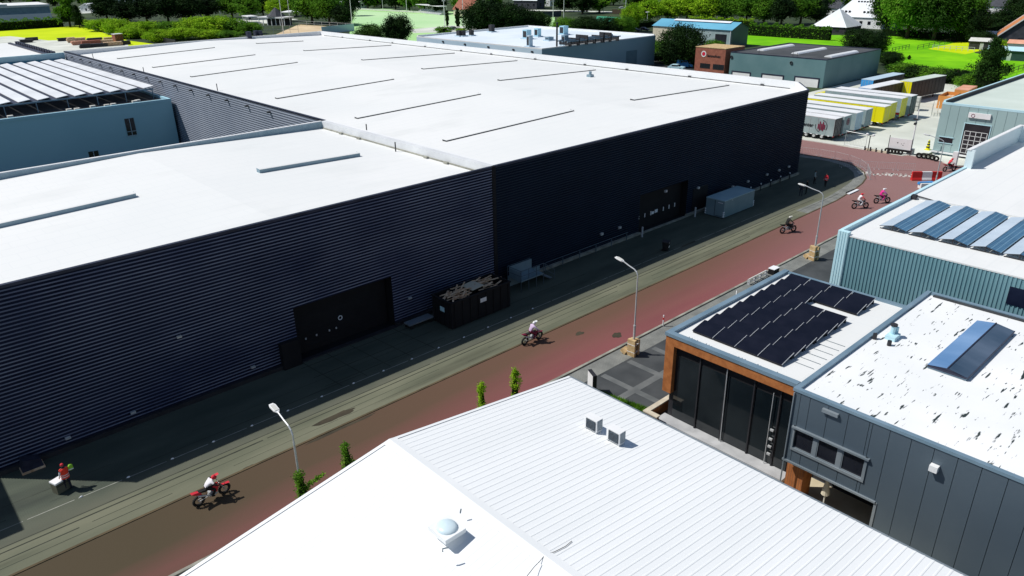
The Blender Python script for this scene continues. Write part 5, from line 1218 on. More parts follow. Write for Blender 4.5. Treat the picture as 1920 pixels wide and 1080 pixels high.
t6 = trailer('white-sided trailer with yellow rear door and a red stripe', 141.0, 51.3, PI2, 14.0, 'curtain', 'yellow', 'trailer', H=4.0)
b = MB(); b.box(.1, 4, 1.262, 1.27, 1.15, 1.5); b.build('red_stripe', M['red'], t6)
trailer('white-roofed trailer with dark green rear door at the right of the yard row', 144.4, 51.0, PI2, 14.0, 'curtain', 'greendark', 'trailer', H=4.0)
trailer('blue-fronted trailer with a pale roof, farthest back in the yard', 157.5, 65.2, -.05, 13.6, 'curtain_blk', 'blue', 'lblue2', H=4.0)
trailer('dark-sided trailer with a white roof at the back of the yard', 147.5, 61.3, -.08, 13.6, 'curtain_blk', 'blue', 'trailer', H=3.9)
trailer('black-curtained trailer with a bright yellow front end', 159.8, 58.6, -.12, 13.6, 'curtain_blk', 'yellow', 'greenroof', H=4.1)
q = G(1541, 190); u = thing('truck', 'yellow truck cab parked behind the white trailer roofs', 'truck', (141.5, 66.5, 0), PI2)
b = MB(); b.extr([(-1.0, -1.2, .7), (1.1, -1.2, .7), (1.1, -1.2, 2.2), (.9, -1.2, 3.1), (-.9, -1.2, 3.6), (-1.0, -1.2, 3.4)], (0, 2.4, 0), closed=True, caps=True); b.build('cab', M['yellow'], u)
b = MB(); b.quad((1.11, -1.05, 2.2), (1.11, 1.05, 2.2), (.92, 1.05, 3.0), (.92, -1.05, 3.0)); b.build('windscreen', M['winglass'], u)
b = MB(); b.box(-5.5, 1.0, -.45, .45, .6, .9); b.build('chassis', M['black'], u)
for xx in (.3, -3.6, -4.8):
    for s_ in (-1, 1): MB().ring((xx, s_ * 1.0, .5), (1, 0, 0), (0, 0, 1), .36, .15, 14, 6).build('wheel', M['tyre'], u)
def skip(label, px, py, L, W, H, m, rz, top=True, name='skip'):
    q = G(px, py); u = thing(name, label, 'skip', (q.x, q.y, 0), rz, 'skips at the back of the yard')
    b = MB(); b.box(-L, L, -W, -W + .1, .1, H); b.box(-L, L, W - .1, W, .1, H); b.box(-L, -L + .1, -W + .1, W - .1, .1, H); b.box(L - .1, L, -W + .1, W - .1, .1, H); b.box(-L, L, -W, W, .05, .1); b.build('body', M[m], u)
    b = MB()
    for k in range(8): xx = -L + .3 + k * (2 * L - .6) / 7; b.box(xx - .05, xx + .05, -W - .06, -W, .1, H - .1)
    b.build('rib', M[m], u)
    if top: MB().box(-L, L, -W, W, H, H + .12).build('lid', M['pink'], u)
    else: MB().box(-L + .2, L - .2, -W + .2, W - .2, H * .4, H * .75).build('load', M['wood'], u)
skip('orange open skip filled with timber at the back of the yard', 1776, 200, 3.1, 1.2, 2.4, 'orange', .1, False)
skip('orange skip with a faded pink lid, behind the open one', 1806, 190, 3.4, 1.25, 2.6, 'orange', .1)
q = G(1755, 192); u = thing('pallet_stack', 'pale stacked crates between the black trailer and the orange skip', 'crates', (152.5, 53.5, 0), .2)
for k in range(3): b = MB(); b.box(-.9, .9, -.7, .7, .05 + k * .85, .8 + k * .85); b.build('crate', M['offwhite'], u)
u = thing('timber_rack', 'rack of pale steel frames and poles by the warehouse corner at the yard\'s end', 'rack', (150.5, 48.6, 0), .3)
b = MB()
for k in range(6):
    b.tube([(-2 + k * .8, -1, 0), (-2 + k * .8, -1, 2.2)], .05, 5); b.tube([(-2 + k * .8, 1, 0), (-2 + k * .8, 1, 2.2)], .05, 5)
b.build('post', M['offwhite'], u); b = MB()
for z in (.7, 1.4, 2.1):
    for y in (-1, 1): b.tube([(-2.1, y, z), (2.1, y, z)], .04, 5)
    b.tube([(-2.1, 0, z), (2.3, .2, z)], .06, 5)
b.build('rail', M['cream'], u)
def car(label, x, y, rz, paint, group='cars in the far car park', van=False, L=4.3, name='parked_car'):
    u = thing(name, label, 'van' if van else 'car', (x, y, 0), rz, group)
    h = 1.95 if van else 1.45
    pr = [(-L / 2, .35), (-L / 2, .9), (-L / 2 + .15, h if van else 1.0), (L / 2 - 1.6, h), (L / 2 - .9, 1.05), (L / 2, .85), (L / 2, .35)] if van else [(-L / 2, .35), (-L / 2, .85), (-L / 2 + .3, .95), (-L / 2 + .9, 1.4), (L / 2 - 1.9, 1.45), (L / 2 - 1.15, .95), (L / 2, .8), (L / 2, .35)]
    b = MB(); b.extr([(a, -.85, z) for a, z in pr], (0, 1.7, 0), closed=True, caps=True); b.build('body', paint, u)
    b = MB()
    for s_ in (-1, 1): b.obox((-.2, s_ * .856, h - .3), (.85, 0, 0), (0, .004, 0), (0, 0, .17))
    w0, w1 = (pr[3], pr[4]) if van else (pr[4], pr[5])
    b.quad((w0[0] + .04, -.72, w0[1] - .04), (w0[0] + .04, .72, w0[1] - .04), (w1[0] + .04, .78, w1[1] + .04), (w1[0] + .04, -.78, w1[1] + .04)); b.build('window', M['winglass'], u)
    for xx in (-L / 2 + .8, L / 2 - .8):
        for s_ in (-1, 1): MB().ring((xx, s_ * .78, .31), (1, 0, 0), (0, 0, 1), .21, .1, 12, 6).build('wheel', M['tyre'], u)
    for s_ in (-1, 1): MB().box(L / 2 - .02, L / 2 + .02, s_ * .6 - .15, s_ * .6 + .15, .6, .72).build('headlight', M['refl'], u)
    return u
q = G(1158, 124); car('white car parked under the dark tree, beside the blue-grey hall', q.x, q.y, -1.2, M['white'])
q = G(1283, 127); car('blue van parked between the dark tree and the red brick front', q.x, q.y, -1.0, M['blue'], van=True)
q = G(1268, 131); car('pale silver car in front of the blue van', q.x, q.y, -1.3, M['tealtrim'])
q = G(1190, 59); car('dark blue car parked beyond the plant-covered roof, left one', q.x, q.y, -1.3, M['coping_dark'])
q = G(1207, 58); car('dark blue car parked beyond the plant-covered roof, right one', q.x, q.y, -1.3, M['coping_dark'])
q = G(850, 56); car('dark car near the sports field behind the dark round bush', q.x, q.y, .3, M['greendark'])
q = G(1167, 17); car('white car on the distant street at the top of the picture', q.x, q.y, -.9, M['white'], 'cars on the far street')
# ------------------------------------------------------------------ people and motorcycles
def skin_body(name, J, E, bones, mats, parent, root='pelvis', extra=None):
    names = list(J); me = bpy.data.meshes.new(name + '_skel')
    me.from_pydata([J[n][0] for n in names], [(names.index(a), names.index(c)) for a, c in E], [])
    o = bpy.data.objects.new(name + '_skel', me); COL.objects.link(o)
    o.modifiers.new('s', 'SKIN'); o.modifiers.new('u', 'SUBSURF').levels = 1
    sv = me.skin_vertices[0].data
    for i, n in enumerate(names):
        r = J[n][1]; sv[i].radius = r if isinstance(r, tuple) else (r, r); sv[i].use_root = (n == root)
    bpy.context.view_layer.update()
    ev = o.evaluated_get(bpy.context.evaluated_depsgraph_get()); m2 = bpy.data.meshes.new_from_object(ev)
    COL.objects.unlink(o); bpy.data.objects.remove(o)
    vs = [v.co.copy() for v in m2.vertices]; fs = [tuple(p.vertices) for p in m2.polygons]
    bpy.data.meshes.remove(m2)
    b = MB(); mi = []
    for f in fs:
        c = sum((vs[i] for i in f), Vector()) / len(f); best = (9, 0)
        for a, d, k in bones:
            A, D = Vector(J[a][0]), Vector(J[d][0]); t = max(0, min(1, (c - A).dot(D - A) / max(1e-6, (D - A).length_squared)))
            r = J[a][1]; r = r[0] if isinstance(r, tuple) else r
            best = min(best, ((c - A.lerp(D, t)).length - r * .6, k))
        mi.append(best[1])
    b.v = [tuple(v) for v in vs]; b.f = fs; b.m = mi
    if extra: extra(b)
    return b.build('body', mats, parent, smooth=True)
EDG = [('pelvis', 'spine'), ('spine', 'chest'), ('chest', 'neck'), ('neck', 'chin'), ('chin', 'crown')]
for s_ in 'lr': EDG += [('chest', 'sh' + s_), ('sh' + s_, 'el' + s_), ('el' + s_, 'wr' + s_), ('wr' + s_, 'ha' + s_), ('pelvis', 'hi' + s_), ('hi' + s_, 'kn' + s_), ('kn' + s_, 'an' + s_), ('an' + s_, 'to' + s_)]
BON = lambda top, sleeve, leg, shoe, sk: [('pelvis', 'spine', top), ('spine', 'chest', top), ('chest', 'neck', top), ('neck', 'chin', sk), ('chin', 'crown', sk)] + sum([[('chest', 'sh' + s_, top), ('sh' + s_, 'el' + s_, sleeve), ('el' + s_, 'wr' + s_, sleeve), ('wr' + s_, 'ha' + s_, sk), ('pelvis', 'hi' + s_, leg), ('hi' + s_, 'kn' + s_, leg), ('kn' + s_, 'an' + s_, leg), ('an' + s_, 'to' + s_, shoe)] for s_ in 'lr'], [])
def fingers(b, J, s_, mi, curl=.5):
    h = Vector(J['ha' + s_][0]); w_ = Vector(J['wr' + s_][0]); d = (h - w_).normalized(); n = d.cross(Vector((0, 0, 1)))
    n = n.normalized() if n.length > .05 else Vector((1, 0, 0)); dn = d.cross(n).normalized()
    if dn.z > 0: dn = -dn
    for k, l in enumerate((.07, .08, .075, .06)):
        p = h + n * (-.027 + k * .018); q = p + d * l * .55 + dn * l * .2 * curl; r = q + (d * (1 - curl) + dn * curl).normalized() * l * .5
        b.tube([p, q, r], [.010, .009, .007], 5, mi)
    p = w_.lerp(h, .6) + n * .035; b.tube([p, p + (n * .6 + d * .7).normalized() * .045, p + d * .06 + n * .03 + dn * .02], [.012, .010, .008], 5, mi)
def face(J, parent, hair=None, cap=None):
    a, c = Vector(J['chin'][0]), Vector(J['crown'][0]); m = a.lerp(c, .45)
    f = Vector((1, 0, 0))
    b = MB(); b.ball(m + f * .088 - Vector((0, 0, .015)), (.018, .014, .022), 8, 6); b.build('nose', M['skin'], parent)
    b = MB()
    for s_ in (-1, 1): b.ball(m + f * .075 + Vector((0, s_ * .032, .02)), (.012, .014, .009), 8, 5)
    b.build('eye', M['ink'], parent)
    b = MB(); b.obox(m + f * .078 - Vector((0, 0, .055)), (.008, 0, 0), (0, .024, 0), (0, 0, .005)); b.build('mouth', M['maroon'], parent)
    b = MB()
    for s_ in (-1, 1): b.ball(m + Vector((0, s_ * .085, 0)), (.022, .012, .032), 8, 6)
    b.build('ear', M['skin'], parent)
    b = MB(); b.ball(m + Vector((-.018, 0, .055)), (.098, .094, .085), 14, 8); b.build('cap' if cap else 'hair', M[cap] if cap else M[hair or 'blackcloth'], parent)
def stand(label, x, y, rz, top, sleeve, leg, vest=None, h=1.0, group=None, cap=None, arms=(0, 0), step=.06, hair='blackcloth'):
    u = thing('person', label, 'person', (x, y, 0), rz, group)
    J = dict(pelvis=((0, 0, .95), (.13, .16)), spine=((0, 0, 1.13), .13), chest=((.01, 0, 1.33), (.13, .17)), neck=((.01, 0, 1.5), .055), chin=((.025, 0, 1.58), .075), crown=((.02, 0, 1.70), .082))
    for s_, sg, ar in (('l', 1, arms[0]), ('r', -1, arms[1])):
        st_ = step * sg
        J['sh' + s_] = ((.0, sg * .19, 1.41), .068); J['el' + s_] = ((-.03 + ar * .12, sg * .27, 1.15), .047); J['wr' + s_] = ((.07 + ar * .28, sg * (.27 - ar * .12), .93 + ar * .18), .033); J['ha' + s_] = ((.10 + ar * .34, sg * (.27 - ar * .14), .86 + ar * .2), .036)
        J['hi' + s_] = ((0, sg * .10, .88), .095); J['kn' + s_] = ((.03 + st_, sg * .11, .5), .066); J['an' + s_] = ((st_ * 1.4, sg * .12, .085), .046); J['to' + s_] = ((.17 + st_ * 1.4, sg * .13, .038), .036)
    mats = [M[top], M[sleeve], M[leg], M['blackcloth'], M['skin']]
    def ex(b): fingers(b, J, 'l', 4); fingers(b, J, 'r', 4)
    bd = skin_body('person', J, EDG, BON(0, 1, 2, 3, 4), mats, u, extra=ex)
    face(J, u, hair, cap)
    if vest:
        b = MB(); n = 18
        prof = [(.84, .19, .225), (1.1, .175, .21), (1.3, .18, .235), (1.42, .15, .24), (1.485, .085, .11)]
        vs = []; fs = []
        for z, a, c in prof:
            for k in range(n): w_ = 2 * math.pi * k / n; vs.append((.0 + a * math.cos(w_), c * math.sin(w_), z))
        for i in range(len(prof) - 1):
            for k in range(n): fs.append((i * n + k, i * n + (k + 1) % n, (i + 1) * n + (k + 1) % n, (i + 1) * n + k))
        b.add(vs, fs); vt = b.build('vest', M[vest], u, smooth=True)
        b = MB()
        for z, a, c in ((.96, .190, .226), (1.08, .184, .220)):
            vs = []; fs = []
            for dz in (-.022, .022):
                for k in range(n): w_ = 2 * math.pi * k / n; vs.append((a * math.cos(w_), c * math.sin(w_), z + dz))
            for k in range(n): fs.append((k, (k + 1) % n, n + (k + 1) % n, n + k))
            b.add(vs, fs)
        b.build('reflective_band', M['refl'], vt)
    u.scale = (h, h, h)
    return u
p = G(131, 919)
stand('marshal in an orange-red vest and shorts, seen from behind beside the grey box', p.x, p.y + .1, 1.9, 'navycloth', 'whitecloth', 'navycloth', vest='hivis', cap='redcloth', arms=(.2, .5))
u = thing('safety_vest', 'folded lime green safety vest held at the right arm of the orange-red marshal', 'vest', (p.x + .36, p.y + .16, 0))
b = MB(); b.ball((0, 0, 1.30), (.15, .09, .20), 12, 8, f=lambda d: 1 + .14 * math.sin(d.x * 6) * math.cos(d.z * 5)); bd_ = b.build('cloth', M['lime'], u, smooth=True); b = MB(); b.obox((.0, -.09, 1.22), (.13, 0, 0), (0, .012, 0), (0, 0, .03)); b.build('reflective_band', M['refl'], bd_)
for px, py, rz, tp, lg, vs, lb in ((1501, 368, .6, 'navycloth', 'navycloth', None, 'person in dark clothes standing nearest the wall at the far end of the shade'),
        (1511, 364, 2.4, 'blackcloth', 'blackcloth', None, 'person in black standing between the dark-clad one and the lamp head, in shade'),
        (1526, 345, -1.2, 'curtain', 'blackcloth', None, 'person in a grey jacket standing in shade, just left of the red-topped one'),
        (1547, 350, 3.0, 'redcloth', 'blackcloth', 'redcloth', 'person in a red and white top standing where the shaded bend begins')):
    q = G(px, py); stand(lb, q.x, q.y, rz, tp, tp, lg, vest=vs, arms=(.3, .1))
def bike(label, rlabel, x, y, rz, lean, plast, top, sleeve, leg, helm, low=0.0):
    u = thing('motorcycle', label, 'motorcycle', (x, y, 0), rz, 'motorcycles racing along the street'); u.rotation_euler = (lean, 0, rz)
    for xx, nm in ((-.72, 'w'), (.74, 'w')):
        b = MB(); b.ring((xx, 0, .345), (1, 0, 0), (0, 0, 1), .275, .068, 22, 8); 
        for k in range(22): a = 2 * math.pi * k / 22; b.obox((xx + math.cos(a) * .345, 0, .345 + math.sin(a) * .345), (math.cos(a) * .012, 0, math.sin(a) * .012), (0, .05, 0), (-math.sin(a) * .018, 0, math.cos(a) * .018))
        wh = b.build('wheel', M['tyre'], u)
        b = MB(); b.ring((xx, 0, .345), (1, 0, 0), (0, 0, 1), .215, .014, 22, 5); b.tube([(xx, -.07, .345), (xx, .07, .345)], .035, 8)
        for k in range(10): a = 2 * math.pi * k / 10; b.tube([(xx, .03, .345), (xx + .21 * math.cos(a), 0, .345 + .21 * math.sin(a))], .005, 4)
        b.build('rim', M['dark'], wh)
    b = MB(); b.tube([(.48, 0, .92), (.28, 0, .42), (-.2, 0, .36), (-.3, 0, .75), (.4, 0, .86)], .03, 6); b.tube([(-.3, 0, .75), (-.75, 0, .88)], .025, 6); b.build('frame', M['dark'], u)
    b = MB(); b.box(-.15, .25, -.12, .12, .34, .62); b.tube([(.1, 0, .6), (.16, 0, .8)], [.11, .08], 8); b.build('engine', M['flash'], u)
    b = MB(); b.tube([(.25, -.09, .6), (.32, -.15, .45), (0, -.17, .42), (-.35, -.16, .62), (-.75, -.15, .78)], [.02, .025, .03, .055, .06], 8); b.build('exhaust', M['galv'], u)
    b = MB()
    for s_ in (-1, 1): b.tube([(.74, s_ * .08, .345), (.47, s_ * .08, 1.0)], [.032, .028], 8)
    b.build('fork', M['galv'], u)
    b = MB(); b.tube([(-.1, .06, .42), (-.72, .08, .345)], .025, 6); b.tube([(-.1, -.06, .42), (-.72, -.08, .345)], .025, 6); b.build('swingarm', M['galv'], u)
    b = MB(); b.tube([(.38, -.40, 1.06), (.45, -.15, 1.08), (.46, 0, 1.02), (.45, .15, 1.08), (.38, .40, 1.06)], .016, 6); b.build('handlebar', M['dark'], u)
    b = MB(); b.extr([(.22, -.09, .98), (-.15, -.12, .94), (-.75, -.08, .98), (-.78, -.08, .93), (-.2, -.1, .86), (.2, -.09, .86)], (0, .2, 0), closed=True, caps=True); b.build('seat', M['blackcloth'], u)
    b = MB(); b.quad((-.55, -.08, .95), (-1.08, -.10, 1.05), (-1.08, .10, 1.05), (-.55, .08, .95)); b.quad((-.55, -.08, .95), (-.55, -.11, .72), (-.95, -.1, .92), (-1.08, -.1, 1.05)); b.quad((-.55, .08, .95), (-1.08, .1, 1.05), (-.95, .1, .92), (-.55, .11, .72)); b.build('rear_fender', M[plast], u)
    b = MB(); b.quad((.45, -.06, .74), (1.05, -.09, .66), (1.05, .09, .66), (.45, .06, .74)); b.quad((.52, -.14, .98), (.52, .14, .98), (.6, .11, .72), (.6, -.11, .72)); b.build('front_fender', M[plast], u)
    b = MB(); b.extr([(.45, -.13, .9), (.1, -.15, .98), (-.1, -.13, .8), (.25, -.19, .55)], (0, .05, 0), closed=True, caps=True); b.extr([(.45, .08, .9), (.1, .10, .98), (-.1, .08, .8), (.25, .14, .55)], (0, .05, 0), closed=True, caps=True); b.build('side_panel', M[plast], u)
    v = thing('person', rlabel, 'person', (x, y, 0), rz, 'riders on the racing motorcycles'); v.rotation_euler = (lean, 0, rz)
    k = low
    J = dict(pelvis=((-.28, 0, 1.06), (.13, .16)), spine=((-.20, 0, 1.24 - k * .1), .13), chest=((-.06 + k * .1, 0, 1.44 - k * .2), (.14, .18)), neck=((.03 + k * .15, 0, 1.57 - k * .24), .06), chin=((.09 + k * .17, 0, 1.63 - k * .25), .085), crown=((.11 + k * .18, 0, 1.75 - k * .26), .09))
    for s_, sg in (('l', 1), ('r', -1)):
        J['sh' + s_] = ((-.02 + k * .1, sg * .2, 1.49 - k * .2), .075); J['el' + s_] = ((.16, sg * .42, 1.27 - k * .08), .05); J['wr' + s_] = ((.36, sg * .37, 1.11), .036); J['ha' + s_] = ((.40, sg * .34, 1.07), .04)
        J['hi' + s_] = ((-.24, sg * .12, 1.02), .105); J['kn' + s_] = ((.18, sg * .25, .80), .075); J['an' + s_] = ((-.06, sg * .22, .42), .058); J['to' + s_] = ((.13, sg * .22, .39), .045)
    mats = [M[top], M[sleeve], M[leg], M['blackcloth'], M['blackcloth']]
    def ex(b): fingers(b, J, 'l', 4, .9); fingers(b, J, 'r', 4, .9)
    skin_body('person', J, EDG, BON(0, 1, 2, 3, 4), mats, v, extra=ex)
    c = Vector(J['chin'][0]).lerp(Vector(J['crown'][0]), .55)
    b = MB(); b.ball(c, (.145, .125, .135), 16, 10, f=lambda d: 1 + (.22 * max(0, d.x) if d.z < -.1 else 0)); hl = b.build('helmet', M[helm], v, smooth=True)
    b = MB(); b.quad((c.x + .08, -.1, c.z + .09), (c.x + .27, -.08, c.z + .11), (c.x + .27, .08, c.z + .11), (c.x + .08, .1, c.z + .09)); b.build('visor_peak', M[helm], hl)
    b = MB(); b.ball(c + Vector((.085, 0, .015)), (.07, .085, .045), 10, 6); b.build('goggles', M['ink'], hl)
for px, py, rz, ln, args in ((398, 936, .05, .12, ('blurred red and black motorcycle nearest the view, on the muddy brown lane', 'rider in white top on the nearest motorcycle, crouched low', 'redcloth', 'whitecloth', 'blackcloth', 'blackcloth', 'redcloth', .9)),
        (997, 641, -.05, .1, ('dark maroon motorcycle passing the plank container, in mid street', 'rider in pale lilac top and white helmet in mid street', 'maroon', 'lilac', 'lilac', 'maroon', 'refl', .1)),
        (1477, 436, -.38, -.05, ('all black motorcycle near the lamp by the teal hall', 'rider all in black with a pale-topped helmet near the lamp by the teal hall', 'blackcloth', 'blackcloth', 'blackcloth', 'blackcloth', 'offwhite', .1)),
        (1612, 391, -.6, -.12, ('black motorcycle under the red and white rider, entering the junction', 'rider in red shoulders and white back entering the junction', 'blackcloth', 'whitecloth', 'redcloth', 'whitecloth', 'redcloth', .1)),
        (1653, 381, -.6, -.12, ('black motorcycle under the magenta rider at the junction', 'rider in magenta and purple with a white helmet at the junction', 'blackcloth', 'pinkcloth', 'purplecloth', 'pinkcloth', 'refl', .2)),
        (1779, 321, -.5, 0, ('red and black motorcycle by the gate pillar, farthest ahead', 'rider in dark red and white by the gate pillar, farthest ahead', 'redcloth', 'redcloth', 'whitecloth', 'blackcloth', 'redcloth', .2))):
    q = G(px, py); bike(args[0], args[1], q.x, q.y, rz, ln, *args[2:])

# ------------------------------------------------------------------ trees, shrubs and hedges
def leaf(b, c, s_, rr, out=None):
    n = Vector((rr.gauss(0, 1), rr.gauss(0, 1), rr.gauss(0, 1) + .5))
    if out is not None: n = n * .7 + out * 1.2
    n.normalize(); a = n.cross(Vector((rr.random(), rr.random(), rr.random() + .1))).normalized(); d = n.cross(a)
    b.add([c + a * s_, c + d * s_ * .55, c - a * s_, c - d * s_ * .55], [(0, 1, 2, 3)])
def crown_mesh(kind, seed, clumps, per, ls):
    rr = random.Random(seed); b = MB(); core = MB()
    for i in range(clumps):
        while True:
            d = Vector((rr.uniform(-1, 1), rr.uniform(-1, 1), rr.uniform(-1, 1)))
            if .05 < d.length < 1: break
        t = (d.z + 1) / 2
        if kind == 'round': k = (.62 + .38 * rr.random()) / max(d.length, .3) * d.length ** .5; c = Vector((d.x * .45 * k, d.y * .45 * k, .54 + d.z * .44 * k)); cr = rr.uniform(.07, .14)
        elif kind == 'cone': z = .12 + .86 * t; w_ = .44 * (1 - t) ** .75 * (.75 + .35 * math.sin(t * 19 + seed)); a = rr.uniform(0, 6.28); q = rr.random() ** .4; c = Vector((math.cos(a) * w_ * q, math.sin(a) * w_ * q, z)); cr = .05 + .05 * (1 - t)
        elif kind == 'column': z = .08 + .88 * t; w_ = .36 * math.sin(math.pi * min(1, .10 + .8 * t)) ** .3; a = rr.uniform(0, 6.28); q = rr.random() ** .4; c = Vector((math.cos(a) * w_ * q, math.sin(a) * w_ * q, z)); cr = rr.uniform(.03, .06)
        else: k = d.length ** -.45; c = Vector((d.x * .48 * k, d.y * .48 * k, max(.04, .42 + d.z * .40 * k))); cr = rr.uniform(.08, .15)
        for j in range(per):
            o = Vector((rr.gauss(0, .55), rr.gauss(0, .55), rr.gauss(0, .45))) * cr; leaf(b, c + o, ls * rr.uniform(.6, 1.3), rr, o.normalized() if o.length > 1e-5 else None)
    f = lambda d: .8 + .25 * math.sin(d.x * 7 + seed) * math.cos(d.y * 6 + d.z * 5)
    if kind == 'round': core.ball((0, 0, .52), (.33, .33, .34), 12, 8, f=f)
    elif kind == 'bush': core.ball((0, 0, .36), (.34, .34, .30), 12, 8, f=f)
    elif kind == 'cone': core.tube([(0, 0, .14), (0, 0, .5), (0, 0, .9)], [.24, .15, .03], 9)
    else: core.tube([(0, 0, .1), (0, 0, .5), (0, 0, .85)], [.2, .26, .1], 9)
    return b, core
def trunk_mesh(kind, seed):
    rr = random.Random(seed); b = MB(); b.tube([(0, 0, -.01), (.01, 0, .2), (-.01, .01, .5), (0, 0, .8)], [.035, .026, .018, .006], 7)
    if kind in ('round', 'bush'):
        for i in range(6):
            a = i * 1.05 + rr.random(); z = rr.uniform(.2, .45); b.tube([(0, 0, z), (math.cos(a) * .14, math.sin(a) * .14, z + .14), (math.cos(a) * .28, math.sin(a) * .28, z + .24)], [.014, .009, .004], 5)
    return b
PROTO = {}
def proto_mesh(kind, col, seed, dens):
    key = (kind, col, seed, dens)
    if key not in PROTO:
        n = {'hi': (190, 70, .019), 'mid': (130, 44, .027), 'lo': (80, 30, .04)}[dens]
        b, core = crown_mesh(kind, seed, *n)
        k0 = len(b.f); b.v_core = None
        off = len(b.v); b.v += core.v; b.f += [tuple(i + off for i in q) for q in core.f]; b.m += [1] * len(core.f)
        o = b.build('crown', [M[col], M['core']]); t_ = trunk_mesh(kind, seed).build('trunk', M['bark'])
        PROTO[key] = (o.data, t_.data); COL.objects.unlink(o); COL.objects.unlink(t_); bpy.data.objects.remove(o); bpy.data.objects.remove(t_)
    return PROTO[key]
def plant_tree(name, cat, label, loc, w_, h, kind, col, group, seed=0, dens='mid', rz=None):
    u = thing(name, label, cat, loc, random.uniform(0, 6.28) if rz is None else rz, group); u.scale = (w_, w_, h)
    cm, tm = proto_mesh(kind, col, seed, dens)
    for nm, me in (('crown' if cat == 'tree' else 'foliage', cm), ('trunk' if cat == 'tree' else 'stem', tm)):
        o = bpy.data.objects.new(nm, me); COL.objects.link(o); o.parent = u; ORG[o.name] = (0, 0, 0)
    return u
ORD = ['first', 'second', 'third', 'fourth', 'fifth', 'sixth', 'seventh', 'eighth', 'ninth', 'tenth', 'eleventh', 'twelfth', 'thirteenth', 'fourteenth', 'fifteenth', 'sixteenth']
OR2 = ORD
FWD = Vector((VA.z, VB.z, VU.z))
def grove(group, what, name, cat, items, dens='mid', where=''):
    items = sorted(items)
    for i, (px, by, ty, wpx, kind, col) in enumerate(items):
        g_ = G(px, by); h = HT(px, ty, g_); dep = (g_ - Vector((0, 0, CH))).dot(FWD); w_ = wpx * dep / F
        adj = {'leafd': 'dark', 'leafm': 'mid green', 'leafl': 'bright lime', 'leafx': 'dark green'}[col]
        lab = '%s %s, %s from left %s' % (adj, what, ORD[i], where) if len(items) > 1 else '%s %s %s' % (adj, what, where)
        plant_tree(name, cat, lab, (g_.x, g_.y, 0), w_ * 1.0, h, kind, col, group, seed=(i * 7 + len(group)) % 3, dens=dens)
d_, m_, l_ = 'leafd', 'leafm', 'leafl'
for i, (x, z, lb) in enumerate(((12.2, 4.3, 'leftmost, at the nearest lamp'), (14.8, 4.65, 'second from left'), (23.85, 4.4, 'third from left, short'), (26.45, 4.3, 'rightmost, leaning'))):
    u = thing('column_tree', 'slim columnar tree behind the white hall, ' + lb, 'tree', (x, 28.9, 0), 0, 'columnar trees behind the white hall')
    rr = random.Random(40 + i); H_ = z + .12; Rw = (.40, .37, .27, .34)[i]; b = MB(); ph = rr.uniform(0, 6)
    for k in range(420):
        t = rr.uniform(.16, 1) ** .8; w_ = Rw * (.72 + .34 * math.sin(t * 17 + ph)) * min(1, (1.03 - t) * 9) ** .5; a_ = rr.uniform(0, 6.28); q = rr.random() ** .5
        c = Vector((math.cos(a_) * w_ * q + .08 * math.sin(t * 9 + ph), math.sin(a_) * w_ * q, t * H_))
        for j in range(7): leaf(b, c + Vector((rr.gauss(0, .06), rr.gauss(0, .06), rr.gauss(0, .06))), rr.uniform(.03, .065), rr)
    if i == 0:
        for k in range(60):
            t = rr.random(); c = Vector((.35 + .75 * t, -.2 * t, H_ - .95 + .35 * t))
            for j in range(6): leaf(b, c + Vector((rr.gauss(0, .07), rr.gauss(0, .07), rr.gauss(0, .06))), rr.uniform(.03, .065), rr)
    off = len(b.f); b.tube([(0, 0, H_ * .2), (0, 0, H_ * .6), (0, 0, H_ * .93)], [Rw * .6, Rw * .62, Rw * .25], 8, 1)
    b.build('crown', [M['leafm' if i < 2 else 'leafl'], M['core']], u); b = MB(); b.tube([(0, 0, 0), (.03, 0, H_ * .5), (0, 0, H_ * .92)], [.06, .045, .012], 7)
    if i == 0: b.tube([(0, 0, H_ - 1.2), (.35, 0, H_ - .95), (1.1, -.2, H_ - .6)], [.03, .022, .008], 5)
    b.build('trunk', M['bark'], u)
# a side shoot on the nearest column tree
grove('dark trees at the upper left', 'tall tree', 'tree', 'tree', [(132, 50, -22, 60, 'cone', m_), (150, 52, 8, 34, 'cone', d_), (203, 40, -12, 66, 'round', d_), (240, 42, 0, 60, 'round', d_), (276, 42, -8, 62, 'round', d_), (316, 42, -14, 74, 'round', d_), (356, 40, -12, 74, 'round', d_), (392, 36, -8, 60, 'round', d_), (436, 34, -12, 66, 'round', m_), (468, 36, -18, 60, 'round', m_), (494, 30, -14, 50, 'round', d_)], 'mid', 'in the row behind the lime shrubs')
grove('lime shrubs beyond the lawn', 'shrub', 'shrub', 'shrub', [(196, 58, 30, 62, 'bush', l_), (226, 64, 30, 58, 'bush', l_), (246, 72, 46, 52, 'bush', l_), (272, 68, 34, 64, 'bush', l_), (300, 78, 50, 56, 'bush', l_), (318, 66, 34, 64, 'bush', m_), (344, 74, 46, 60, 'bush', l_), (366, 64, 26, 78, 'bush', l_), (404, 64, 22, 84, 'bush', l_), (440, 64, 28, 56, 'bush', m_), (392, 72, 52, 56, 'bush', l_), (470, 64, 36, 44, 'bush', m_), (430, 72, 54, 44, 'bush', m_)], 'mid', 'beyond the far white roof edge')
grove('trees behind the sand court', 'leafy tree', 'tree', 'tree', [(522, 32, -4, 56, 'round', l_), (556, 30, -20, 60, 'round', m_), (586, 44, -18, 84, 'round', m_), (618, 46, -14, 74, 'round', m_), (645, 48, 8, 52, 'round', d_), (660, 30, -16, 44, 'round', d_)], 'mid', 'beside the pale sports field')
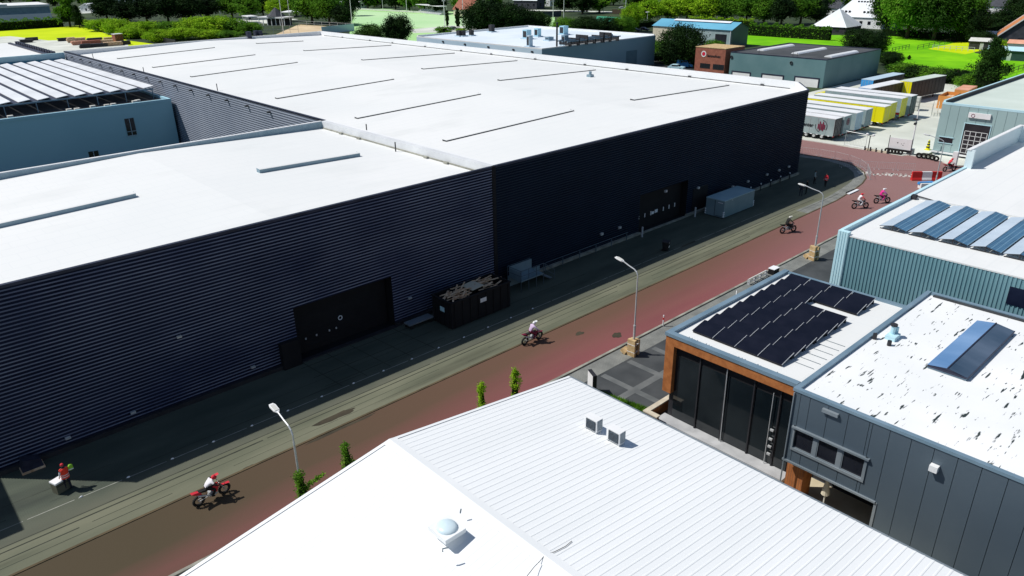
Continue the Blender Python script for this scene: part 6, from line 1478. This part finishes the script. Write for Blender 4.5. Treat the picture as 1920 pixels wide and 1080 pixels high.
grove('trees behind the sports field', 'tree', 'tree', 'tree', [(690, 16, -22, 44, 'round', m_), (716, 15, -20, 44, 'round', m_), (742, 18, -22, 48, 'round', d_), (768, 20, -20, 48, 'round', m_), (796, 22, -22, 54, 'round', m_), (822, 26, -18, 42, 'round', d_), (862, 24, -16, 40, 'round', m_)], 'lo', 'beyond the sports field')
grove('slim poplars by the sports field', 'slim poplar', 'poplar_tree', 'tree', [(839, 52, 15, 10, 'column', d_), (859, 54, 11, 15, 'column', d_)], 'lo', 'beside the white field masts')
grove('dark bushes before the sports field', 'rounded tree', 'tree', 'tree', [(697, 84, 38, 60, 'bush', 'leafx'), (746, 90, 22, 66, 'round', d_)], 'hi', 'behind the vast white roof\'s far edge')
grove('low bushes by the car', 'low bush', 'bush', 'shrub', [(832, 64, 47, 34, 'bush', m_), (866, 62, 50, 22, 'bush', l_)], 'lo', 'behind the dark shed roof')
grove('dark trees behind the plant-covered roof', 'dense tree', 'tree', 'tree', [(908, 64, -12, 88, 'bush', d_), (948, 64, -6, 92, 'bush', d_), (984, 62, 6, 74, 'bush', d_), (1008, 60, 16, 52, 'bush', 'leafx')], 'hi', 'behind the plant-covered white roof')
grove('dark trees right of the tennis court', 'broad tree', 'tree', 'tree', [(1064, 66, 26, 56, 'bush', m_), (1100, 68, 24, 62, 'bush', d_), (1138, 66, 26, 62, 'bush', d_), (1168, 66, 22, 46, 'bush', m_), (1184, 60, 4, 50, 'round', l_)], 'hi', 'behind the plant-covered roof\'s right half')
grove('dark trees at the top middle', 'far tree', 'tree', 'tree', [(1058, 22, -18, 54, 'round', d_), (1092, 26, -22, 62, 'round', d_), (1124, 24, -14, 56, 'round', m_)], 'lo', 'above the small green court')
grove('lime trees behind the blue-roofed warehouse', 'leafy tree', 'tree', 'tree', [(1218, 42, -2, 66, 'round', l_), (1252, 40, -4, 66, 'round', l_), (1288, 40, -10, 70, 'round', l_), (1326, 42, -12, 74, 'round', l_), (1362, 42, -14, 66, 'round', m_), (1398, 44, -16, 66, 'round', m_), (1432, 46, -14, 62, 'round', m_), (1464, 48, -8, 60, 'round', d_), (1500, 46, -16, 72, 'round', m_), (1530, 46, -10, 54, 'round', d_)], 'mid', 'behind the blue roof and hedge')
grove('tree before the blue-roofed warehouse', 'black-green tree hiding the middle of the blue-roofed warehouse', 'tree', 'tree', [(1276, 124, 32, 84, 'bush', d_)], 'hi', '')
grove('bushes by the blue-roofed warehouse', 'bush', 'bush', 'shrub', [(1232, 112, 68, 46, 'bush', m_), (1252, 118, 92, 60, 'bush', d_), (1300, 120, 96, 44, 'bush', d_), (1336, 96, 70, 40, 'bush', m_)], 'mid', 'around the big dark car park tree')
grove('dark trees right of the workshop', 'dense tree', 'tree', 'tree', [(1606, 98, 44, 60, 'bush', d_), (1636, 100, 50, 58, 'bush', d_), (1668, 122, 92, 46, 'bush', d_)], 'hi', 'behind the dark workshop roof')
grove('big trees above the meadow', 'great tree', 'tree', 'tree', [(1660, 64, -30, 76, 'round', 'leafx'), (1700, 72, -50, 112, 'round', m_), (1750, 76, -52, 116, 'round', 'leafx'), (1794, 76, -36, 96, 'round', m_), (1824, 80, 8, 56, 'round', d_)], 'hi', 'above the bright meadow')
grove('tree by the pale teal warehouse', 'full conical tree behind the corner of the pale teal warehouse', 'tree', 'tree', [(1846, 172, 66, 96, 'cone', 'leafx')], 'hi', '')
grove('bushes behind the trailers', 'bush', 'bush', 'shrub', [(1690, 142, 112, 60, 'bush', m_), (1722, 146, 118, 66, 'bush', d_), (1758, 152, 120, 68, 'bush', m_), (1792, 156, 124, 60, 'bush', d_), (1818, 168, 132, 56, 'bush', m_), (1704, 112, 103, 12, 'cone', d_)], 'mid', 'between trailers and meadow')
grove('trees at the upper right', 'tree', 'tree', 'tree', [(1846, 48, 22, 44, 'bush', m_), (1872, 62, 14, 52, 'round', d_), (1902, 44, -14, 56, 'round', d_), (1930, 50, -10, 60, 'round', d_), (1838, 86, 52, 44, 'bush', d_), (1866, 92, 70, 44, 'bush', l_)], 'mid', 'among houses at upper right')
for i in range(58):
    px = -30 + i * 34.5 + random.uniform(-10, 10); g_ = G(px, random.choice((1, 5, 9, 13)) + random.uniform(-3, 3)); h = random.uniform(10, 15)
    plant_tree('tree', 'tree', 'far green tree in the unbroken row along the top edge of the view', (g_.x, g_.y, 0), h * random.uniform(.75, 1.0), h, 'bush', random.choice((m_, m_, d_)), 'unbroken far row of trees', seed=i % 3, dens='lo')
grove('far trees at the top edge', 'far tree', 'tree', 'tree', [(60, 8, -30, 60, 'round', m_), (20, 6, -28, 60, 'round', d_), (180, 14, -24, 50, 'round', m_), (420, 8, -30, 60, 'round', d_), (1150, 10, -30, 50, 'round', m_), (1200, 14, -24, 60, 'round', d_), (1570, 30, -24, 54, 'round', m_), (880, 10, -28, 50, 'round', d_), (1030, 6, -30, 50, 'round', m_)], 'lo', 'scattered at the very top')
def hedge(label, p0, p1, hgt, wd, col, n):
    a, c = G(*p0), G(*p1); L = (c - a).length; u = thing('hedge', label, 'hedge', (a.x, a.y, 0), math.atan2(c.y - a.y, c.x - a.x)); rr = random.Random(n); b = MB(); core = MB()
    for i in range(n):
        x = rr.uniform(0, L); f_ = rr.random(); z = hgt * (1 - rr.random() ** 2 * 1.0) * (1 + .12 * math.sin(x * 1.3) + .08 * math.sin(x * 3.1)); leaf(b, Vector((x, rr.uniform(-wd, wd) * (1 - .3 * z / hgt / 1.2), max(.05, z))), rr.uniform(.14, .34), rr)
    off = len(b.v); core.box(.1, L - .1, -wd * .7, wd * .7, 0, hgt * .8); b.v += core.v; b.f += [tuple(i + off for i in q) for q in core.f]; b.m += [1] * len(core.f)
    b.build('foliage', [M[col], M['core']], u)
hedge('tall clipped green hedge behind the dark workshop roof, beside the meadow', (1404, 66), (1556, 76), 4.2, 1.2, m_, 5200)
hedge('lime hedge in front of the leafy trees behind the blue roof', (1290, 46), (1412, 52), 3.2, 1.5, l_, 3600)
hedge('long hedge along the lawn at the upper left', (-40, 60), (118, 50), 4.4, 2.6, m_, 5200)
hedge('dark hedge below the great trees at the meadow edge', (1655, 66), (1826, 80), 2.6, 1.2, d_, 3600)
hedge('dark hedge between the meadow and the black-gabled house', (1800, 78), (1878, 66), 4.2, 1.4, d_, 3000)
hedge('lime ground shrubs along the dark fence behind the lawn', (155, 46), (300, 78), 2.4, 2.2, l_, 4600)
hedge('dark hedge below the trees at the far side of the car park', (1122, 62), (1222, 50), 2.6, 1.6, d_, 2600)

# ------------------------------------------------------------------ fences and masts
def fence(label, p0, p1, h, n, m, rails=(.45, .95), name='fence', board=False, rad=.06):
    a, c = G(*p0), G(*p1); L = (c - a).length; u = thing(name, label, 'fence', (a.x, a.y, 0), math.atan2(c.y - a.y, c.x - a.x))
    for k in range(n + 1): MB().box(L * k / n - rad, L * k / n + rad, -rad, rad, 0, h).build('post', M[m], u)
    b = MB()
    if board: b.box(0, L, -.03, .03, .05, h * .97)
    else:
        for z in rails: b.box(0, L, -.03, .03, z * h - .05, z * h + .05)
    b.build('board' if board else 'rail', M[m], u)
fence('dark wooden paddock fence rising across the meadow, left stretch', (1672, 98), (1704, 91), 1.3, 5, 'dark', (.5, .95))
fence('dark wooden paddock fence in the middle of the meadow', (1720, 93), (1808, 74), 1.3, 9, 'dark', (.5, .95))
fence('pale grey paddock fence in front of the yellow paddock', (1748, 92), (1826, 97), 1.3, 7, 'flash', (.5, .95))
fence('wooden field fence at the far right above the pale teal warehouse', (1880, 142), (1935, 126), 1.4, 6, 'bark', (.4, .9))
fence('long black board fence between lawn and lime shrubs', (146, 47), (330, 84), 1.8, 14, 'dark', board=True)
fence('tall wire fence behind the far end of the vast roof', (372, 66), (560, 62), 3.2, 12, 'flash', (.5, .98), rad=.05)
fence('grey panel fence at the corner of the sand court', (604, 64), (664, 58), 3.0, 4, 'lblue2', board=True)
fence('thin railing along the sand court behind the pavilion', (548, 47), (664, 54), 2.2, 8, 'flash', (.5, .98))
fence('low white advertising boards along the far side of the sports field', (668, 18), (834, 27), 1.0, 10, 'offwhite', board=True)
fence('brown board fence at the top middle beyond the green court', (1148, 26), (1176, 27), 2.4, 4, 'bark', board=True)
fence('dark blue board wall behind the small green court', (1018, 33), (1052, 31), 3.0, 3, 'coping_dark', board=True)
MS = [(240, 28, -14), (295, 30, -16), (340, 31, -16), (367, 29, -16), (397, 24, -16), (413, 27, -16), (472, 34, -16), (532, 64, -22), (545, 48, -22), (661, 52, -22), (718, 18, -22), (763, 24, -22), (834, 50, 2), (869, 52, -16), (1015, 16, -12), (1037, 35, -6), (1057, 34, -18), (1131, 24, -12), (1172, 42, -12)]
for i, (px, by, ty) in enumerate(MS):
    g_ = G(px, by); h = HT(px, ty, g_)
    u = thing('floodlight_mast', 'tall thin white mast, %s from the left, by the sports fields' % (ORD + ['seventeenth', 'eighteenth', 'nineteenth'])[i], 'mast', (g_.x, g_.y, 0), 0, 'tall thin masts round the sports fields')
    MB().tube([(0, 0, 0), (0, 0, h)], [.16, .11], 6).build('pole', M['white'], u)
    b = MB(); b.box(-.8, .8, -.15, .15, h, h + .3); b.build('lamp_head', M['white'], u)
for k, (px, by) in enumerate(((1213, 48), (1232, 42), (1272, 36), (1312, 36), (1344, 38))):
    g_ = G(px, by); u = thing('park_lamp', 'small flat-topped park lamp, %s from the left, by the blue-roofed warehouse' % ORD[k], 'street lamp', (g_.x, g_.y, 0), 0, 'park lamps by the blue-roofed warehouse'); h = 5.5
    MB().tube([(0, 0, 0), (0, 0, h)], .08, 6).build('pole', M['white'], u); MB().box(-.8, .8, -.5, .5, h, h + .2).build('lamp_head', M['white'], u)

# ------------------------------------------------------------------ houses and far buildings
def house(label, px, by, w_, dp, eave, ridge, rz, wall, roof, hip=False, name='house', win=3, board=None, chim=False):
    g_ = G(px, by); u = thing(name, label, 'house' if name == 'house' else 'building', (g_.x, g_.y, 0), rz)
    a, c = w_ / 2, dp / 2
    b = MB()
    if hip: b.box(-a, a, -c, c, 0, eave)
    else:
        b.quad((-a, -c, 0), (a, -c, 0), (a, -c, eave), (-a, -c, eave)); b.quad((-a, c, 0), (-a, c, eave), (a, c, eave), (a, c, 0))
        for s_ in (-1, 1): b.quad((s_ * a, -c, 0), (s_ * a, c, 0), (s_ * a, c, eave), (s_ * a, 0, ridge), (s_ * a, -c, eave))
    b.build('wall', M[wall], u)
    b = MB(); o = .45
    if hip:
        k = max(0, a - c); ez = eave - .05
        b.quad((-a - o, -c - o, ez), (a + o, -c - o, ez), (k, 0, ridge), (-k, 0, ridge)) if k > 0 else b.quad((-a - o, -c - o, ez), (a + o, -c - o, ez), (0, 0, ridge))
        b.quad((a + o, c + o, ez), (-a - o, c + o, ez), (-k, 0, ridge), (k, 0, ridge)) if k > 0 else b.quad((a + o, c + o, ez), (-a - o, c + o, ez), (0, 0, ridge))
        b.quad((a + o, -c - o, ez), (a + o, c + o, ez), (k, 0, ridge)); b.quad((-a - o, c + o, ez), (-a - o, -c - o, ez), (-k, 0, ridge))
    else:
        for s_ in (-1, 1): b.add([(-a - o, s_ * (c + o), eave - .25), (a + o, s_ * (c + o), eave - .25), (a + o, 0, ridge + .05), (-a - o, 0, ridge + .05), (-a - o, s_ * (c + o), eave - .1), (a + o, s_ * (c + o), eave - .1), (a + o, 0, ridge + .22), (-a - o, 0, ridge + .22)], [(0, 1, 2, 3), (4, 5, 6, 7), (0, 1, 5, 4), (1, 2, 6, 5), (3, 0, 4, 7)])
    rf = b.build('roof', M[roof], u)
    if chim: MB().box(-a * .5 - .4, -a * .5 + .4, -.4, .4, ridge - .8, ridge + 1.0).build('chimney', M['brick2'], rf)
    if board and not hip:
        b = MB()
        for sx in (-1, 1):
            for s_ in (-1, 1): b.add([(sx * (a + o + .03), s_ * (c + o), eave - .3), (sx * (a + o + .03), 0, ridge + .05), (sx * (a + o + .03), 0, ridge + .55), (sx * (a + o + .03), s_ * (c + o), eave + .15)], [(0, 1, 2, 3)])
        b.build('bargeboard', M[board], rf)
    for sd in (-1, 1):
        for k in range(win):
            xx = -a + w_ * (k + .5) / win
            MB().box(xx - .6, xx + .6, sd * c - .06, sd * c + .06, eave * .35, eave * .35 + 1.3).build('window', M['winglass'], u)
        MB().box(sd * a - .06, sd * a + .06, -.7, .7, eave * .35, eave * .35 + 1.4).build('window', M['winglass'], u)
    b = MB(); b.box(-.5, .5, -c - .07, -c + .05, 0, 2.1) if win == 2 else b.box(a - .05, a + .07, -c * .6 - .5, -c * .6 + .5, 0, 2.1); b.build('door', M['dark'], u)
    return u
def rot_to(p0, p1): a, c = G(*p0), G(*p1); return math.atan2(c.y - a.y, c.x - a.x)
ch = house('large house with a tall pale grey roof and two rows of small windows, upper right', 1622, 50, 20, 17, 4.2, 15, PI2, 'white', 'tilewhite', hip=True, win=6)
b = MB()
for k in range(4): b.obox((-6.5 + k * 1.5, 7.6, 5.7), (.4, 0, 0), (0, .1, .03), (0, -.05, .8))
for k in range(3): b.obox((4 + k * 1.5, 7.6, 5.7), (.4, 0, 0), (0, .1, .03), (0, -.05, .8))
for k in range(5): b.obox((-2.5 + k * 1.2, 4.4, 9.6), (.35, 0, 0), (0, .1, .03), (0, -.05, .5))
b.build('dormer_window', M['winglass'], ch)
house('low building with a pyramid roof, sunlit pale on one side, before the large pale-roofed house', 1568, 60, 13, 13, 2.4, 8.5, PI2, 'dark', 'tilewhite', hip=True, win=2, name='pavilion')
house('black-gabled house with white bargeboards and an orange roof at the right edge', 1908, 84, 13, 11.5, 3.2, 8.2, .3, 'tilegrey', 'tileorange', board='white', win=3)
house('house with dark slate roof and white walls at the upper right', 1858, 37, 15, 10, 6, 10.5, PI2, 'white', 'tilegrey', win=3)
house('red brick gabled house left of the white-walled one, upper right', 1829, 34, 9, 9, 6, 10, .1, 'brick2', 'tileorange', win=2, chim=True)
house('low house with brown roof right of the white-walled one', 1888, 33, 10, 9, 4, 8, PI2, 'white', 'brick2', win=2)
house('dark-roofed house left of the large pale-roofed one', 1553, 30, 14, 10, 4, 9, PI2, 'white', 'tilegrey', win=3)
house('dark-walled house with pale roof in the top middle', 992, 16, 16, 10, 5, 9, PI2 + .3, 'tilegrey', 'tilewhite', win=4)
house('white gabled house with a reddish gable at the top middle', 1028, 11, 10, 9, 4, 8.5, .2, 'white', 'pink', board='white', win=2)
house('house with dark red tiled roof behind the poplars', 878, 30, 14, 9, 3.5, 8, PI2, 'cream', 'brick2', win=3)
house('low white building beyond the left end of the sports field', 662, 16, 17, 8, 4, 4.8, rot_to((646, 16), (682, 17)), 'white', 'tilewhite', name='clubhouse', win=4)
house('turquoise-roofed shed behind the dark trees at the upper left', 236, 8, 36, 12, 4, 7, rot_to((180, 8), (290, 4)), 'white', 'tealtrim', name='shed', win=5)
house('long white shed with violet-black roof at the top left middle', 415, 12, 16, 10, 4, 7, rot_to((398, 12), (432, 12)), 'white', 'coping_dark', name='shed', win=3)
house('low terrace of pale houses behind the tall tree at the upper left', 188, 22, 22, 10, 3.6, 5.5, rot_to((160, 22), (210, 18)), 'white', 'tilewhite', win=4)
for px, by, w_, h, rf, wl, lb in ((1893, 112, 11, 2.6, 'tealtrim', 'greendark', 'dark green garden shed with pale roof at the right, beside the conical tree'), (1842, 92, 7, 2.4, 'offwhite', 'dark', 'small shed with a white roof left of the green garden shed'), (1866, 78, 8, 2.4, 'tilewhite', 'cream', 'carport with a pale flat roof before the black-gabled house'), (1922, 100, 9, 2.8, 'pink', 'white', 'low annex with a faded pink roof at the right edge')):
    g_ = G(px, by); u = thing('garden_shed', lb, 'shed', (g_.x, g_.y, 0), PI2 + .1)
    MB().box(-w_ / 2, w_ / 2, -2.2, 2.2, 0, h).build('wall', M[wl], u); b = MB(); b.quad((-w_ / 2 - .3, -2.6, h), (w_ / 2 + .3, -2.6, h), (w_ / 2 + .3, 0, h + .9), (-w_ / 2 - .3, 0, h + .9)); b.quad((w_ / 2 + .3, 2.6, h), (-w_ / 2 - .3, 2.6, h), (-w_ / 2 - .3, 0, h + .9), (w_ / 2 + .3, 0, h + .9)); b.build('roof', M[rf], u); MB().box(-.5, .5, 2.2, 2.26, 0, 2.0).build('door', M['flash'], u)
# pavilion by the sand court
g_ = G(520, 47); u = thing('pavilion', 'open pavilion with a dark pyramid roof over a white canopy, by the sand court', 'pavilion', (g_.x, g_.y, 0), rot_to((490, 48), (548, 50)))
b = MB(); b.box(-9, 8, -3.5, 3.5, 3.3, 3.9); b.build('canopy', M['white'], u)
b = MB(); z0, z1 = 3.95, 8.2
for k in range(8):
    a0, a1 = k * math.pi / 4, (k + 1) * math.pi / 4; b.quad((4.6 * math.cos(a0), 4.6 * math.sin(a0), z0), (4.6 * math.cos(a1), 4.6 * math.sin(a1), z0), (0, 0, z1))
b.build('roof', M['tilegrey'], u)
for k in range(7): MB().box(-8.8 + k * 2.75, -8.5 + k * 2.75, -3.2, -2.9, 0, 3.3).build('post', M['white'], u)
b = MB(); b.box(-7, 7, 1, 3, 0, 3.2); b.build('back_wall', M['ink'], u)
g_ = G(470, 42); u = thing('shelter', 'white open shelter left of the pavilion', 'shelter', (g_.x, g_.y, 0), rot_to((450, 40), (490, 48))); MB().box(-6, 6, -2.5, 2.5, 2.8, 3.2).build('roof', M['white'], u)
for k in range(5): MB().box(-5.8 + k * 2.85, -5.6 + k * 2.85, -2.3, -2.1, 0, 2.8).build('post', M['flash'], u)
g_ = G(545, 40); u = thing('parasol', 'wide white parasol roof right of the pavilion', 'parasol', (g_.x, g_.y, 0)); MB().tube([(0, 0, 0), (0, 0, 5.3)], .1, 6).build('pole', M['white'], u); MB().tube([(0, 0, 4.6), (0, 0, 5.4)], [4.6, .2], 8).build('canopy', M['white'], u)
g_ = G(802, 26)
u = thing('grandstand', 'small open grandstand with white rails beyond the sports field', 'grandstand', (g_.x, g_.y, 0), rot_to((786, 24), (830, 29))); L_ = (G(830, 29) - G(786, 24)).length / 2
b = MB()
for k in range(4): b.box(-L_, L_, k * 1.1, k * 1.1 + 1.1, 0, .5 + k * .5)
b.build('tier', M['flash'], u); b = MB()
for k in range(9): b.tube([(-L_ + k * L_ / 4, 4.5, 0), (-L_ + k * L_ / 4, 4.5, 4.2), (-L_ + k * L_ / 4, 0, 4.4)], .1, 5)
b.box(-L_, L_, -.3, 4.6, 4.4, 4.6); b.build('roof_frame', M['white'], u)
# long building at the upper left
a, c = G(-60, 46), G(99, 38); L_ = (c - a).length; h = HT(40, 7, G(40, 41))
u = thing('warehouse', 'long white building with a dark blue band at the top left corner', 'building', (a.x, a.y, 0), math.atan2(c.y - a.y, c.x - a.x))
MB().box(0, L_, 0, 40, 0, h * .42).build('wall', M['sign'], u); MB().box(0, L_, .3, 40, h * .42, h * .80).build('band', M['coping_blue'], u); MB().box(L_ * .5, L_ + .2, -.1, 40, h * .80, h * .92).build('roof', M['roof'], u); MB().box(0, L_ * .5, -.1, 40, h * .80, h).build('roof', M['roof'], u)
# lumber yard: stacks of boards
rr = random.Random(11)
for i, (px, by, L_, hh, m) in enumerate(((118, 77, 4, .6, 'dark'), (134, 80, 3, 1.0, 'wood'), (150, 84, 6, .7, 'pink'), (172, 84, 7, .8, 'brick2'), (196, 82, 7, .7, 'wood'), (160, 90, 4, .7, 'dark'), (184, 88, 7, .6, 'dark'), (212, 86, 7, .7, 'wood'), (232, 84, 5, .7, 'dark'), (146, 76, 6, .5, 'wood'), (178, 76, 6, .5, 'dark'), (204, 75, 4, .5, 'wood'), (60, 76, 5, .6, 'dark'), (50, 80, 5, .6, 'dark'))):
    g_ = G(px, by); u = thing('lumber_stack', 'low stack of boards in the pale lumber yard behind the vast roof\'s left corner', 'lumber stack', (g_.x, g_.y, 0), rot_to((150, 84), (210, 80)), 'lumber stacks at the upper left')
    b = MB()
    for k in range(4): b.box(-L_ / 2 + rr.uniform(0, .5), L_ / 2 - rr.uniform(0, .5), -.9, .9, .1 + k * hh / 2, .1 + (k + .8) * hh / 2)
    b.build('board_pile', M[m], u); b = MB()
    for k in range(3): b.box(-L_ / 3 + k * L_ / 3 - .1, -L_ / 3 + k * L_ / 3 + .1, -.95, .95, 0, .1)
    b.build('bearer', M['bark'], u)
g_ = G(222, 77); u = thing('crate', 'dark red crate standing upright at the right of the lumber yard', 'crate', (g_.x, g_.y, 0), .2); b = MB(); b.box(-1.6, 1.6, -1.2, 1.2, 0, 2.6); b.build('body', M['brick2'], u); b = MB()
for k in range(6): b.box(-1.6 + k * .6, -1.45 + k * .6, -1.25, -1.2, .1, 2.5)
b.build('slat', M['dark'], u); MB().box(-1.7, 1.7, -1.3, 1.3, 2.6, 2.8).build('lid', M['tilewhite'], u)
